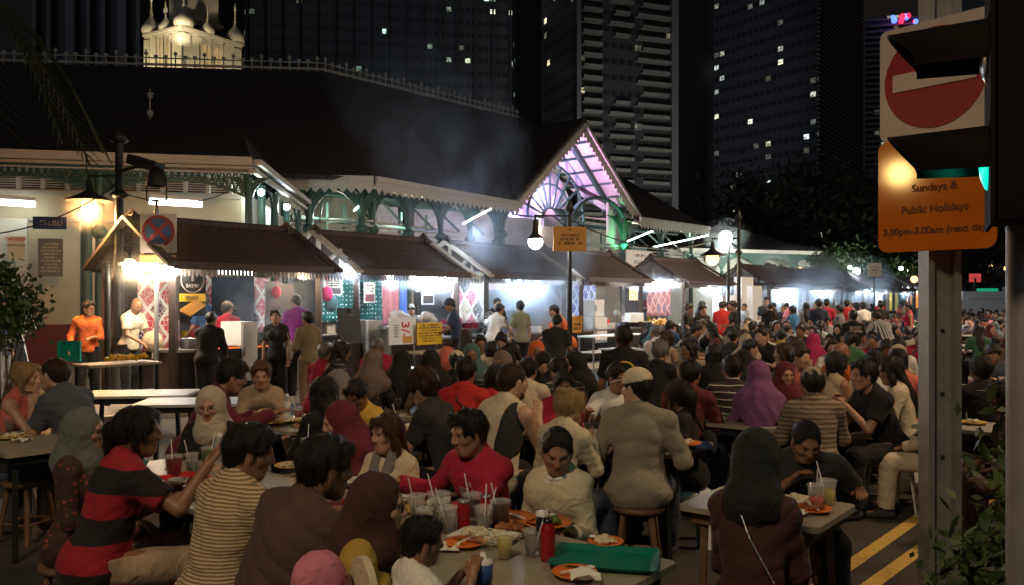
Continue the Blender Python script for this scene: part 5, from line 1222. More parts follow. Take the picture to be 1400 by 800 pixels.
# price boards
s0, _ = onD(523, 440, 11.6)
t, c, w, h, n, Yd = hung_board(532, 568, 434, 471, 11.7, 'white_board', 'price_board', 'white board with a red price written sideways, topped by plastic bags', 'sign')
o_ = c + n * .016; text('3/-', w * .42, -UP, U, o_ + U * w * .08 + UP * h * .05, 'ink_red', t, bold=.004); scribble(o_ - U * w * .25, w * .2, h * .5, U, UP, 6, 'ink_faint', t, 4); B().box(o_ - UP * h * .33 + U * w * .16, (w * .34, .006, h * .26), U, n, UP).build('food_picture', 'sign_amber', t)
B().bar(c - U * w * .45 - UP * h * .5, c - U * w * .45 - UP * (c[2] - .01), .03, .03).build('leg', 'steel', t); B().bar(c + U * w * .45 - UP * h * .5, c + U * w * .45 - UP * (c[2] - .01), .03, .03).build('leg', 'steel', t)
t, c, w, h, n, Yd = hung_board(570, 604, 441, 471, 11.6, 'yellow_card', 'menu_board', 'yellow menu board with rows of dark lettering and prices', 'sign')
scribble(c + n * .016 - U * w * .02 - UP * h * .04, w * .86, h * .72, U, UP, 6, 'ink', t, 6, .5); scribble(c + n * .016 + UP * h * .38, w * .8, h * .14, U, UP, 1, 'ink', t, 7, .8)
B().bar(c - UP * h * .5 - U * w * .4, c - U * w * .4 - UP * (c[2] - .01), .03, .03).build('leg', 'wood_dark', t); B().bar(c - UP * h * .5 + U * w * .4, c + U * w * .4 - UP * (c[2] - .01), .03, .03).build('leg', 'wood_dark', t)
for i, (px, py, sc_) in enumerate(((541, 431, 1.), (556, 432, .8), (583, 433, 1.2), (592, 437, .8))):
    s, z = onD(px, py, 11.9); q = SP(s, 11.9, z - .06); b = B(); r_ = random.Random(i)
    for k in range(7): b.ball(q + V(r_.uniform(-.1, .1), r_.uniform(-.05, .05), r_.uniform(-.05, .10)) * sc_, r_.uniform(.05, .09) * sc_, 8)
    b.build('plastic_bag', 'white_plastic', label=('leftmost', 'second', 'third', 'rightmost')[i] + ' of the white plastic bags on the price boards', category='plastic bag', group='plastic bags above the price boards')
tb_ = thing('bag_shelf', SP(*onD(566, 441, 11.9)[:1], 11.9, 0), 'shelf behind the price boards that carries plastic bags', 'shelf'); sA, zA = onD(532, 442, 11.9); sB, _ = onD(604, 442, 11.9)
B().box(SP((sA + sB) / 2, 12.0, zA - .08), (sB - sA, .5, .04), U, NN).build('board', 'steel', tb_)
for q in (sA + .05, sB - .05): B().bar(SP(q, 12.0, .0), SP(q, 12.0, zA - .1), .04, .04).build('leg', 'steel', tb_)
t, c, w, h, n, Yd = hung_board(463, 493, 421, 470, 11.4, 'black_paint', 'chalk_board', 'dark brown standing board left of the white fridge', 'sign', tilt=.12)
scribble(c + n * .02 + UP * h * .3, w * .25, h * .05, U, UP, 1, 'sign_white', t, 2)
B().bar(c - UP * h * .48 + NN * .4, c + UP * h * .45, .04, .04).build('rear_leg', 'wood_dark', t); B().bar(c - UP * h * .5 - U * w * .4, c - U * w * .42 - UP * (c[2] - .01), .03, .03).build('leg', 'wood_dark', t)
t, c, w, h, n, Yd = hung_board(781, 796, 432, 455, 11.2, 'sign_amber', 'table_sign', 'tan paper sign clipped to a green bag beside the dark shirted customer', 'sign', tilt=-.1)
scribble(c + n * .016, w * .75, h * .7, U, UP, 3, 'ink', t, 12, .6); B().tube(c - UP * h * .5, V(c[0], c[1], .01), .015, .02, 8).build('stand', 'iron_dark', t)
# hanging bits in the second stall
for px, py, col, lb, r_ in ((447, 402, 'c_magenta', 'pink bag hanging on the green dotted cloth', .12), (453, 415, 'c_teal', 'turquoise bag hanging beneath the pink bag', .14), (378, 400, 'c_crimson', 'red and white paper packet hung on the brown board', .09)):
    s, z = onD(px, py, 13.0 if px > 400 else 12.8); q = SP(s, 13.0 if px > 400 else 12.8, z); b = B(); b.ball(q, r_, 10, sc=(1, .5, 1.25)); b.tube(q + UP * r_, q + UP * (r_ + .25), .008, .008, 5); b.build('hanging_bag', col, label=lb, category='bag')
# standing fan
def fan(px, py, D, rad, lb):
    s, z = onD(px, py, D); q = SP(s, D, z); t = thing('pedestal_fan', SP(s, D, 0), lb, 'fan'); b = B(); n = -NN
    for k in range(20):
        a = math.tau * k / 20; e = U * math.cos(a) + UP * math.sin(a); b.path([q + e * .04 - NN * .09, q + e * rad * .8 - NN * .08, q + e * rad], .004, 4)
    for r_ in (rad, rad * .6):
        for k in range(24): f0 = lambda a: q + (U * math.cos(a) + UP * math.sin(a)) * r_ - NN * (.0 if r_ == rad else .085); b.tube(f0(math.tau * k / 24), f0(math.tau * (k + 1) / 24), .007, .007, 4)
    b.build('guard', 'steel', t)
    bl = B()
    for k in range(3):
        a = math.tau * k / 3; e = U * math.cos(a) + UP * math.sin(a); f_ = np.cross(e, NN); bl.sheet([q + e * .04, q + e * rad * .8 + f_ * .08, q + e * rad * .85 - f_ * .08, q + e * .04 - f_ * .04], .008)
    bl.build('blades', 'tin', t); B().ball(q + NN * .06, .09, 10).build('motor', 'white_plastic', t); B().tube(q + NN * .06, V(*(q + NN * .06)[:2], .03), .02, .022, 8).lathe(V(*(q + NN * .06)[:2], 0), [(.001, .04), (.2, .03), (.22, 0)], 14).build('stand', 'steel', t)
fan(846, 428, 11.6, .28, 'round pedestal fan left of the tall man in black'); fan(670, 441, 11.9, .24, 'fan on a stand behind the brown capped diner')
# work tables before the first stall with snack tray
def worktable(px0, px1, py, D, m, lb, h=.85, leg='iron_dark'):
    s0, _ = onD(px0, py, D); s1, _ = onD(px1, py, D); t = thing('serving_table', SP((s0 + s1) / 2, D, 0), lb, 'table')
    B().box(SP((s0 + s1) / 2, D, h - .02), (s1 - s0, .55, .035), U, NN).build('tabletop', m, t); B().box(SP((s0 + s1) / 2, D, h * .5), (s1 - s0 - .1, .45, .03), U, NN).build('shelf', m, t)
    for s in (s0 + .05, s1 - .05):
        for d in (-.22, .22): B().bar(SP(s, D + d, 0), SP(s, D + d, h - .04), .04, .04).build('leg', leg, t)
    return t
worktable(110, 208, 487, 11.3, 'wood_pale', 'wooden table with a tray of snacks behind the dark street post', .92)
s_, _ = onD(175, 485, 11.3); tr = B(); r_ = random.Random(5)
for k in range(60): tr.ball(SP(s_ + r_.uniform(-.28, .28), 11.3 + r_.uniform(-.14, .14), .96 + r_.uniform(0, .05)), r_.uniform(.02, .035), 6)
tr.build('snack_heap', 'yellow_card', label='heap of pale fried snacks on the wooden table', category='snacks')
s_, _ = onD(900, 436, 12.5); tr = B()
for k in range(40): tr.ball(SP(s_ + r_.uniform(-.35, .35), 12.5 + r_.uniform(-.14, .14), 1.02 + r_.uniform(0, .14)), r_.uniform(.04, .06), 6)
tr.build('snack_heap', 'sign_amber', label='heap of fried snacks on the counter below the red batik', category='snacks')
worktable(560, 615, 487, 11.2, 'wood_pale', 'pale serving table under the yellow menu board', .80)
worktable(800, 870, 470, 11.9, 'white_board', 'white topped serving table by the pedestal fan', .85, 'steel')
worktable(640, 712, 460, 11.9, 'steel', 'steel work table in front of the bending cook', .9, 'steel')
# ------------------------------------------------------------------ smoke over the grills
def smoke(name, c, size, dens, col, label, sc=1.0, thr=.46):
    b = B(); b.ball(V(0, 0, 0), 1., 20); me_o = b.build(name, [], kind='stuff', label=label, category='smoke')
    me_o.location = tuple(c); me_o.scale = size; me_o.rotation_euler = (0, 0, math.pi / 2 - PHI)
    m = bpy.data.materials.new(name); m.use_nodes = True; t = m.node_tree; t.nodes.clear(); out = t.nodes.new('ShaderNodeOutputMaterial'); v = t.nodes.new('ShaderNodeVolumePrincipled'); t.links.new(v.outputs[0], out.inputs['Volume'])
    v.inputs['Color'].default_value = (*col, 1); v.inputs['Anisotropy'].default_value = .35
    tc = t.nodes.new('ShaderNodeTexCoord'); n = t.nodes.new('ShaderNodeTexNoise'); n.inputs['Scale'].default_value = sc; n.inputs['Detail'].default_value = 4; n.inputs['Distortion'].default_value = .6; t.links.new(tc.outputs['Object'], n.inputs['Vector'])
    le = t.nodes.new('ShaderNodeVectorMath'); le.operation = 'LENGTH'; t.links.new(tc.outputs['Object'], le.inputs[0])
    fa = t.nodes.new('ShaderNodeMapRange'); fa.inputs[1].default_value = 1; fa.inputs[2].default_value = .2; fa.inputs[3].default_value = 0; fa.inputs[4].default_value = 1; t.links.new(le.outputs['Value'], fa.inputs[0])
    mr = t.nodes.new('ShaderNodeMapRange'); mr.inputs[1].default_value = thr; mr.inputs[2].default_value = thr + .25; mr.inputs[3].default_value = .05; mr.inputs[4].default_value = 1; t.links.new(n.outputs[0], mr.inputs[0])
    mu = t.nodes.new('ShaderNodeMath'); mu.operation = 'MULTIPLY'; t.links.new(fa.outputs[0], mu.inputs[0]); t.links.new(mr.outputs[0], mu.inputs[1]); m2 = t.nodes.new('ShaderNodeMath'); m2.operation = 'MULTIPLY'; m2.inputs[1].default_value = dens; t.links.new(mu.outputs[0], m2.inputs[0]); t.links.new(m2.outputs[0], v.inputs['Density'])
    me_o.data.materials.clear(); me_o.data.materials.append(m); return me_o
s_, _ = onD(742, 400, 12.4)
smoke('smoke', SP(s_ - .3, 12.6, 2.6), (2.4, 1.5, 1.9), 1.6, (.62, .78, 1), 'blue grey grill smoke rising between the third and fourth stalls', 1.3, .42)
smoke('smoke', SP(s_ - 2.0, 13.4, 4.9), (2.6, 1.3, 3.0), .75, (.62, .78, 1), 'thin grill smoke drifting up in front of the hall roof', 1.7, .50)
smoke('smoke', SP(s_ - 3.6, 13.6, 6.3), (2.2, 1.1, 2.2), .5, (.62, .78, 1), 'upper wisp of grill smoke before the dark roof', 1.9, .52)
lamp('smoke_side_light', 'POINT', SP(s_ - 1.6, 13.2, 3.4), 60, (.72, .84, 1), .2)  # bare point light above the stall roof, inside the smoke
smoke('smoke', SP(8.6, 12.3, 1.6), (1.0, .6, .9), .55, (.85, .9, 1), 'wisp of smoke above the first satay grill', 1.5, .42)
smoke('smoke', SP(33.5, 12.2, 2.6), (3.4, 1.6, 1.5), .8, (.72, .85, 1), 'pale blue smoke around the first far stall', 1.2, .42)
smoke('smoke', SP(41, 12.2, 2.6), (4.5, 1.6, 1.5), .5, (.72, .85, 1), 'pale blue smoke around the farther stalls', 1.2, .42)
smoke('smoke', SP(14.6, 12.4, 2.4), (2.2, .9, 1.1), .35, (.85, .92, 1), 'thin bright smoke around the bulbs of the rice stall', 1.3, .42)

hb_ = B(); a_, b_ = SP(5.6, 12.5, 2.15), SP(58, 12.5, 2.15); hb_.bar(a_, b_, 2.9, 1.9); o = hb_.build('smoke', [], kind='stuff', label='thin glowing smoke hanging along the whole row of stalls', category='smoke')  # even smoke box, put in to spread the glow of the lamps
m = bpy.data.materials.new('thin_smoke'); m.use_nodes = True; t_ = m.node_tree; t_.nodes.clear(); v_ = t_.nodes.new('ShaderNodeVolumePrincipled'); t_.links.new(v_.outputs[0], t_.nodes.new('ShaderNodeOutputMaterial').inputs['Volume']); v_.inputs['Density'].default_value = .009; v_.inputs['Anisotropy'].default_value = .6; v_.inputs['Color'].default_value = (.85, .92, 1, 1)
o.data.materials.append(m)

for i, (px0, px1, py, D, dn) in enumerate(((165, 242, 366, 12.7, .8), (470, 486, 366, 12.5, .9), (526, 541, 377, 12.8, .9), (563, 610, 381, 12.7, 1.4), (690, 740, 378, 12.6, 1.1), (850, 925, 385, 12.8, 1.), (958, 994, 393, 12.6, 1.), (1058, 1082, 399, 12.6, .8), (1108, 1140, 397, 12.6, .8), (1168, 1210, 397, 12.6, .6), (1228, 1252, 397, 12.6, .6))):
    s0, z = onD(px0, py, D); s1, _ = onD(px1, py, D); k_ = .42 if px0 < 1000 else .8
    smoke('smoke', SP((s0 + s1) / 2, D - .12, z - .02), ((s1 - s0) / 2 + k_, .35, k_ * .85), dn * .42 / k_, (.9, .85, .75) if i == 0 else (.72, .85, 1), 'small puff of lit smoke around the stall lamps, %s from the left' % 'first second third fourth fifth sixth seventh eighth ninth tenth eleventh'.split()[i], 2.2, .30)  # volumes added to give the bulbs their glare

# shelves with jars, tins and boxes, and framed pictures, along the back walls
_sp = [('jar', B().lathe(V(0, 0, 0), [(.001, 0), (.055, 0), (.06, .02), (.06, .13), (.045, .15), (.05, .155), (.05, .18), (.001, .18)], 12), 'tin', 'jar'), ('food_tin', B().lathe(V(0, 0, 0), [(.001, 0), (.06, 0), (.06, .16), (.001, .16)], 12), 'yellow_card', 'tin'), ('carton', B().box(V(0, 0, .11), (.2, .16, .22)).box(V(0, 0, .222), (.2, .03, .004)), 'c_sand', 'carton'), ('oil_can', B().box(V(0, 0, .12), (.15, .15, .24)).tube(V(0, 0, .24), V(0, 0, .27), .02, .02, 8), 'c_crimson', 'can'), ('stacked_bowls', B().lathe(V(0, 0, 0), [(.001, 0), (.05, 0), (.09, .05), (.085, .05), (.09, .08), (.085, .08), (.09, .11), (.001, .1)], 12), 'label_blue0', 'bowls')]
mat('label_blue0', (.10, .30, .45), .4); rr = random.Random(31)
for k, (s0, s1, _, _) in enumerate(STALLS):
    for lv, z in enumerate((1.02, 1.50)):
        t = thing('wall_shelf', SP((s0 + s1) / 2, 14.45, z), '%s shelf of goods at the back of the %s' % (('lower', 'upper')[lv], where[k].replace(' from the left', '')), 'shelf', 'shelves at the back of the stalls')
        a_, b_ = s0 + .3 + lv * .9, s1 - .5 - (1 - lv) * .6; B().box(SP((a_ + b_) / 2, 14.5, z), (b_ - a_, .3, .03), U, NN).build('board', 'wood_pale', t)
        for q in (a_ + .1, b_ - .1): B().bar(SP(q, 14.38, z - .02), SP(q, 14.7, z - .22), .03, .03).build('bracket', 'iron_dark', t)
        s = a_ + .12
        while s < b_ - .1:
            n, b, m, c = rr.choice(_sp); key = '_' + n
            if key not in globals(): globals()[key] = b.build(n, m)
            else: o = globals()[key].copy(); COL.objects.link(o); globals()[key] = o
            o = globals()[key]; o.location = tuple(SP(s, 14.5 + rr.uniform(-.05, .05), z + .015)); o.rotation_euler = (0, 0, rr.uniform(-.3, .3) + PHI); o['label'] = '%s on the %s back shelf of the %s' % (n.replace('_', ' '), ('lower', 'upper')[lv], where[k].replace(' from the left', '')); o['category'] = c; o['group'] = 'goods on the back shelves'; s += rr.uniform(.17, .42)
for i, (px, py, w_, h_, m, lb) in enumerate(((455, 392, .5, .35, 'paper', 'pale framed picture on the green dotted cloth'), (585, 402, .4, .5, 'white_panel', 'white poster behind the four bulbs'), (640, 380, .9, .22, 'yellow_card', 'yellow banner above the diamond cloth'), (866, 402, .5, .4, 'sign_amber', 'amber food poster left of the red batik'), (505, 400, .32, .45, 'paper', 'black and white menu pictures beside the red curtain'), (700, 402, .4, .3, 'white_panel', 'white notice in the smoky stall'))):
    s_, z_ = onD(px, py, 13.9); t = thing('wall_poster', SP(s_, 13.9, z_), lb, 'poster'); B().box(SP(s_, 13.9, z_), (w_, .02, h_), U, NN).build('sheet', m, t); scribble(SP(s_, 13.885, z_ + h_ * .2), w_ * .8, h_ * .4, U, UP, 3, 'ink', t, 60 + i, .6); B().box(SP(s_, 13.886, z_ - h_ * .26), (w_ * .8, .006, h_ * .36), U, NN).build('picture', rr.choice(('curtain_red', 'wood_dark', 'sign_amber')), t)
# ------------------------------------------------------------------ street lamps, posts and road signs
def globe_lamp(px, py, Y, label, r=.11, m='bulb_warm', e=40, col=(1, .72, .40), shade=.27, post=None, arm=None, postr=.05, top=None):
    c = at(px, py, Y); t = thing('street_lamp', c * V(1, 1, 0) if post is None else at(post, 0, Y) * V(1, 1, 0), label, 'street lamp')
    B().ball(c, r, 14).build('globe', m, t)
    if shade: B().lathe(c + UP * r * .55, [(shade, -.02), (shade * .98, .0), (shade * .45, .09), (.05, .16), (.045, .30), (.02, .34), (.02, .42)], 20).build('shade', 'black_paint' if m != 'x' else 'steel', t)
    lamp('globe_light', 'POINT', c - UP * (r + .03), e, col, r)
    if post is not None:
        p = at(post, 0, Y) * V(1, 1, 0); zt = CZ + (HY - (top or py - 60)) * Y / F; b = B(); b.tube(p, p + UP * zt, postr, postr * .75, 12); b.lathe(p, [(postr * 2.2, 0), (postr * 2.2, .25), (postr * 1.6, .32), (postr * 1.6, .8), (postr * 1.1, .9)], 12)
        b.lathe(p + UP * (c[2] + .1), [(postr, 0), (postr * 1.9, .05), (postr, .12)], 12); b.lathe(p + UP * zt, [(postr, 0), (postr * 1.8, .05), (.01, .25)], 12); b.build('post', 'iron_dark', t)
        z = c[2] + r * .55 + .40; pa = p + UP * z; B().bar(pa, V(c[0], c[1], z), .03, .03).bar(pa - UP * .25, V(*(pa * .5 + c * .5)[:2], z), .02, .02).build('arm', 'iron_dark', t)
    return t
globe_lamp(122, 279, 14.0, 'lit warm lamp with wide flat shade on the black post beside the cream wall', post=163, top=196, m='bulb_warm', e=520, col=(1, .50, .18), shade=.36, r=.13, postr=.085)
globe_lamp(732, 331, 15.0, 'lit globe lamp hanging left of the amber sign over the smoke', post=779, top=292, m='bulb_white', e=42, col=(1, .96, .9), shade=.14, r=.13)
globe_lamp(974, 354, 20.0, 'warm lamp with conical shade left of the bright white globe', post=1010, top=302, m='bulb_warm', e=70, shade=.30, r=.16)
t = thing('street_lamp', at(996, 0, 24) * V(1, 1, 0), 'very bright white globe lamp on the thin post before the far pavilion', 'street lamp'); c = at(992, 325, 24); B().ball(c, .20, 14).build('globe', 'bulb_white', t); B().tube(at(996, 0, 24) * V(1, 1, 0), at(996, 335, 24), .05, .04, 8).build('post', 'iron_dark', t); lamp('globe_light', 'POINT', c - UP * .25, 260, (.92, 1, .95), .2)
for px, py, Y, m, lb, pst in ((1162, 366, 45, 'bulb_far', 'left small white lamp of the far pair above the stalls', 1), (1171, 371, 44, 'bulb_far', 'larger white lamp of the far pair above the stalls', 1), (1232, 367, 60, 'bulb_far', 'distant white lamp left of the orange spire', 1), (1240, 372, 70, 'bulb_far', 'tiny white lamp below the distant white one', 1), (1250, 382, 48, 'bulb_warm', 'distant warm lamp under the orange spire', 1), (1354, 364, 90, 'bulb_warm', 'left of two tiny lamps beyond the signal posts', 1), (1375, 367, 90, 'bulb_warm', 'right of two tiny lamps beyond the signal posts', 1), (1094, 368, 38, 'bulb_warm', 'small lamp on the white post by the far pavilion', 1)):
    c = at(px, py, Y); t = thing('street_lamp', c * V(1, 1, 0), lb, 'street lamp', 'lamps far down the street'); B().ball(c, .0030 * Y * (1.4 if 'larger' in lb or 'warm lamp' in lb else .8), 10).build('globe', m, t); B().tube(c * V(1, 1, 0) + NN * .1, c + NN * .1 + UP * .1, .05, .04, 6).build('post', 'iron_dark' if px != 1094 else 'white_plastic', t)
lamp('globe_light', 'POINT', at(1171, 376, 43), 120, (.85, .93, 1), .3)
def sign_on(c, w, h, X, n, m, parent, th=.012, rad=.05, name='plate'):
    """rounded plate"""
    b = B(); pts = []
    for cx, cy, a0 in ((1, 1, 0), (-1, 1, 90), (-1, -1, 180), (1, -1, 270)):
        for k in range(5): a = math.radians(a0 + k * 22.5); pts.append(c + X * (cx * (w / 2 - rad) + rad * math.cos(a)) + UP * (cy * (h / 2 - rad) + rad * math.sin(a)))
    b.sheet(pts, th, n); return b.build(name, m, parent)
def disc(c, r0, r1, X, Yd, n, m, parent, name='disc', k=40, th=.004):
    b = B(); pts = [c + (X * math.cos(a) + Yd * math.sin(a)) * r1 for a in np.arange(k) * math.tau / k]
    if r0 <= 0: b.sheet(pts, th, n)
    else:
        pi_ = [c + (X * math.cos(a) + Yd * math.sin(a)) * r0 for a in np.arange(k) * math.tau / k]
        b.add([p for p in pts] + [p for p in pi_], [(i, (i + 1) % k, k + (i + 1) % k, k + i) for i in range(k)])
    return b.build(name, m, parent)
# no stopping sign on the left
Y0 = 13.2; c = at(216.5, 319, Y0); X = V(1, .06, 0) / np.linalg.norm(V(1, .06, 0)); n = np.cross(X, UP)
ns = thing('no_stopping_sign', c * V(1, 1, 0) + V(-.02, .1, 0), 'square sign with red ring and cross on blue, left of the first stall roof', 'road sign')
sign_on(c, .565, .62, X, n, 'sign_white', ns, rad=.03); disc(c + n * .006 + UP * .03, 0, .255, X, UP, n, 'sign_red', ns, 'red_disc'); disc(c + n * .012 + UP * .03, 0, .205, X, UP, n, 'sign_blue', ns, 'blue_disc')
xb = B()
for s in (1, -1): xb.bar(c + n * .015 + UP * .03 + (X * s + UP) * .150, c + n * .015 + UP * .03 - (X * s + UP) * .150, .006, .055, up=np.cross(unit(X * s + UP), n) * -1)
xb.build('red_cross', 'sign_red', ns); ar_ = B(); q = c + n * .016 - UP * .195; ar_.sheet([q - X * .11, q - X * .06 - UP * .035, q - X * .06 - UP * .015, q + X * .06 - UP * .015, q + X * .06 - UP * .035, q + X * .11, q + X * .06 + UP * .035, q + X * .06 + UP * .015, q - X * .06 + UP * .015, q - X * .06 + UP * .035], .004, n); ar_.build('double_arrow', 'sign_white', ns)
q = at(216, 354, Y0); B().box(q, (.56, .012, .12), X, n, UP).build('lower_plate', 'sign_amber', ns); B().tube(at(214, 0, Y0 + .08) * V(1, 1, 0), at(214, 284, Y0 + .08), .035, .035, 10).build('post', 'galvanised', ns)
bl = thing('bollard_post', at(147, 0, 13.0) * V(1, 1, 0), 'plain dark post left of the black lamp post', 'post'); B().tube(at(147, 0, 13) * V(1, 1, 0), at(147, 362, 13), .045, .045, 10).build('shaft', 'iron_dark', bl); B().lathe(at(147, 362, 13), [(.07, -.02), (.07, .02), (.01, .05)], 10).build('cap', 'iron_dark', bl)
# floodlights on the lamp post
fl = thing('floodlight', at(196, 224, 13.8), 'dark box floodlight reaching right from the black lamp post', 'floodlight'); a, b = at(180, 218, 13.8), at(218, 230, 13.6); B().bar(a, b, .22, .16).build('housing', 'black_paint', fl); B().tube(at(163, 235, 14), a * .5 + b * .5, .03, .03, 8).build('bracket', 'iron_dark', fl)
fl = thing('floodlight', at(214, 250, 13.4), 'round black spotlight above the no stopping sign', 'floodlight'); c = at(214, 248, 13.4); B().lathe(c + UP * .14, [(.02, .1), (.10, .05), (.15, -.1), (.16, -.22)], 14).build('housing', 'black_paint', fl)
y_ = B(); y_.path([c + V(-.16, 0, .1), c + V(-.16, 0, -.3), c + V(.16, 0, -.3), c + V(.16, 0, .1)], .015, 6); y_.tube(c + V(0, 0, -.3), c + V(0, 0, -.45), .02, .02, 6); y_.build('yoke', 'iron_dark', fl)
# amber sign on the middle lamp post
c = at(779, 327, 14.85); sg = thing('amber_sign', c, 'amber sign with dark lettering on the lamp post amid the smoke', 'sign'); X = V(1, .1, 0) / 1.005; n = np.cross(X, UP); B().box(c, (.60, .02, .44), X, n, UP).build('panel', 'sign_amber', sg); scribble(c + n * .014 - UP * .0, .46, .22, X, UP, 3, 'ink', sg, 21, .7); B().box(c + n * .014 + UP * .17, (.03, .004, .04), X, n, UP).build('symbol', 'ink', sg)
c = at(1196, 369, 40); sg = thing('far_sign', c, 'small pale sign above the far stalls left of the orange spire', 'sign'); B().box(c, (.62, .03, .66), V(1, 0, 0), V(0, -1, 0), UP).build('panel', 'paper', sg); scribble(c + V(0, -.02, -.02), .46, .4, V(1, 0, 0), UP, 3, 'ink', sg, 22, .6); B().tube(V(c[0], c[1] + .05, 0), V(c[0], c[1] + .05, c[2]), .04, .04, 6).build('post', 'iron_dark', sg)
c = at(874, 354, 31); X = U; n = -NN; sg = thing('hall_notice', c, 'white board with two lines of black words on the hall parapet', 'sign'); B().box(c, (1.9, .03, .6), X, n, UP).build('panel', 'white_board', sg); scribble(c + n * .018, 1.0, .5, X, UP, 2, 'ink', sg, 30, .45)
scr_p = None
# signal ahead on the right edge, beyond
c = at(1333, 380, 60); sg = thing('red_neon_sign', c, 'small red and white lit sign beyond the signal post', 'sign'); mat('neon_dim', (.6, .1, .1), .5, emit=(1, .10, .10), es=.5); B().box(c, (.8, .1, .6), V(1, 0, 0), V(0, -1, 0), UP).build('panel', 'neon_dim', sg); scribble(c + V(0, -.08, 0), .6, .4, V(1, 0, 0), UP, 2, 'sign_white', sg, 31, .7); B().tube(V(c[0], c[1] + .1, 0), c, .1, .1, 6).build('post', 'iron_dark', sg)
c = at(1350, 399, 52); sg = thing('green_road_sign', c, 'small green lit road sign beyond the crowd at right', 'sign'); mat('green_sign', (.02, .25, .12), .5, emit=(.02, .6, .3), es=.5); B().box(c, (1.3, .06, .42), V(1, 0, 0), V(0, -1, 0), UP).build('panel', 'green_sign', sg); B().bar(c + V(-1.4, .1, -.1), c + V(1.3, .1, -.1), .08, .08).tube(V(c[0] + 1.1, c[1] + .1, 0), V(c[0] + 1.1, c[1] + .1, c[2] + .3), .07, .07, 6).build('post', 'galvanised', sg)
# ---- post with no entry sign
A1, A2 = V(2.08, 4.70, 0), V(2.447, 4.24, 0); X = unit(A2 - A1); n = np.cross(X, UP); n = n if n[1] < 0 else -n; mid = (A1 + A2) / 2
ne = thing('no_entry_sign_post', V(2.42, 4.72, 0), 'grey steel sign post carrying the no entry sign and the orange plate', 'road sign')
pc = V(2.37, 4.62, 0); pX = unit(V(1, .0, 0)); po = B()
po.box(pc + V(-.074, .0, 2.0), (.032, .12, 4.0)); po.box(pc + V(0, .02, 2.0), (.12, .05, 4.0)); po.box(pc + V(.074, .0, 2.0), (.032, .12, 4.0)); po.build('post', 'galvanised', ne)
bo = B()
for z in (.9, 1.25, 1.6): bo.lathe(pc + V(.01, -.006, z), [(.011, 0), (.011, .008), (.006, .010)], 8, axis=(0, -1, 0))
bo.build('bolts', 'iron_dark', ne)
cs = mid + UP * 2.965; sign_on(cs, .60, .62, X, n, 'sign_white', ne, rad=.04, name='no_entry_plate'); disc(cs + n * .006, 0, .27, X, UP, n, 'sign_red', ne, 'red_disc', 56); B().box(cs + n * .012, (.44, .004, .095), X, n, UP).build('white_bar', 'sign_white', ne)
co_ = mid + UP * 2.345; sign_on(co_, .62, .62, X, n, 'sign_orange', ne, rad=.05, name='orange_plate')
for w_, z, sz in (('Sundays &', .03, .058), ('Public Holidays', -.085, .058), ('3.00pm-3.00am (next day)', -.20, .053), ('Mon to Fri 5.00pm', .14, .05)):
    if z > .1: continue
    o = text(w_, sz, X, UP, co_ + n * .003 + UP * z, 'ink_faint', ne, .0005, bold=.0012)
# a lit lamp reflects in the orange plate: mounted behind the camera on the near side of the road
_p = A1 * .82 + A2 * .18 + UP * 2.47; _d = unit(_p - V(0, 0, CZ)); _n = n; _r = _d - 2 * (_d @ _n) * _n
lamp('street_light_reflected', 'SPOT', _p + _r * 6.5, 70, (1, .62, .20), .14, co_, 14, .3)
# ---- traffic signal, seen from its side
ts = thing('traffic_signal', V(1.78, 2.62, 0), 'black traffic signal with two long cowls at the right edge, lower one glowing green', 'traffic light')
FX, SX = V(-.89, .456, 0), V(.456, .89, 0); LC = V(1.482, 2.60, 0)
B().box(LC - FX * .17 + UP * 2.555, (.30, .34, 1.09), FX, SX).build('housing', 'signal_black', ts); B().box(LC - FX * .006 + UP * 2.555, (.012, .37, 1.12), FX, SX).build('backing_board', 'signal_black', ts)
for z, lit in ((2.532, 0), (2.20, 1), (2.865, 0)):
    b = B(); K = 20; o_, i_ = [], []
    for k in range(K + 1):
        a = math.radians(-16 + 212 * k / K); d = SX * math.cos(a) + UP * math.sin(a); L = .20 + .085 * max(0, math.sin(a)); c = LC + UP * z
        o_ += [c + d * .112, c + FX * L + d * .100]; i_ += [c + d * .108, c + FX * L + d * .096]
    nk = 2 * (K + 1)
    b.add(o_ + i_, [(2 * k, 2 * k + 1, 2 * k + 3, 2 * k + 2) for k in range(K)] + [(nk + 2 * k, nk + 2 * k + 2, nk + 2 * k + 3, nk + 2 * k + 1) for k in range(K)] + [(2 * k + 1, nk + 2 * k + 1, nk + 2 * k + 3, 2 * k + 3) for k in range(K)], 0, True); b.build('cowl', 'signal_black', ts)
    B().lathe(LC + UP * z, [(.001, .025), (.05, .02), (.085, .006), (.09, 0)], 24, axis=FX).build('lens', 'green_lens' if lit else 'black_plastic', ts)
lamp('signal_green_light', 'SPOT', LC + FX * .06 + UP * 2.18, 5, (0, 1, .62), .03, LC + FX * .5 + SX * .12 + UP * 2.2, 150)
pt = B(); pt.tube(V(1.655, 2.70, 0), V(1.655, 2.70, 2.04), .05, .05, 16); pt.build('post', 'galvanised', ts)
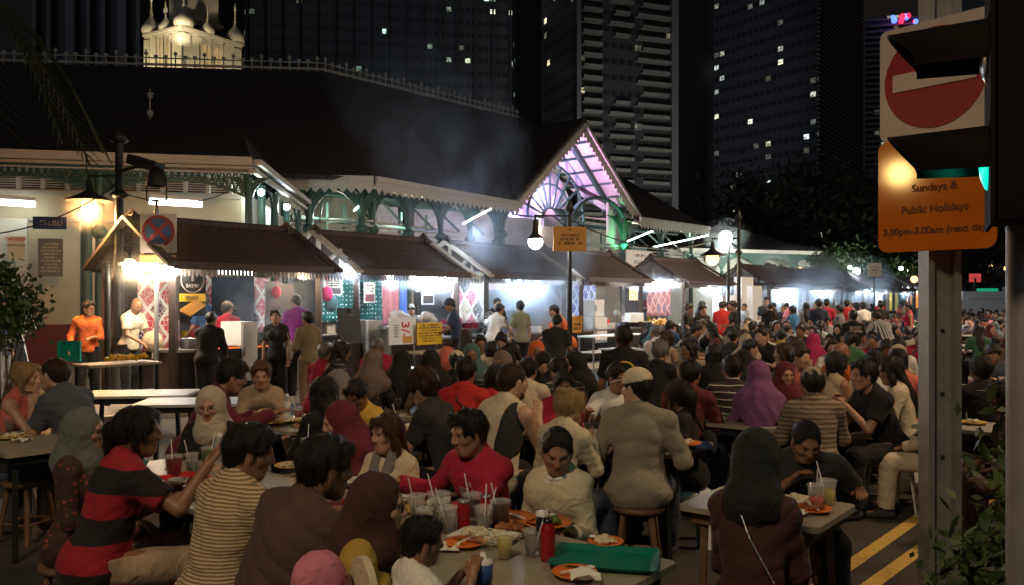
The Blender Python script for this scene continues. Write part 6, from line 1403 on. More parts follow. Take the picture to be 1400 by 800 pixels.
# ------------------------------------------------------------------ greenery
def leafmat(n, c1, c2):
    m = mat(n, c1, .6); t = m.node_tree; b = t.nodes['Principled BSDF']; oi = t.nodes.new('ShaderNodeTexNoise'); oi.inputs['Scale'].default_value = 9; t.links.new([x for x in t.nodes if x.type == 'TEX_COORD'][0].outputs['Object'], oi.inputs['Vector'])
    r = t.nodes.new('ShaderNodeValToRGB'); r.color_ramp.elements[0].position = .35; r.color_ramp.elements[0].color = (*c1, 1); r.color_ramp.elements[1].position = .65; r.color_ramp.elements[1].color = (*c2, 1); t.links.new(oi.outputs[0], r.inputs[0]); t.links.new(r.outputs[0], b.inputs['Base Color'])
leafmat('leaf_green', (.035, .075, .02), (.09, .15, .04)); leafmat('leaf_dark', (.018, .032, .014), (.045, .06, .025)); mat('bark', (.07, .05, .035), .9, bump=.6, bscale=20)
def leaves(c, rad, n, size, m, parent, seed, clump=9, flat=1., name='foliage'):
    r = np.random.RandomState(seed); cl = r.normal(size=(clump, 3)); cl = cl / np.linalg.norm(cl, axis=1)[:, None] * (r.uniform(.2, .85, clump) ** .6)[:, None] * np.array(rad)
    cl[:, 2] *= flat; P = c + cl[r.randint(0, clump, n)] + r.normal(size=(n, 3)) * np.array(rad) * .24
    d = r.normal(size=(n, 3)); d[:, 2] -= .4; d /= np.linalg.norm(d, axis=1)[:, None]; w = np.cross(d, r.normal(size=(n, 3))); w /= np.linalg.norm(w, axis=1)[:, None]; s = (r.uniform(.6, 1.3, n) * size)[:, None]
    v = np.stack([P, P + d * s * .5 + w * s * .26, P + d * s, P + d * s * .5 - w * s * .26], 1).reshape(-1, 3); f = np.arange(4 * n).reshape(n, 4)
    me = np_mesh(name, [(v, f, 0)], [M[m]]); o = bpy.data.objects.new(name, me); COL.objects.link(o)
    if parent is not None: o.parent = parent; o.matrix_parent_inverse = Matrix.Translation(parent.location).inverted()
    return o
def tree(base, h, rad, n, size, m, label, seed, kind='broadleaf_tree', clump=14):
    base = np.array(base, float); t = thing(kind, base, label, 'tree'); r = random.Random(seed); b = B(); tr = rad[0] * .09
    b.tube(base, base + UP * (h - rad[2] * .6), tr, tr * .6, 9)
    for k in range(6): a = r.uniform(0, 6.28); b.tube(base + UP * (h - rad[2] * r.uniform(.7, 1.1)), base + UP * (h + rad[2] * r.uniform(-.3, .4)) + V(math.cos(a) * rad[0], math.sin(a) * rad[1], 0) * .6, tr * .5, tr * .15, 6)
    b.build('trunk', 'bark', t); leaves(base + UP * h, rad, n, size, m, t, seed, clump, name='crown'); return t
for k, (px, Y, h, w) in enumerate(((925, 84, 8, 5), (985, 88, 10, 7), (1050, 86, 12, 8), (1110, 84, 13, 8), (1165, 80, 12.5, 7), (1225, 88, 10.5, 7), (1345, 92, 10, 8))):
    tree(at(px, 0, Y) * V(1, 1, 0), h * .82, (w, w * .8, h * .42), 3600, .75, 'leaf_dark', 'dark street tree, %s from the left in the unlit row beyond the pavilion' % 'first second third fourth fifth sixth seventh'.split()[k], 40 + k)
tree(at(1152, 0, 46) * V(1, 1, 0), 3.6, (1.7, 1.5, 1.7), 1800, .30, 'leaf_green', 'small tree lit from below just above the far stalls', 61)
tree(at(1122, 0, 44) * V(1, 1, 0), 2.9, (1.0, 1.0, 1.3), 1100, .26, 'leaf_green', 'slim bushy tree at the right corner of the far pavilion', 62)
tree(at(1215, 0, 62) * V(1, 1, 0), 3.8, (2.2, 1.9, 1.6), 1600, .34, 'leaf_green', 'low tree behind the far stalls near the orange spire', 63)
# potted plant at the left edge
c = at(6, 0, 10.0) * V(1, 1, 0); sh = thing('shrub', c, 'leafy green shrub at the left edge before the cream wall', 'shrub'); leaves(c + UP * 1.62, (.42, .4, .50), 1500, .10, 'leaf_green', sh, 5, 16); st = B(); r_ = random.Random(3)
for k in range(7): st.tube(c + V(r_.uniform(-.1, .1), r_.uniform(-.1, .1), .3), c + V(r_.uniform(-.4, .4), r_.uniform(-.3, .3), 1.7), .015, .006, 5)
st.build('stems', 'bark', sh); B().lathe(c, [(.001, 0), (.22, 0), (.30, .5), (.32, .5), (.30, .46), (.001, .44)], 16).build('planter', 'grey_plastic', sh)
# board leaning by the plant
ld = B(); ld.sheet([at(30, 0, 11) * V(1, 1, 0) + UP * .02, at(58, 0, 11) * V(1, 1, 0) + UP * .02, at(28, 450, 11.3), at(16, 452, 11.3)], .04); ld.build('leaning_board', 'tin', label='grey board leaning beside the shrub at left', category='board')
# palm at the upper left
pl = thing('palm_tree', V(-6.2, 8.6, 0), 'dark palm with drooping fronds at the upper left corner', 'palm tree'); tk = B()
for k in range(12): tk.tube(V(-6.6, 9.2, k * .42), V(-6.6, 9.2, k * .42 + .43), .15 - .003 * k, .135 - .003 * k, 10)
tk.build('trunk', 'bark', pl); r_ = random.Random(8)
for k in range(11):
    a = k * 2.4; L = r_.uniform(1.5, 2.1); b = B(); d = V(math.cos(a), math.sin(a), 0); pts = [V(-6.6, 9.2, 5.0) + d * L * t + UP * (.9 * t * (1 - t) * 2 - 1.5 * t * t) for t in np.linspace(0, 1, 12)]; b.path(pts, .012, 5)
    for p, q in zip(pts[1:-1], pts[2:]):
        for j in range(3):
            p2 = p + (q - p) * j / 3
            for sgn in (1, -1): sd = unit(np.cross(d, UP)) * sgn; b.sheet([p2, p2 + d * .03, p2 + sd * .30 + d * .16 - UP * .28], .003)
    b.build('frond', 'leaf_dark', pl)
# hedge bush at the lower right
bu = thing('bush', V(2.15, 3.35, 0), 'dark leafy bush at the lower right corner behind the sign post', 'bush'); leaves(V(2.22, 3.45, .52), (.42, .45, .62), 3600, .075, 'leaf_green', bu, 9, 26); st = B()
for k in range(9): st.tube(V(2.2 + r_.uniform(-.15, .15), 3.45 + r_.uniform(-.15, .15), 0), V(2.2 + r_.uniform(-.4, .4), 3.45 + r_.uniform(-.4, .4), 1.0), .012, .005, 5)
st.build('stems', 'bark', bu)
# white van roof and far vehicles' line at right edge
vn = thing('parked_van', at(1362, 0, 48) * V(1, 1, 0), 'pale roof of a parked van beyond the crowd at right', 'van'); a = at(1362, 0, 48) * V(1, 1, 0)
vb = B(); vb.box(a + UP * 1.15, (5.2, 1.9, 1.3)); vb.box(a + UP * 2.0, (4.8, 1.7, .5)); vb.build('body', 'white_plastic', vn); B().box(a + V(0, -.9, 1.6), (4.2, .04, .45)).build('window', 'black_plastic', vn)
for s in (-1.7, 1.7): B().lathe(a + V(s, -.95, .34), [(.001, .02), (.34, .02), (.34, -.16), (.001, -.16)], 14, axis=(0, 1, 0)).build('wheel', 'black_plastic', vn)

smoke('smoke', at(122, 282, 14.0), (.5, .5, .45), .45, (1, .9, .8), 'faint haze lit orange around the lamp beside the cream wall', 2., .3)  # added volume that makes the lamp's halo
smoke('smoke', at(992, 327, 24), (.8, .8, .7), .12, (.9, 1, .95), 'faint haze around the bright white globe lamp', 2., .3)  # same for the white globe: halo made by an added volume

for i, (a, b, sag) in enumerate(((at(-60, 322, 13), at(163, 250, 14), .25), (at(163, 262, 14), at(345, 240, 20.6), .4), (at(779, 300, 15), at(1010, 312, 20), .5))):
    pts = [a + (b - a) * t - UP * sag * 4 * t * (1 - t) for t in np.linspace(0, 1, 14)]; B().path(pts, .012, 5).build('cable', 'iron_dark', label=('cable running left from the black lamp post', 'cable from the black lamp post to the market wing', 'cable between the two middle lamp posts')[i], category='cable')
# ------------------------------------------------------------------ tables, stools, tableware
mat('laminate', (.34, .30, .235), .38, bump=.03, bscale=30, var=.14, vscale=7); mat('laminate_pale', (.46, .44, .40), .4, var=.08, vscale=7)
mat('tray_green', (.0, .16, .12), .4, bump=.2, bscale=320); mat('tray_blue', (.02, .05, .14), .4); mat('tray_red', (.55, .03, .03), .4); mat('plate_orange', (.78, .20, .035), .35); mat('plate_yellow', (.66, .42, .09), .4)
mat('drink_brown', (.10, .025, .008), .1, trans=.3); mat('drink_clear', (.75, .78, .70), .1, trans=.75); mat('drink_orange', (.80, .30, .05), .2); mat('drink_pink', (.85, .12, .12), .2); mat('drink_yellow', (.70, .55, .12), .2); mat('drink_red', (.30, .01, .015), .15)
mat('cup_plastic', (.82, .84, .84), .12, alpha=.22); mat('straw', (.80, .80, .78), .4); mat('food_meat', (.28, .10, .035), .5, bump=.6, bscale=60, var=.4, vscale=40); mat('food_rice', (.66, .58, .42), .6, bump=.6, bscale=90, var=.2, vscale=50); mat('food_green', (.12, .20, .03), .5); mat('tissue', (.80, .78, .72), .9)
mat('label_blue', (.05, .35, .60), .4); mat('white_ceramic', (.75, .73, .68), .25); mat('stool_wood', (.17, .095, .05), .5, bump=.2, bscale=30, var=.2, vscale=8)
TABLES = []; _tp = {}
def table(c, ax, L, W, label, m='laminate', group=None, detail=True, leg='iron_dark', h=.75):
    """c: middle on the ground, ax: unit direction of the long side"""
    c = np.array(c, float); key = (round(L, 2), round(W, 2), m, leg, round(h, 3)); TABLES.append((c, ax, L, W)); rz = math.atan2(ax[1], ax[0])
    if key in _tp:
        t = dup(_tp[key], c, rz, label)
        if group: t['group'] = group
        elif 'group' in t: del t['group']
        return t
    t = thing('dining_table', V(0, 0, 0), label, 'table', group); X, Y_ = V(1, 0, 0), V(0, 1, 0)
    b = B(); pts = []; r = .035
    for cx, cy, a0 in ((1, 1, 0), (-1, 1, 90), (-1, -1, 180), (1, -1, 270)):
        for k in range(4): a = math.radians(a0 + k * 30); pts.append(V(cx * (L / 2 - r) + r * math.cos(a), cy * (W / 2 - r) + r * math.sin(a), h))
    b.sheet(pts, .028, UP); b.build('tabletop', m, t)
    ap = B()
    for s in (1, -1): ap.box(V(0, s * (W / 2 - .06), h - .06), (L - .12, .025, .06)); ap.box(V(s * (L / 2 - .06), 0, h - .06), (.025, W - .12, .06))
    ap.build('apron', leg, t)
    for sx in (1, -1):
        for sy in (1, -1): B().bar(V(sx * (L / 2 - .08), sy * (W / 2 - .08), 0), V(sx * (L / 2 - .11), sy * (W / 2 - .09), h - .03), .035, .035).build('leg', leg, t)
    _tp[key] = t; t.location = tuple(c); t.rotation_euler = (0, 0, rz); return t
_stool = {}
def stool(x, y, h, th, kind, label, group):
    if kind not in _stool:
        t = thing('stool', V(0, 0, 0), label, 'stool', group)
        if kind == 'wood':
            B().lathe(V(0, 0, 0), [(.001, .45), (.155, .45), (.17, .44), (.17, .42), (.155, .41), (.001, .41)], 20).build('seat', 'stool_wood', t)
            for k in range(4): a = math.pi / 4 + k * math.pi / 2; B().tube(V(math.cos(a) * .19, math.sin(a) * .19, 0), V(math.cos(a) * .12, math.sin(a) * .12, .415), .018, .022, 8).build('leg', 'stool_wood', t)
            b = B(); q = [V(math.cos(a) * .165, math.sin(a) * .165, .14) for a in (math.pi / 4 + np.arange(5) * math.pi / 2)]; b.path(q, .011, 6); b.build('stretcher', 'stool_wood', t)
        else:
            B().lathe(V(0, 0, 0), [(.001, .45), (.14, .45), (.16, .435), (.165, .38), (.155, .38), (.145, .42), (.001, .43)], 18).build('seat', kind, t)
            for k in range(4):
                a = math.pi / 4 + k * math.pi / 2; d = V(math.cos(a), math.sin(a), 0); e = V(-d[1], d[0], 0); b = B(); b.sheet([d * .155 + e * .05 + UP * .42, d * .155 - e * .05 + UP * .42, d * .205 - e * .03, d * .205 + e * .03], .012, d); b.build('leg', kind, t)
        _stool[kind] = t; t.location = (x, y, 0); t.scale = (1, 1, h / .45); t.rotation_euler = (0, 0, -th); return t
    t = dup(_stool[kind], V(x, y, 0), -th, label); t.scale = (1, 1, h / .45); t['group'] = group; return t
Y3 = V(0, 1, 0)
def item(name, c, label, cat, rz=0., group=None):
    t = thing(name, V(0, 0, 0), label, cat, group); t['_place'] = 1; return t
def place(t, c, rz=0.): t.location = tuple(float(x) for x in c); t.rotation_euler = (0, 0, rz); return t
def plate(c, r, label, m='plate_orange', food=None, seed=1):
    t = thing('plate', V(0, 0, 0), label, 'plate'); B().lathe(V(0, 0, 0), [(.001, .002), (r * .62, .002), (r * .95, .018), (r, .020), (r * .98, .024), (r * .62, .010), (.001, .008)], 28).build('dish', m, t)
    rr = random.Random(seed)
    if food:
        b = B()
        for k in range(14): a, q = rr.uniform(0, 6.28), r * .5 * rr.random() ** .5; b.ball(V(math.cos(a) * q, math.sin(a) * q, .016 + rr.uniform(0, .018)), rr.uniform(.012, .024), 8, sc=(1, 1, .6))
        b.build('food', food, t)
    f = B(); a = rr.uniform(0, 3); d = V(math.cos(a), math.sin(a), 0); f.bar(-d * r * .7 + UP * .024, d * r * .75 + UP * .03, .010, .004); f.ball(d * r * .78 + UP * .03, .018, 8, sc=(1, 1, .25)); f.build('spoon', 'straw', t)
    return place(t, c)
def cup(c, label, liquid='drink_clear', h=.115, r=.042, straw=1, fill=.7, seed=1, lid=False):
    t = thing('plastic_cup', V(0, 0, 0), label, 'cup'); rb = r * .72
    B().lathe(V(0, 0, 0), [(.001, .001), (rb, .001), (r, h), (r * 1.07, h), (r * 1.07, h - .006), (r * .97, h - .006), (rb * .96, .005), (.001, .005)], 24).build('beaker', 'cup_plastic', t)
    if fill: B().lathe(V(0, 0, 0), [(.001, .006), (rb * .95, .006), (rb * .95 + (r - rb) * fill * .95, h * fill), (.001, h * fill)], 20).build('drink', liquid, t)
    rr = random.Random(seed)
    for k in range(straw): a = rr.uniform(0, 6.28); B().tube(V(0, 0, .01), V(math.cos(a) * .055, math.sin(a) * .055, h + .085), .0032, .0032, 7).build('straw', 'straw', t)
    return place(t, c)
def bottle(c, label, m='drink_red', cap='white_plastic', h=.15, r=.030, lab=None, neck=.6):
    t = thing('bottle', V(0, 0, 0), label, 'bottle'); B().lathe(V(0, 0, 0), [(.001, 0), (r * .95, 0), (r, .01), (r, h * .30), (r * .93, h * .36), (r, h * .42), (r, h * .72), (r * .8, h * .82), (r * neck, h * .88), (r * neck, h * .92)], 20).build('body', m, t)
    B().lathe(V(0, 0, h * .90), [(r * neck * 1.08, 0), (r * neck * 1.08, h * .10), (.001, h * .105)], 16).build('cap', cap, t)
    if lab: B().lathe(V(0, 0, 0), [(r * 1.02, h * .42), (r * 1.02, h * .68)], 20).build('paper_label', lab, t)
    return place(t, c)
def tray(c, L, W, ax, label, m='tray_green', food=None, seed=1):
    t = thing('tray', V(0, 0, 0), label, 'tray'); b = B(); out = []
    def ring(l, w, z, r=.03):
        q = []
        for cx, cy, a0 in ((1, 1, 0), (-1, 1, 90), (-1, -1, 180), (1, -1, 270)):
            for k in range(4): a = math.radians(a0 + k * 30); q.append(V(cx * (l / 2 - r) + r * math.cos(a), cy * (w / 2 - r) + r * math.sin(a), z))
        return q
    rings = [ring(L - .05, W - .05, .001), ring(L, W, .020), ring(L + .012, W + .012, .021), ring(L + .012, W + .012, .017), ring(L - .004, W - .004, .016)]
    top = [ring(L - .05, W - .05, .006)]
    vs = [p for r_ in rings[:3] for p in r_]; k = 16; fs = [(j * k + i, j * k + (i + 1) % k, (j + 1) * k + (i + 1) % k, (j + 1) * k + i) for j in range(2) for i in range(k)]
    b.add(vs, [tuple(range(k))[::-1]] + fs, 0, False); b.add(ring(L - .05, W - .05, .005) + ring(L - .006, W - .006, .021) , [tuple(range(k))] + [(i, k + i, k + (i + 1) % k, (i + 1) % k) for i in range(k)]); b.build('base', m, t)
    if food:
        rr = random.Random(seed); f = B()
        for q in range(18): f.ball(V(rr.uniform(-L * .3, L * .3), rr.uniform(-W * .3, W * .3), .014 + rr.uniform(0, .02)), rr.uniform(.014, .028), 8, sc=(1, 1, .6))
        f.build('food', food, t)
    return place(t, c, math.atan2(ax[1], ax[0]))
def bowl(c, r, label, m='white_ceramic', fillm=None):
    t = thing('bowl', V(0, 0, 0), label, 'bowl'); B().lathe(V(0, 0, 0), [(.001, 0), (r * .5, 0), (r * .85, r * .35), (r, r * .65), (r * .96, r * .65), (r * .8, r * .36), (r * .45, .006), (.001, .006)], 22).build('dish', m, t)
    if fillm: B().lathe(V(0, 0, 0), [(r * .86, r * .45), (.001, r * .47)], 18).build('soup', fillm, t)
    return place(t, c)
TT = .75
# first row: from the near right corner away to the left
C1 = atz(928, 768, TT); C1[2] = 0
def row_table(C, t0, t1, W, label, **k): a = C + NN * t0; b = C + NN * t1; return table((a + b) / 2 - U * W / 2, NN, t1 - t0, W, label, **k)
row_table(C1, 0, 1.78, .76, 'nearest grey laminate table, laden with trays, plates and cups')
row_table(C1, 1.80, 3.56, .76, 'grey laminate table between the brown shirted man and the maroon hijab woman')
row_table(C1, 4.5, 6.2, .76, 'grey laminate table at the left edge in front of the couple')
# second row
C3 = atz(1172, 690, TT); C3[2] = 0
row_table(C3, 0, .70, .56, 'small table under the two iced drinks at the lower right', m='laminate', leg='stool_wood')
C2 = V(1.45, 5.95, 0); row_table(C2, 0, 1.5, .62, 'table in front of the man in the cream cap'); row_table(C2, 1.55, 2.7, .62, 'table behind the man in the red and black raglan shirt')
def tab_px(px, py, L, W, label, ax=NN, **k):
    c = atz(px, py, TT); c[2] = 0; return table(c, ax, L, W, label, **k)
tab_px(388, 577, 1.0, .6, 'table between the maroon shirted man and the small boy in yellow')
tab_px(190, 537, 1.15, .66, 'empty pale table nearest the black lamp post', m='laminate_pale', ax=unit(V(1, .12, 0)))
tab_px(262, 548, 1.0, .62, 'second empty pale table behind the beige hijab woman', m='laminate_pale', ax=unit(V(1, .12, 0)))
tab_px(570, 590, .9, .6, 'dark table beside the curly haired diner', m='tray_blue')
tab_px(1010, 575, 1.1, .6, 'table with the green tray at its edge, left of the beige capped man')
tab_px(1130, 558, 1.3, .6, 'long pale table before the man with hands at his mouth', m='laminate_pale', ax=unit(V(1, -.12, 0)))
tab_px(1228, 546, .9, .55, 'pale table by the woman in the salmon shirt', m='laminate_pale', ax=unit(V(1, .1, 0)))
tab_px(1330, 582, .8, .6, 'table lit behind the grey sign post', m='laminate_pale')
tab_px(640, 545, 1.0, .6, 'table hidden between the red shirted diner and the raglan shirted man')
tab_px(600, 503, 1.1, .6, 'bright table behind the two black hijab women', m='laminate_pale', ax=unit(V(1, .1, 0)))
tab_px(960, 505, 1.4, .6, 'white table between the two rows of diners right of the tall man', m='laminate_pale')
# ---- on the nearest table
def on_t(px, py, lift=.001): return atz(px, py, TT + lift)
tray(on_t(827, 768), .40, .29, unit(V(1, -.22, 0)), 'green plastic tray lying empty on the nearest table')
plate(on_t(786, 789), .085, 'orange plate with a spoon below the green tray'); plate(on_t(828, 746), .075, 'orange plate with scraps beyond the green tray', food='food_rice', seed=3)
plate(on_t(748, 719), .115, 'orange plate beside the white shirted man', food='food_green', seed=4); plate(on_t(703, 712), .10, 'orange plate behind the cans', seed=6)
plate(on_t(636, 747), .085, 'orange plate in front of the toddler', seed=7); tray(on_t(663, 738), .27, .19, unit(V(1, -.5, 0)), 'cream square tray of leftover rice cakes', m='white_ceramic', food='food_rice')
plate(on_t(585, 700), .12, 'plate of fried food before the maroon hijab woman', m='plate_yellow', food='food_meat', seed=8)
tray(on_t(705, 727), .22, .15, unit(V(1, -.3, 0)), 'dark tray of bones and tissues beside the printed cup', m='black_plastic', food='food_meat', seed=9)
cup(on_t(729, 760), 'clear cup with pale juice beside the red bottle', 'drink_clear', .105, .040, 1, seed=2); bottle(on_t(749, 766), 'red bottle with dark cap near the green tray', 'drink_red', 'black_plastic', .165, .030)
cup(on_t(690, 764), 'small printed sauce cup with yellow lid', 'drink_yellow', .095, .034, 0, .9); cup(on_t(684, 722), 'cup of dark cola beside the crossed straws', 'drink_brown', .125, .046, 1, .88, 5)
bottle(on_t(634, 724), 'red can with grey top left of the crossed straws', 'drink_red', 'tin', .135, .029, neck=.85); bottle(on_t(664, 712), 'red can behind the cola cup', 'drink_red', 'tin', .12, .028, neck=.85)
cup(on_t(662, 726), 'clear cup holding crossed straws', 'drink_clear', .11, .042, 2, .6, 8); cup(on_t(600, 712), 'large clear tumbler with melting ice', 'drink_clear', .13, .055, 1, .5, 9); cup(on_t(612, 728), 'clear cup left of the red can', 'drink_clear', .115, .043, 1, .55, 10); cup(on_t(580, 722), 'short clear glass by the toddler', 'drink_clear', .09, .040, 0, .6, 11)
bottle(on_t(741, 757), 'short black and white salt shaker next to the red bottle', 'black_plastic', 'white_plastic', .17, .026, neck=.9)
# second table of the row
cup(on_t(459, 692), 'clear cup before the brown shirted man', 'drink_clear', .11, .042, 1, .6, 12); bowl(on_t(481, 664), .06, 'white bowl of soup near the maroon hijab woman', fillm='drink_orange'); tray(on_t(500, 695), .34, .24, NN, 'red tray under a bowl in the middle of the row', 'tray_red'); bowl(on_t(500, 690, .02), .05, 'white bowl on the red tray')
cup(on_t(420, 622), 'cup of orange drink held near the maroon hijab woman', 'drink_orange', .11, .042, 1, .6, 13); plate(on_t(440, 660), .11, 'yellow plate in the middle of the second table', 'plate_yellow', 'food_meat', 14); plate(on_t(400, 640), .11, 'plate with a glowing yellow dip before the striped shirt man', 'plate_yellow', 'food_rice', 15)
tray(on_t(252, 660), .36, .26, NN, 'red tray before the man in red and black', 'tray_red'); cup(on_t(238, 652), 'tall cup of iced tea on the red tray', 'drink_brown', .125, .05, 1, .85, 16); bowl(on_t(243, 664, .02), .055, 'small white bowl on the red tray by the iced tea'); plate(on_t(272, 662, .022), .09, 'orange plate at the edge of the red tray', food='food_meat', seed=17)
bottle(on_t(300, 640), 'clear water bottle with blue label near the beige hijab woman', 'cup_plastic', 'white_plastic', .21, .032, lab='label_blue', neck=.45); cup(on_t(285, 638), 'cup with green leaves beside the water bottle', 'food_green', .12, .045, 1, .8, 18); cup(on_t(262, 645), 'clear cup by the raised hand', 'drink_clear', .11, .04, 1, .5, 19)
tray(on_t(165, 640), .30, .22, unit(V(1, .3, 0)), 'pale green tray behind the shoulder of the patterned shirt woman', 'tray_green')
# left table
plate(on_t(15, 600), .11, 'yellow plate of food on the left table', 'plate_yellow', 'food_rice', 20); cup(on_t(14, 590), 'left clear cup on the couple\'s table', 'drink_clear', .11, .042, 1, .6, 21); cup(on_t(32, 588), 'middle clear cup on the couple\'s table', 'drink_clear', .11, .042, 0, .5, 22); cup(on_t(52, 592), 'right clear cup on the couple\'s table', 'drink_clear', .12, .042, 0, .5, 23)
# lower right table
cup(on_t(1116, 694), 'cup of pink drink on the lower right table', 'drink_pink', .115, .043, 1, .45, 24); cup(on_t(1131, 690), 'cup of yellow drink on the lower right table', 'drink_yellow', .125, .045, 1, .6, 25); plate(on_t(1112, 700), .09, 'plate of scraps by the pink drink', 'plate_orange', 'food_meat', 26); plate(on_t(1092, 688), .09, 'white plate before the man bent over his food', 'white_ceramic', 'food_rice', 27)
tray(on_t(930, 612), .42, .30, unit(V(1, -.1, 0)), 'dark blue tray with a plate of bread right of the cream capped man', 'tray_blue'); plate(on_t(935, 609, .02), .12, 'orange plate of bread on the dark blue tray', food='food_rice', seed=28); tray(on_t(1030, 573), .42, .30, unit(V(1, -.1, 0)), 'green tray with folded tissue left of the beige capped man'); cup(on_t(1003, 568), 'red drink on the table with the green tray', 'drink_red', .13, .04, 1, .8, 29); cup(on_t(1014, 566), 'clear glass beside the red drink', 'drink_clear', .10, .04, 0, .5, 30)
ts_ = B(); q = on_t(1032, 572, .02); ts_.add([q + V(-.08, -.05, 0), q + V(.09, -.03, 0), q + V(.0, .08, .0), q + V(0, 0, .05)], [(0, 1, 3), (1, 2, 3), (2, 0, 3), (0, 2, 1)]); ts_.build('tissue', 'tissue', label='folded white tissue on the green tray', category='tissue')
plate(on_t(372, 580), .12, 'yellow plate of satay between the boy and the maroon shirted man', 'plate_yellow', 'food_meat', 31); plate(on_t(402, 578), .10, 'yellow plate beside the water bottle', 'plate_yellow', 'food_rice', 32); bottle(on_t(392, 572), 'clear water bottle before the boy in brown', 'cup_plastic', 'white_plastic', .21, .032, lab='white_ceramic', neck=.45); cup(on_t(408, 574), 'cup of red drink with two straws', 'drink_red', .11, .042, 2, .7, 33)
bowl(on_t(562, 590), .08, 'white noodle bowl beside the curly haired diner', fillm='food_rice'); cup(on_t(546, 586), 'cup with curved straw near the noodle bowl', 'drink_red', .11, .042, 2, .5, 34)

# sticks and tissues on the near tables
def sticks(c, n, seed, label):
    rr = random.Random(seed); b = B()
    for k in range(n): a = rr.uniform(-.5, .5) + seed; o = V(rr.uniform(-.02, .02), rr.uniform(-.02, .02), .004 + .003 * k); d = V(math.cos(a), math.sin(a), 0); b.tube(o - d * .10, o + d * .10, .0015, .0015, 5)
    o = b.build('satay_sticks', 'c_sand', label=label, category='satay sticks'); o.location = tuple(c)
sticks(on_t(720, 735), 9, 1, 'bare satay sticks between the trays on the nearest table'); sticks(on_t(655, 742, .025), 7, 2, 'satay sticks across the cream tray'); sticks(on_t(560, 715), 8, 3, 'satay sticks near the toddler'); sticks(on_t(415, 650, .02), 8, 4, 'satay sticks on the yellow plate of the second table')
def tissue(c, seed, label, sc=1.):
    rr = random.Random(seed); b = B(); n = 5; vs = [V((i / n - .5) * .11, (j / n - .5) * .10, rr.uniform(.001, .030)) * sc for i in range(n + 1) for j in range(n + 1)]
    b.add(vs, [(i * (n + 1) + j, i * (n + 1) + j + 1, (i + 1) * (n + 1) + j + 1, (i + 1) * (n + 1) + j) for i in range(n) for j in range(n)], 0, True); o = b.build('crumpled_tissue', 'tissue', label=label, category='tissue'); o.location = tuple(c)
tissue(on_t(800, 790, .02), 1, 'crumpled tissue on the lower orange plate'); tissue(on_t(610, 752), 2, 'crumpled tissue before the toddler'); tissue(on_t(600, 690, .02), 3, 'tissue among the fried food'); tissue(on_t(445, 675), 4, 'crumpled tissue by the clear cup of the second table'); tissue(on_t(1085, 705), 5, 'crumpled tissue on the lower right table'); tissue(on_t(30, 604), 6, 'crumpled tissue on the left table')
cup(on_t(646, 706), 'cup of iced tea between the red cans', 'drink_brown', .11, .042, 1, .7, 41); cup(on_t(570, 708), 'clear cup next to the fried food', 'drink_clear', .11, .042, 1, .4, 42); bowl(on_t(545, 690), .06, 'small white bowl beside the fried food', fillm='drink_brown'); plate(on_t(520, 672), .11, 'orange plate of rice near the cream bloused woman', food='food_rice', seed=43)
cup(on_t(438, 645), 'cup of lime juice in the middle of the second table', 'drink_yellow', .11, .042, 1, .6, 44); cup(on_t(350, 632), 'cup of cola beside the striped cream shirt', 'drink_brown', .11, .042, 1, .6, 45)
_cups = [cup(on_t(950, 503), 'clear cup on the white middle table', 'drink_clear', .12, .045, 1, .6, 50), plate(on_t(975, 505), .11, 'orange plate on the white middle table', food='food_rice', seed=51), cup(on_t(1140, 556), 'cup of red drink on the long pale table', 'drink_red', .12, .045, 1, .7, 52)]
plate(on_t(1105, 560), .11, 'orange plate on the long pale table', food='food_meat', seed=53); cup(on_t(1225, 545), 'clear cup on the pale table by the salmon shirt', 'drink_clear', .12, .045, 1, .5, 54); plate(on_t(1330, 580), .11, 'yellow plate on the table behind the grey post', 'plate_yellow', 'food_rice', 55)
plate(on_t(640, 545), .11, 'orange plate beside the raglan shirted man', food='food_rice', seed=56); cup(on_t(590, 502), 'clear cup on the bright table behind the black hijabs', 'drink_clear', .12, .045, 1, .5, 57)
# ------------------------------------------------------------------ the people one can tell apart, near to far
def extra(root, info, J, name, prims, h, m, sub=(), cuts=()):
    v, f = surface(prims, h, sub=sub, cuts=cuts); o = bpy.data.objects.new(name, np_mesh(name, [(v, f, 0)], [M[m]])); COL.objects.link(o); o.parent = root; return o
P = person
# near table, this side
r, J, inf = P(190, 556, 4.05, 52, 'eat', 'long haired man from behind in a red and black striped jersey, hand raised', hair='pony', top='tee', tcol='s_redblack', bcol='c_sand', skin='skin_b', w=1.12, rh=(.30, .44, 1.02), lh=(-.05, .40, .80), head=(-26, 4, 0), seed=11, fold=.005)
for k in range(3):   # three white shoulder stripes
    a = J['shr'] + V(.0, .0, 0); e = J['elr']; d = unit(e - a); o_ = J['R'] @ V(0, -.022 + .022 * k, 0)
    extra(r, inf, J, 'shoulder_stripe', [cone(J['neck'] + J['R'] @ V(.085, -.02 + .02 * k, .012), a + o_ + V(0, 0, .066) , .0075, .0075, .002), cone(a + o_ + V(0, 0, .066), a + d * .12 + o_ + np.cross(np.cross(d, V(0, 0, 1)), d) * .068, .0075, .0075, .002)], .004, 'c_white')
r, J, inf = P(342, 580, 3.55, 40, 'table', 'man from behind in a cream shirt with fine dark lines', hair='short', top='tee', tcol='s_cream', bcol='c_denim', skin='skin_b', w=1.18, belly=.03, head=(-30, 14, 0), rh=(.22, .40, .85), seed=12, fold=.005)
r, J, inf = P(446, 596, 3.22, 42, 'table', 'broad man from behind in a plain brown shirt', hair='short', top='tee', tcol='c_brown', bcol='c_charcoal', skin='skin_d', w=1.22, lean=22, side=6, head=(-14, 10, 0), seed=13, fold=.006)
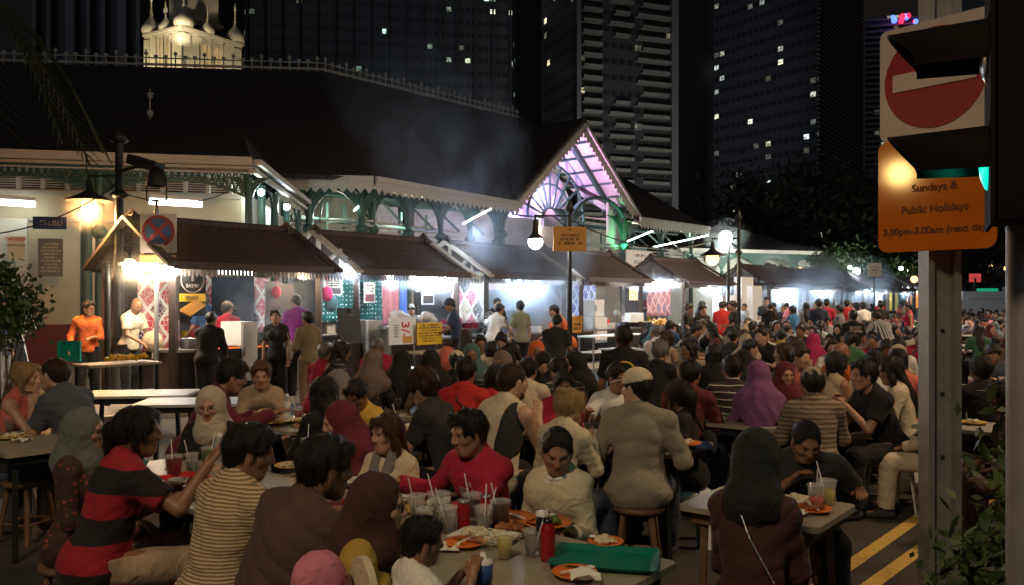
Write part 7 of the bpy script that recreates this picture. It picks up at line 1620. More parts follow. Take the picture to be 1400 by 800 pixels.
P(118, 557, 4.35, 88, 'lap', 'woman in a grey green hijab and red patterned blouse facing right', hair='hijab', female=1, scol='c_hijabgrey', hshort=1, top='long', tcol='p_redpattern', bcol='p_redpattern', skin='skin_c', glasses=1, seed=14)
r, J, inf = P(520, 645, 3.0, 90, 'table', 'woman in a dark maroon hijab and mustard jacket, glasses, facing right', hair='hijab', female=1, scol='c_maroon_dark', hshort=1, top='long', tcol='c_mustard', bcol='c_black', skin='skin_c', glasses=1, lean=14, seed=15, head=(0, 8, 0)) if 'c_maroon_dark' in M else (None, None, None)
P(445, 750, 2.62, 50, 'lap', 'child in a pink hijab seen from above at the lower edge', hair='hijab', female=1, scol='c_pink', top='long', tcol='c_pink', bcol='c_pink', seed=16, head=(-10, 4, 0), skin='skin_c')
r, J, inf = P(578, 706, 2.72, 62, 'hands_mouth', 'toddler in a white shirt holding a blue sippy cup in a cream high chair', hair='short', top='tee', tcol='c_white', bcol='c_grey', skin='skin_b', seat=False, w=1.0, lean=4, rh=(.10, .30, .98), lh=(-.05, .32, .98), head=(-6, 8, 0), seed=17, h=.009, lift=.235)
sp_ = on_person(inf, V(.03, .40, 1.00)) + UP * .235; sc_ = thing('sippy_cup', sp_, 'blue sippy cup held by the toddler', 'cup'); B().lathe(sp_ - UP * .05, [(.001, 0), (.030, 0), (.034, .03), (.033, .07), (.001, .075)], 18).build('cup_body', 'blue_plastic', sc_); B().lathe(sp_ + UP * .022, [(.034, 0), (.032, .012), (.012, .016), (.009, .035), (.001, .036)], 16).build('lid', 'white_plastic', sc_)
hc_ = thing('high_chair', V(inf[0], inf[1], 0), 'cream plastic high chair back behind the toddler', 'high chair'); b = B(); bx, by = on_person(inf, V(0, -.27, 0))[:2]; th_ = inf[3]; XR = V(math.cos(th_), -math.sin(th_), 0); YR = V(math.sin(th_), math.cos(th_), 0)
pts = [V(bx, by, .60) + XR * (.13 * math.cos(a)) + UP * (.10 + .26 * max(0, math.sin(a)) ** .6) for a in np.linspace(0, math.pi, 15)]; b.sheet([V(bx, by, .52) + XR * .13] + pts + [V(bx, by, .52) - XR * .13], .025, -YR); b.build('backrest', 'c_cream', hc_)
B().box(V(inf[0], inf[1], .515), (.28, .30, .035), XR, YR).build('seat', 'c_cream', hc_)
for sx in (-.13, .13):
    for sy in (-.18, .15): B().bar(V(inf[0], inf[1], .50) + XR * sx + YR * sy, V(inf[0], inf[1], 0) + XR * sx * 1.3 + YR * sy * 1.3, .03, .03).build('leg', 'c_cream', hc_)
# near table, far side
P(287, 528, 5.35, 176, 'table', 'woman in a beige hijab, glasses and black sleeves facing the camera', hair='hijab', female=1, hlong=1, scol='c_palescarf', hshort=1, w=.85, top='long', tcol='c_black', bcol='c_black', skin='skin_c', glasses=1, seed=18)
P(463, 548, 4.95, -112, 'eat', 'woman in a wine red hijab bent over her cup, facing left', hair='hijab', female=1, hlong=1, scol='c_wine_cloth', top='long', tcol='c_wine_cloth', bcol='c_black', skin='skin_c', seed=19, lean=20)
r, J, inf = P(528, 565, 4.6, -146, 'talk', 'woman with reddish brown hair in a cream blouse and grey scarf', hair='long', female=1, hcol='hair_red', top='long', tcol='c_cream', bcol='c_denim', skin='skin_c', seed=20, head=(-8, 8, 0))
extra(r, inf, J, 'scarf', [cone(J['neck'] + J['R'] @ V(s * .06, .03, .03), J['neck'] + J['R'] @ V(s * .05, .13, -.12), .042, .035, .03) for s in (1, -1)] + [cone(J['neck'] + J['R'] @ V(.04, .12, -.10), J['neck'] + J['R'] @ V(.01, .15, -.30), .038, .045, .03)], .009, 'p_grey')
r, J, inf = P(640, 561, 4.3, -140, 'reach', 'man in a red and black raglan shirt with glasses pushed up on his hair', hair='short', top='long', tcol='c_crimson', bcol='c_black', skin='skin_a', seed=21, lean=16, head=(-12, 12, 0), rh=(.42, .34, .86), lh=(-.02, .50, .80), elbow=.8, w=1.02)
R_ = J['R']; extra(r, inf, J, 'shirt_front', [ell(J['chest'] + R_ @ V(0, .035, -.03), V(.108, .096, .165), R_, .04), ell(J['waist'] + R_ @ V(0, .03, 0), V(.12, .108, .16), R_, .06)], .009, 'c_black')
lt = B(); rr = random.Random(3)
for k in range(9):
    u_, z_ = (k % 4 - 1.5) * .030, (k // 4 - 1) * .035; q = J['chest'] + R_ @ V(u_ + rr.uniform(-.01, .01), .139 - abs(u_) * .25, z_ - .01); lt.bar(q, q + R_ @ V(rr.uniform(-.012, .012), 0, .026), .008, .012, up=R_ @ V(0, 1, 0))
o = lt.build('shirt_print', 'sign_white'); o.parent = r
H, hc = J['H'], J['head']; extra(r, inf, J, 'sunglasses', [cone(hc + H @ V(s * .028 - .016, .066, .118), hc + H @ V(s * .028 + .016, .066, .118), .011, .011, .004) for s in (1, -1)] + [cone(hc + H @ V(s * .05, .06, .115), hc + H @ V(s * .084, -.03, .06), .003, .003, .002) for s in (1, -1)], .0035, 'black_plastic'); extra(r, inf, J, 'lens_glint', [cone(hc + H @ V(.062, .050, .122), hc + H @ V(.015, .078, .131), .0028, .0022, .001)], .0015, 'glint')  # teal strip: a reflection on the sunglasses put into colour
P(762, 587, 4.0, -158, 'look_down', 'man in a pale collared shirt looking down at the table', hair='crop', top='long', tcol='c_cream', colcol='c_white', collar=1, cuff=.7, bcol='c_charcoal', skin='skin_a', seed=22, w=.80, sh=.84, elbow=.25, lean=10, head=(22, 28, 0), rh=(.16, .26, .82), lh=(-.14, .34, .80), fold=.006)
# couple at left
P(38, 496, 6.6, 92, 'hands_mouth', 'blonde woman with bare shoulders resting her chin on her hand, facing right', hair='bun', female=1, hcol='hair_blond', top='tank', tcol='c_coral', bcol='c_beige', skin='skin_e', seed=23, lean=14, h=.0085)
P(74, 491, 6.45, -78, 'hands_mouth', 'man in a slate tee with elbow on the table, facing the blonde woman', hair='crop', hcol='hair_brown', top='tee', tcol='c_slate', bcol='c_denim', skin='skin_e', seed=24, w=1.08, h=.0085, lean=26)
# around the left middle table
P(318, 492, 6.6, 74, 'reach', 'man with glasses in a dark maroon shirt reaching across the plates', hair='short', top='long', tcol='c_wine_cloth', bcol='c_black', skin='skin_a', glasses=1, seed=25, h=.0085)
P(357, 494, 7.3, 165, 'look_down', 'boy with reddish hair in a brown tee facing the camera', hair='short', hcol='hair_ginger', top='tee', tcol='c_sand', bcol='c_charcoal', skin='skin_c', w=.82, sh=.85, seed=26, head=(0, 14, 0))
P(442, 515, 5.9, -40, 'table', 'woman with black hair from behind beside the wine red hijab', hair='long', female=1, top='long', tcol='c_black', bcol='c_black', skin='skin_c', seed=27)
P(459, 505, 6.7, -60, 'table', 'woman in a grey patterned hijab and coral blouse behind the black haired woman', hair='hijab', female=1, scol='p_grey', top='long', tcol='c_coral', bcol='c_black', skin='skin_c', seed=28)
P(487, 519, 6.4, -160, 'look_down', 'small boy in a yellow tee with black fringe', hair='short', top='tee', tcol='c_yellow', bcol='c_denim', skin='skin_b', w=.85, sh=.85, seed=29)
P(578, 507, 6.0, -66, 'look_down', 'curly haired diner in a dark vest with grey shoulders, facing left', hair='curly', hcol='hair_brown', top='tee', tcol='c_charcoal', bcol='c_black', skin='skin_c', seed=30, h=.0085, head=(0, 18, 0))
# second row
r, J, inf = P(702, 499, 5.75, 44, 'eat', 'bearded man in a cream sleeveless shirt with dark side panels, from behind', hair='crop', hcol='hair_brown', top='tank', tcol='c_cream', bcol='c_charcoal', skin='skin_e', w=1.15, seed=31, h=.0075, head=(-16, 6, 0))
R_ = J['R']
extra(r, inf, J, 'beard', [ell(J['head'] + J['H'] @ V(0, .038, -.085), V(.050, .050, .042), J['H'], .02)] + [cone(J['head'] + J['H'] @ V(s * .062, .0, -.035), J['head'] + J['H'] @ V(s * .040, .045, -.09), .017, .02, .02) for s in (1, -1)], .0075, 'hair_brown')
extra(r, inf, J, 'side_panel', [ell(J['chest'] + R_ @ V(.128, -.03, -.02), V(.058, .115, .175), R_, .03), ell(J['waist'] + R_ @ V(.112, -.03, .02), V(.05, .105, .16), R_, .05)], .009, 'c_charcoal')
P(779, 531, 5.35, 36, 'eat', 'blonde woman with a bun in a pale denim shirt, from behind', hair='bun', female=1, hcol='hair_blond', top='long', tcol='c_cream', bcol='c_denim', skin='skin_e', seed=32, h=.0075, head=(-14, 6, 0))
r, J, inf = P(870, 503, 5.45, 14, 'table', 'man in a cream cap and long grey brown shirt seated on a round stool, from behind', hair='crop', cap=1, ccol='c_cap', top='long', tcol='c_greybrown', bcol='c_denim', skin='skin_e', w=1.12, seed=33, h=.0075, head=(62, 4, 0), lean=4, rh=(.26, .28, .78), lh=(-.24, .28, .78), fold=.005)
P(845, 497, 7.0, 170, 'reach', 'man in a white tee handing food toward the blonde woman', hair='short', top='tee', tcol='c_white', bcol='c_black', skin='skin_a', seed=34, lean=10, head=(14, 12, 0), rh=(.35, .42, .92))
P(927, 520, 6.1, -76, 'talk', 'woman in black with tied hair facing left beside the blue tray', hair='pony', female=1, top='tee', tcol='c_black', bcol='c_black', skin='skin_b', seed=35)
r, J, inf = P(944, 492, 7.0, 26, 'table', 'person in a maroon top with white collar and black shoulder bag, from behind', hair='short', top='long', tcol='c_maroon', colcol='c_white', collar=1, bcol='c_denim', skin='skin_a', seed=36, h=.011)
def strap(r, inf, J, m='c_black', side=1, bag=True, wd=.012):
    R_ = J['R']; w_ = [J['neck'] + R_ @ V(-side * .075, -.03, .035), J['neck'] + R_ @ V(-side * .02, -.118, -.10), J['chest'] + R_ @ V(side * .08, -.135, -.05), J['waist'] + R_ @ V(side * .17, -.09, -.02)]
    extra(r, inf, J, 'bag_strap', [cone(a, b, wd, wd, .006) for a, b in zip(w_[:-1], w_[1:])], .008, m)
    if bag: extra(r, inf, J, 'shoulder_bag', [ell(J['waist'] + R_ @ V(side * .20, -.06, -.10), V(.07, .13, .11), R_, .02)], .012, 'c_black')
strap(r, inf, J)
P(771, 508, 6.9, 172, 'look_down', 'black haired woman in a red cardigan facing the camera', hair='pony', female=1, top='long', tcol='c_crimson', bcol='c_denim', skin='skin_b', seed=37, head=(0, 14, 0))
r, J, inf = P(637, 489, 7.0, 14, 'table', 'person in a bright red tee with a crossed strap, from behind', hair='short', top='tee', tcol='c_red', bcol='c_denim', skin='skin_b', seed=38); strap(r, inf, J, 'c_maroon', 1, False)
P(680, 499, 7.3, 66, 'table', 'girl with dark hair and red top beside the red shirted diner', hair='bob', female=1, top='tee', tcol='c_red', bcol='c_black', skin='skin_b', seed=39)
P(722, 489, 7.7, 16, 'table', 'boy in a cream tee from behind, left of the striped diner', hair='short', top='tee', tcol='c_cream', bcol='c_denim', skin='skin_a', seed=40)
P(763, 489, 7.9, -24, 'look_down', 'diner in a dark top with thin grey stripes bent forward', hair='short', top='long', tcol='s_greyline', bcol='c_black', skin='skin_a', seed=41)
P(784, 480, 8.3, -112, 'table', 'woman in a glossy black hijab facing left beside the tall man', hair='hijab', female=1, hlong=1, scol='p_darkshine', top='long', tcol='c_black', bcol='c_black', skin='skin_c', seed=42)
P(743, 481, 8.7, 176, 'look_down', 'woman in a black hijab looking down at her phone', hair='hijab', female=1, scol='c_black', top='long', tcol='c_black', bcol='c_black', skin='skin_e', seed=43)
P(734, 465, 10.2, 172, 'table', 'woman in a bright orange hijab', hair='hijab', female=1, scol='c_orange', top='long', tcol='c_coral', bcol='c_black', skin='skin_b', seed=44)
P(685, 479, 8.4, -150, 'table', 'woman in a mauve grey hijab facing left', hair='hijab', female=1, scol='c_taupe', top='long', tcol='c_brown', bcol='c_black', skin='skin_b', seed=45)
P(645, 469, 9.4, 178, 'table', 'woman in a teal hijab facing the camera', hair='hijab', female=1, hlong=1, scol='c_teal', top='long', tcol='s_greyline', bcol='c_black', skin='skin_b', seed=46)
P(612, 473, 9.2, 10, 'table', 'woman in a coral hijab from behind, right of the black hijab', hair='hijab', female=1, hlong=1, scol='c_coral', top='long', tcol='c_coral', bcol='c_black', seed=47)
P(588, 477, 8.6, -22, 'table', 'woman in a black hijab over a tan floral top, from behind', hair='hijab', female=1, scol='c_black', top='long', tcol='p_tan', bcol='c_black', skin='skin_b', seed=48)
P(550, 477, 8.7, 16, 'table', 'woman with a long black hijab over a khaki blouse, from behind', hair='hijab', female=1, hlong=1, scol='c_black', top='long', tcol='c_khaki', bcol='c_khaki', skin='skin_b', seed=49)
P(512, 478, 8.4, 20, 'table', 'woman in a brown hijab and black floral dress, from behind', hair='hijab', female=1, scol='c_taupe', top='long', tcol='p_floral', bcol='p_floral', skin='skin_b', seed=50)
P(516, 464, 10.6, 178, 'look_down', 'man in a red polo behind the brown hijab', hair='crop', hcol='hair_grey', top='tee', tcol='c_crimson', bcol='c_black', skin='skin_b', seed=51)
P(468, 466, 9.8, 62, 'table', 'woman with long black hair in a striped dark top', hair='long', female=1, top='long', tcol='s_greyline', bcol='c_black', skin='skin_b', seed=52)
P(446, 468, 9.9, 30, 'table', 'grey haired man in a red tee at the feet of the khaki clad man', hair='short', hcol='hair_grey', top='tee', tcol='c_crimson', bcol='c_khaki', skin='skin_a', seed=53)
P(624, 478, 8.9, 6, 'table', 'diner in a cream cap and black shirt between the coral and teal hijabs', hair='short', cap='brimless', ccol='c_cream', top='tee', tcol='c_black', bcol='c_black', skin='skin_a', seed=54)
P(637, 449, 12.4, 10, 'table', 'diner in a brown cap seen from behind', hair='long', female=1, cap=1, ccol='c_brown', top='tee', tcol='c_charcoal', bcol='c_black', seed=55)
P(657, 458, 11.4, 172, 'table', 'man in a pale yellow shirt behind the teal hijab', hair='short', top='long', tcol='c_cream', bcol='c_black', skin='skin_b', seed=56)
P(672, 467, 10.0, 10, 'table', 'child in a cream shirt from behind near the teal hijab', hair='short', top='long', tcol='c_cream', bcol='c_black', skin='skin_b', seed=57)
P(686, 454, 12.2, -160, 'look_down', 'woman in black with tied hair looking down', hair='pony', female=1, top='tee', tcol='c_black', bcol='c_black', skin='skin_c', seed=58)
P(698, 469, 9.8, -106, 'table', 'woman with long black hair and khaki blouse facing left', hair='long', female=1, top='long', tcol='c_khaki', bcol='c_black', skin='skin_c', seed=59)
# the tall man and the right-hand rows
r, J, inf = P(853, 445, 7.6, 6, 'stand', 'tall man in a black tee with a yellow ring on the back, standing', hair='short', top='tee', tcol='c_black', bcol='c_black', skin='skin_b', seed=60, w=1.1, h=.011)
R_ = J['R']; q0 = J['chest'] + R_ @ V(0, -.118, -.05); extra(r, inf, J, 'yellow_ring', [cone(q0 + R_ @ V(math.cos(a) * .11, 0, math.sin(a) * .10), q0 + R_ @ V(math.cos(a + .36) * .11, 0, math.sin(a + .36) * .10), .012, .012, .004) for a in np.arange(0, 3.2, .35)], .006, 'c_yellow')
P(1001, 486, 7.5, 6, 'table', 'man in a dark shirt with white hoops, from behind', hair='short', top='tee', tcol='s_whiteline', bcol='c_denim', skin='skin_a', seed=61, w=1.05)
r, J, inf = P(1037, 492, 6.95, 12, 'table', 'woman in a purple hijab with a black bag strap, from behind', hair='hijab', female=1, hlong=1, scol='c_purple', top='long', tcol='c_purple', bcol='c_black', seed=62, h=.011); strap(r, inf, J)
P(1074, 494, 7.9, 176, 'table', 'girl in a maroon hijab facing the camera left of the beige cap', hair='hijab', female=1, scol='c_maroon', top='long', tcol='c_maroon', bcol='c_black', skin='skin_c', seed=63)
P(1111, 500, 6.4, 8, 'table', 'diner in a beige cap and brown striped shirt, from behind', hair='short', cap='brimless', ccol='c_beige', top='long', tcol='s_brownline', bcol='c_charcoal', skin='skin_a', seed=64, w=1.05)
P(1144, 481, 8.1, 60, 'table', 'dark haired woman with a bare back in a cream tube top', hair='bob', female=1, top='tank', tcol='c_beige', bcol='c_denim', skin='skin_a', seed=65)
P(1180, 493, 6.9, -100, 'hands_mouth', 'young man in a black tee with both hands at his mouth', hair='short', top='tee', tcol='c_black', bcol='c_black', skin='skin_c', seed=66, h=.011)
P(1196, 478, 8.0, 24, 'table', 'man in a white shirt from behind, right of the young man in black', hair='short', top='long', tcol='c_white', bcol='c_denim', skin='skin_a', seed=67)
P(1217, 488, 7.3, -70, 'table', 'woman with dark hair in a cream blouse facing left', hair='long', female=1, top='long', tcol='c_cream', bcol='c_beige', skin='skin_a', seed=68)
P(1228, 477, 8.4, 20, 'table', 'diner in a salmon shirt with tied black hair, from behind', hair='pony', female=1, top='tee', tcol='c_coral', bcol='c_beige', skin='skin_a', seed=69)
P(1278, 505, 6.7, -60, 'lap', 'diner in cream clothes mostly hidden by the grey sign post', hair='short', top='long', tcol='c_cream', bcol='c_cream', skin='skin_a', seed=70)
P(1151, 470, 9.5, 70, 'table', 'man with shaved head in an orange tee behind the bare backed woman', hair='thin', hcol='skin_b', top='tee', tcol='c_orange', bcol='c_black', skin='skin_b', seed=71)
P(1095, 473, 9.0, 150, 'table', 'man in a red checked shirt leaning left', hair='short', hcol='hair_brown', top='long', tcol='p_plaid', bcol='c_denim', skin='skin_e', seed=72)
P(1070, 469, 9.6, -100, 'talk', 'woman with long brown hair hanging down, facing left', hair='long', female=1, hcol='hair_brown', top='long', tcol='c_brown', bcol='c_black', skin='skin_c', seed=73)
P(1016, 477, 8.5, 8, 'table', 'woman in a black hijab from behind, right of the hooped shirt', hair='hijab', female=1, scol='c_black', top='long', tcol='c_black', bcol='c_black', seed=74)
P(976, 470, 9.4, 10, 'table', 'woman with black hair and black top from behind, left of the hooped shirt', hair='bob', female=1, top='long', tcol='c_black', bcol='c_black', skin='skin_c', seed=75)
P(940, 465, 10.2, -150, 'talk', 'woman with glasses and black hair in a tan top', hair='long', female=1, top='long', tcol='c_sand', bcol='c_black', skin='skin_b', glasses=1, seed=76)
P(902, 468, 9.7, 30, 'eat', 'grey curly haired diner in a dark patterned shirt', hair='curly', hcol='hair_grey', top='long', tcol='p_darkshine', bcol='c_black', skin='skin_a', seed=77)
P(909, 452, 11.8, -120, 'talk', 'woman with wavy brown hair in a tan top facing left', hair='bob', female=1, hcol='hair_brown', top='tank', tcol='c_sand', bcol='c_black', skin='skin_a', seed=78)
P(896, 445, 14.0, -20, 'table', 'man in a white shirt from behind beside the curly haired diner', hair='crop', hcol='hair_grey', top='long', tcol='c_white', bcol='c_black', seed=79)
P(1019, 456, 12.2, 6, 'table', 'woman in a cream hijab from behind, in the middle rows', hair='hijab', female=1, scol='c_beige', top='long', tcol='c_cream', bcol='c_black', seed=80)
P(1040, 448, 12.6, -140, 'table', 'smiling man with brown hair in a black tee', hair='short', hcol='hair_brown', top='tee', tcol='c_black', bcol='c_black', skin='skin_e', seed=81)
P(1112, 455, 12.2, 20, 'table', 'woman in a magenta hijab from behind', hair='hijab', female=1, hlong=1, scol='c_magenta', top='long', tcol='c_black', bcol='c_black', seed=82)
P(1097, 441, 16.5, 55, 'reach', 'man in a white tee leaning in from the left of the magenta hijab', hair='short', top='tee', tcol='c_white', bcol='c_black', skin='skin_a', seed=83)
P(952, 443, 15.2, 95, 'table', 'man in a dark blue tee facing right in the middle rows', hair='short', top='tee', tcol='c_navy', bcol='c_black', skin='skin_a', seed=84)
P(972, 443, 14.8, -85, 'table', 'long haired woman in maroon facing the man in dark blue', hair='long', female=1, top='tee', tcol='c_maroon', bcol='c_black', skin='skin_c', seed=85)
P(1000, 447, 13.8, -100, 'look_down', 'man in a maroon shirt facing left', hair='short', top='long', tcol='c_maroon', bcol='c_black', skin='skin_a', seed=86)
# lower right pair
r, J, inf = P(1036, 584, 3.35, 28, 'table', 'woman in a glittering black headscarf and maroon jacket with a chain strap', hair='hijab', female=1, scol='p_darkshine', top='long', tcol='c_maroon_dark', bcol='c_black', hshort=1, w=.9, sh=.86, rh=(.10, .40, .80), lh=(-.10, .40, .80), elbow=.2, seed=87, fold=.005)
R_ = J['R']; w_ = [J['neck'] + R_ @ V(-.05, -.13, -.02), J['chest'] + R_ @ V(.02, -.155, -.03), J['waist'] + R_ @ V(.12, -.14, .0), J['hip'] + R_ @ V(.20, -.10, .05)]; ch = []
for a, b in zip(w_[:-1], w_[1:]):
    n_ = int(np.linalg.norm(b - a) / .018)
    for k in range(n_): q = a + (b - a) * (k + .5) / n_; ch.append(cone(q - unit(b - a) * .006, q + unit(b - a) * .006, .0045, .0045, .001))
extra(r, inf, J, 'chain_strap', ch, .004, 'steel'); extra(r, inf, J, 'handbag', [ell(J['hip'] + V(.23, -.06, -.02), V(.07, .14, .10), None, .02)], .012, 'c_black')
r, J, inf = P(1102, 578, 4.55, -168, 'look_down', 'man in a dark grey tee bent over his food at the lower right table', hair='crop', top='tee', tcol='c_charcoal', bcol='c_black', skin='skin_b', w=1.2, seed=88, lean=30, head=(12, 30, 0), rh=(.10, .40, .86), lh=(-.32, .32, .80), elbow=.9, sh=1.1)
lt = B(); R_ = J['R']
for k in range(8): q = J['chest'] + R_ @ V((k - 3.5) * .026, .138 - abs(k - 3.5) * .004, .03); lt.bar(q, q + R_ @ V(.004, 0, .028), .006, .011, up=R_ @ V(0, 1, 0)); lt.bar(q + R_ @ V(.006, 0, .014), q + R_ @ V(.018, 0, .016), .006, .008, up=R_ @ V(0, 1, 0))
o = lt.build('shirt_print', 'c_lgrey'); o.parent = r
P(1372, 520, 5.9, -80, 'lap', 'woman in a sleeveless brown top leaning left at the right edge', hair='bob', female=1, top='tank', tcol='c_brown', bcol='c_brown', skin='skin_b', seed=89, lean=14, h=.009)
r, J, inf = P(1341, 488, 7.4, 10, 'table', 'man in a black shirt with a grey line across the shoulders, behind the brown top', hair='short', top='tee', tcol='c_black', bcol='c_black', skin='skin_a', seed=90)
R_ = J['R']; extra(r, inf, J, 'shirt_line', [cone(J['chest'] + R_ @ V(-.10, -.122, .09), J['chest'] + R_ @ V(.10, -.122, .09), .006, .006, .002)], .006, 'c_lgrey')
# ------------------------------------------------------------------ standing people by the stalls
r, J, inf = P(377, 423, 13.2, 176, 'stand', 'smiling woman in a dark grey polo with a yellow tote bag, standing', hair='short', female=1, top='tee', tcol='c_charcoal', bcol='c_black', skin='skin_c', seed=91, h=.014, head=(0, -2, 4))
extra(r, inf, J, 'tote_bag', [ell(J['hip'] + V(-.24, .06, .08), V(.05, .14, .17), None, .02), cone(J['shl'] + V(-.02, 0, .06), J['hip'] + V(-.24, .1, .2), .014, .014, .01), cone(J['shl'] + V(-.02, -.03, .05), J['hip'] + V(-.24, 0, .2), .014, .014, .01)], .014, 'c_sand')
P(420, 426, 12.7, -40, 'stand_hold', 'man in a khaki shirt and camouflage trousers standing beside the smiling woman', hair='short', top='long', tcol='c_khaki', bcol='p_tan', skin='skin_b', seed=92)
P(405, 404, 14.6, -20, 'stand_work', 'vendor in a violet shirt bending over the counter', hair='crop', top='tee', tcol='c_violet', bcol='c_black', skin='skin_b', seed=93, head=(20, 30, 0))
r, J, inf = P(121, 412, 14.2, 160, 'stand_hold', 'waiter in a bright orange shirt carrying a dark green tray', hair='short', top='long', tcol='c_orange', bcol='c_black', skin='skin_a', seed=94, h=.014, rh=(.24, .16, .95), lh=(-.10, .30, 1.12), head=(50, 8, 0), cuff=.55)
q = on_person(inf, V(.24, .22, .90)); t = thing('tray', q, 'dark green tray held upright by the waiter in orange', 'tray'); B().box(q, (.42, .02, .32), V(.97, -.2, 0), V(.2, .97, 0), UP).build('base', 'tray_green', t); b = B()
for dx, dz, sx, sz in ((0, .16, .44, .025), (0, -.16, .44, .025), (.21, 0, .025, .34), (-.21, 0, .025, .34)): b.box(q + V(.97, -.2, 0) * dx + UP * dz + V(-.2, -.97, 0) * .012, (sx, .03, sz), V(.97, -.2, 0), V(.2, .97, 0), UP)
b.build('rim', 'tray_green', t)
r, J, inf = P(187, 408, 14.0, 110, 'stand_work', 'bald cook in a cream tee fanning the charcoal grill', hair='none', top='tee', tcol='c_cream', bcol='c_black', skin='skin_b', seed=95, h=.014, head=(-10, 34, 0), lean=12, cat='person')
q = on_person(inf, V(.0, .48, 1.02)); t = thing('hand_fan', q, 'round woven hand fan of the bald cook', 'fan'); B().lathe(q, [(.001, .008), (.17, .006), (.17, -.006), (.001, -.008)], 24, axis=(.1, -1, .1)).build('blade', 'c_sand', t); B().bar(q - UP * .15, q - UP * .30, .02, .02).build('handle', 'wood_pale', t)
P(278, 401, 15.4, -60, 'stand_work', 'vendor in a blue tee and dark apron beside the satay poster', hair='short', top='tee', tcol='c_blue', bcol='c_black', skin='skin_c', seed=96)
P(311, 411, 14.4, -40, 'stand_work', 'vendor in a red and black vest with a tan cap', hair='short', cap=1, ccol='c_sand', top='tee', tcol='c_crimson', bcol='c_black', skin='skin_a', seed=97, head=(-60, 14, 0))
P(289, 427, 12.6, 6, 'stand_work', 'customer in a black shirt from behind at the first stall', hair='short', top='long', tcol='c_black', bcol='c_charcoal', skin='skin_b', seed=98, w=1.1)
P(615, 407, 16.8, -90, 'stand_work', 'vendor in a navy tee and cap by the yellow menu board', hair='short', cap=1, ccol='c_navy', top='tee', tcol='c_navy', bcol='c_black', skin='skin_b', seed=99)
P(562, 416, 17.6, 170, 'stand_work', 'vendor bending low behind the white bags', hair='short', top='tee', tcol='c_charcoal', bcol='c_black', skin='skin_c', seed=100)
P(683, 415, 17.0, 40, 'stand_bend', 'woman in a white tee bending over the steel work table', hair='short', female=1, top='tee', tcol='c_white', bcol='c_black', skin='skin_a', seed=101, lean=20)
P(680, 408, 18.6, 150, 'stand_work', 'cook in black behind the woman in the white tee', hair='crop', top='tee', tcol='c_black', bcol='c_black', skin='skin_c', seed=102)
P(711, 411, 17.2, -20, 'stand', 'person in an olive shirt standing before the smoking grill', hair='short', female=1, top='tee', tcol='c_olive_light', bcol='c_black', skin='skin_c', seed=103)
P(757, 417, 15.4, -70, 'stand_bend', 'man in an orange shirt bending left with a grey bag', hair='crop', top='tee', tcol='c_orange', bcol='c_black', skin='skin_a', seed=104, lean=24)
P(762, 430, 12.6, 20, 'stand_work', 'customer in a dark blue grey shirt from behind, in front of the orange shirt', hair='short', top='tee', tcol='c_charcoal', bcol='c_black', skin='skin_a', seed=105, w=1.08)
P(943, 415, 20., 120, 'stand_hold', 'man in a black tee and pale apron right of the fried snacks', hair='short', top='tee', tcol='c_black', bcol='c_grey', skin='skin_a', seed=106)
P(961, 417, 20.2, 170, 'stand_hold', 'woman in black holding a dish, facing the camera', hair='short', female=1, top='tee', tcol='c_black', bcol='c_black', skin='skin_c', seed=107)
P(987, 412, 21, 6, 'stand_work', 'man in a red tee from behind before the white boards', hair='short', top='tee', tcol='c_red', bcol='c_beige', skin='skin_a', seed=108)
P(1001, 411, 20.4, -80, 'stand_hold', 'man in a dark tee facing left before the white boards', hair='short', top='tee', tcol='c_black', bcol='c_black', skin='skin_b', seed=109)
P(1048, 406, 25., -160, 'stand_hold', 'tall man in black right of the white boards', hair='short', top='tee', tcol='c_black', bcol='c_black', skin='skin_b', seed=110)
P(1053, 414, 22., 30, 'stand_work', 'customer in a black top from behind right of the white boards', hair='short', top='long', tcol='c_black', bcol='c_black', skin='skin_b', seed=111)
P(1074, 412, 26., -60, 'stand_work', 'person in a pink tee and white cap beyond the white boards', hair='short', cap=1, ccol='c_white', top='tee', tcol='c_pink', bcol='c_black', skin='skin_b', seed=112)
P(1083, 418, 20.5, -30, 'stand', 'woman in a bright blue top standing at the far stalls', hair='short', female=1, top='tee', tcol='c_bluebright', bcol='c_black', skin='skin_b', seed=113)
P(1102, 413, 22.5, 10, 'stand', 'woman in a pale blouse standing left of the navy tee', hair='long', female=1, top='tee', tcol='c_lgrey', bcol='c_beige', skin='skin_b', seed=114)
P(1119, 409, 21.5, 4, 'stand', 'man in a navy tee from behind at the far stalls', hair='short', top='tee', tcol='c_navy', bcol='c_denim', skin='skin_a', seed=115)
P(1130, 409, 23.5, 20, 'stand', 'man in a red tee standing right of the navy tee', hair='short', top='tee', tcol='c_crimson', bcol='c_black', skin='skin_a', seed=116)
P(1147, 417, 20.5, -50, 'stand', 'woman in a grey top standing behind the seated crowd', hair='short', female=1, top='long', tcol='c_grey', bcol='c_black', skin='skin_a', seed=117)
P(1158, 410, 24.5, 30, 'stand', 'person in red at the yellow curtained stall', hair='short', top='tee', tcol='c_red', bcol='c_black', skin='skin_a', seed=118)
P(1179, 413, 23.5, 0, 'stand', 'man in a white tee standing behind the striped shirt', hair='short', top='tee', tcol='c_white', bcol='c_black', skin='skin_a', seed=119)
r, J, inf = P(1166, 424, 15.5, 4, 'stand', 'man in a black tee with two white words on the back', hair='short', top='tee', tcol='c_black', bcol='c_black', skin='skin_a', seed=120)
for w_, z in (('SATAY', .06), ('POWER', -.01)):
    o = text(w_, .075, V(1, 0, 0), V(0, 0, 1), J['chest'] + V(0, -.142, z), 'sign_white', None, .004, bold=.003); o.parent = r
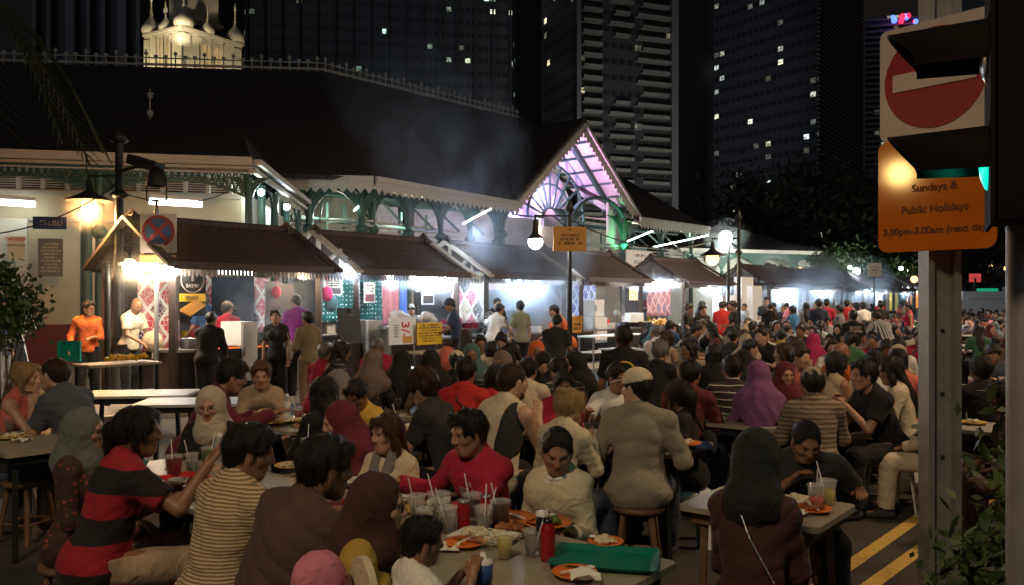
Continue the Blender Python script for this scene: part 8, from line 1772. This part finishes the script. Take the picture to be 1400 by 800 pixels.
P(1197, 426, 15.8, -20, 'stand_bend', 'man in a cream and dark vertically striped shirt bending forward', hair='crop', top='tee', tcol='s_vertical', bcol='c_denim', skin='skin_a', seed=121, lean=30, w=1.15)
P(1204, 412, 24., 10, 'stand', 'person in black beside the yellow curtain', hair='short', top='tee', tcol='c_black', bcol='c_black', skin='skin_a', seed=122)
P(1241, 414, 22., -80, 'stand', 'person in a red sleeveless top near the grey sign post', hair='short', female=1, top='tank', tcol='c_crimson', bcol='c_black', skin='skin_a', seed=123)
P(2, 404, 12.5, 90, 'stand', 'person in dark clothes cut off by the left edge', hair='short', top='tee', tcol='c_navy', bcol='c_grey', skin='skin_a', seed=124)
# ------------------------------------------------------------------ the rest of the crowd along the tables
RC = random.Random(77)
taken = [(o.location.x, o.location.y) for o in bpy.data.objects if o.parent is None and o.get('category') == 'person']
near = lambda x, y, d: any((x - a) ** 2 + (y - b) ** 2 < d * d for a, b in taken)
KINDS_ = [('short', 0, 'tee'), ('short', 0, 'long'), ('long', 1, 'tee'), ('hijab', 1, 'long'), ('crop', 0, 'tee'), ('bob', 1, 'tee'), ('pony', 1, 'long'), ('short', 0, 'tee')]
COLS_ = [('s_whiteline', 'hooped'), ('p_plaid', 'checked'), ('p_floral', 'floral'), ('s_greyline', 'grey striped'), ('s_brownline', 'brown striped'), ('p_redpattern', 'red print'), ('c_white', 'white'), ('c_cream', 'cream'), ('c_orange', 'orange'), ('c_blue', 'blue'), ('c_lgrey', 'light grey'), ('c_red', 'bright red'), ('c_black', 'black'), ('c_charcoal', 'charcoal'), ('c_brown', 'brown'), ('c_white', 'white'), ('c_cream', 'cream'), ('c_grey', 'grey'), ('c_navy', 'navy'), ('c_crimson', 'red'), ('c_beige', 'beige'), ('c_maroon', 'maroon'), ('c_coral', 'coral'), ('c_khaki', 'khaki'), ('c_denim', 'denim blue'), ('c_black', 'black'), ('c_charcoal', 'charcoal'), ('c_pink', 'pink'), ('c_green', 'green'), ('c_mustard', 'mustard')]
POS_ = ['table', 'talk', 'eat', 'look_down', 'talk_left', 'hands_mouth']
HN_ = dict(short='short black hair', long='long hair', hijab='', crop='cropped hair', bob='bobbed hair', pony='tied hair')
SC_ = [('c_black', 'black'), ('c_maroon', 'maroon'), ('c_taupe', 'brown'), ('c_beige', 'beige'), ('c_teal', 'teal'), ('c_pink', 'pink'), ('c_navy', 'navy')]
used = {}; nfill = 0
def zone(px, Y):
    a = 'left of the white boards' if px < 1000 else 'below the white boards' if px < 1060 else 'before the first blue lit stalls' if px < 1130 else 'below the double white lamps' if px < 1190 else 'near the yellow curtain' if px < 1262 else 'between the two grey posts'
    return a + (', nearer rows' if Y < 14 else ', middle rows' if Y < 22 else ', far rows')
s = 11.0; row = 0
while s < 60 and nfill < 170:
    for D0 in (9.6, 7.75, 5.9, 4.05, 2.2):
        c = SP(s, D0 - .9); px = 700 + c[0] / c[1] * F
        if px > 1420 or px < 870 or c[1] < 9.3: continue
        if 1262 < px < 1318: continue
        ok_t = not near(c[0], c[1], .42)
        if ok_t and RC.random() < .9:
            far_ = 'row %s of tables' ; table(c, NN, 1.78, .62, 'dining table ' + zone(px, c[1]), m=RC.choice(('laminate', 'laminate_pale')), group='dining tables in rows across the street')
            if c[1] < 26:
                for k in range(3):
                    q = c + NN * RC.uniform(-.7, .7) + U * RC.uniform(-.2, .2) + UP * .751; w_ = RC.randrange(3); o = dup(_cups[w_], q, 0, ('clear cup', 'orange plate', 'cup of red drink')[w_] + ' on a table ' + zone(px, c[1])); o['group'] = 'tableware on the crowd tables'
        for sd in (-1, 1):
            for dn in (-.62, 0.0, .60):
                if RC.random() < .13: continue
                p = c + NN * (dn + RC.uniform(-.08, .08)) + U * sd * (.62 + RC.uniform(-.06, .10))
                Y = p[1]; px = 700 + p[0] / Y * F
                if near(p[0], p[1], .46) or px > 1405 or px < 872 or Y < 9.4 or 1268 < px < 1312: continue
                # hidden wholly behind the row in front: far seats keep only every other place
                if Y > 30 and RC.random() < .45: continue
                hair, fem, top = RC.choice(KINDS_); tc_, tn = RC.choice(COLS_); pose = RC.choice(POS_); sc2, sn = RC.choice(SC_)
                face = math.degrees(PHI) + (180 if sd > 0 else 0) + RC.uniform(-25, 25)
                ztop = RC.uniform(1.20, 1.34) - (.06 if pose in ('look_down', 'hands_mouth') else 0); ty = HY + (CZ - ztop) * F / Y
                away = abs(((face + 180) % 360) - 180) < 70
                lab = ('%s in a %s top%s, %s' % ('woman with a %s hijab' % sn if hair == 'hijab' else ('woman with ' if fem else 'man with ') + HN_[hair], tn, {'eat': ' eating', 'look_down': ' looking down', 'hands_mouth': ' hands at mouth', 'talk': ' chatting', 'talk_left': ' turned aside'}.get(pose, ''), zone(px, Y)))
                while len(lab.split()) > 16: lab = lab.replace(' of the', '').replace(' a ', ' ') if (' of the' in lab or ' a ' in lab) else lab.rsplit(' ', 1)[0]
                P(px, ty, Y, face, pose, lab, group='diners in the crowd ' + zone(px, Y), h=.019 if Y < 12 else .025 if Y < 20 else .032, hair=hair, female=fem, top=top, tcol=tc_, scol=sc2, bcol='c_black', skin=RC.choice(('skin_a', 'skin_b', 'skin_c', 'skin_a')), hcol=RC.choice(('hair_black', 'hair_black', 'hair_brown')), seed=130 + RC.randrange(1), seat=Y < 11)
                taken.append((p[0], p[1])); nfill += 1
    s += 2.0; row += 1
print('crowd fill', nfill)
for k in range(26):   # walkers along the stalls
    sx = 22 + k * 1.25 + RC.uniform(-.4, .4); D0 = RC.uniform(9.9, 11.3); p = SP(sx, D0); Y = p[1]; px = 700 + p[0] / Y * F
    if near(p[0], p[1], .5): continue
    tc_, tn = RC.choice(COLS_); fem = RC.random() < .45; hair = RC.choice(('short', 'crop')) if not fem else RC.choice(('long', 'hijab', 'bob')); ht = RC.uniform(1.58, 1.76)
    P(px, HY + (CZ - ht) * F / Y, Y, RC.uniform(-180, 180), RC.choice(('stand', 'stand_work', 'stand_hold')), 'standing %s in a %s top, %s' % ('woman' if fem else 'man', tn, zone(px, Y)), group='people standing at the far stalls', h=.032, hair=hair, female=int(fem), top='tee', tcol=tc_, bcol=RC.choice(('c_black', 'c_denim')), seed=130, skin=RC.choice(('skin_a', 'skin_b')))
    taken.append((p[0], p[1]))
# stools under everyone near enough to be seen
for i, (x, y, h, th, Y, who) in enumerate(SEATS):
    if Y > 11.5: continue
    kind = ('wood', 'grey_plastic', 'white_plastic')[i % 3]
    stool(x, y, h, th, kind, {'wood': 'wooden stool', 'grey_plastic': 'grey stool', 'white_plastic': 'white stool'}[kind] + ' under the ' + (who if len(who.split()) <= 12 else ' '.join(who.split(',')[0].split()[:12]) + ''), 'stools under the diners')
q = atz(38, 655, .45); t = stool(q[0], q[1], .45, .3, 'wood', 'empty round wooden stool in front of the left table', 'stools under the diners'); t['label'] = 'empty round wooden stool in front of the left table'
q = atz(690, 515, .45)
for px, py, lb in ((985, 598, 'empty pale stool right of the capped man'), (300, 690, '')):
    if lb: q = atz(px, py, .45); t = stool(q[0], q[1], .45, .3, 'white_plastic', lb, 'stools under the diners')

for o in bpy.data.objects:
    l = o.get('label')
    if l and len(l.split()) > 16: o['label'] = ' '.join(l.split()[:16]).rstrip(',')
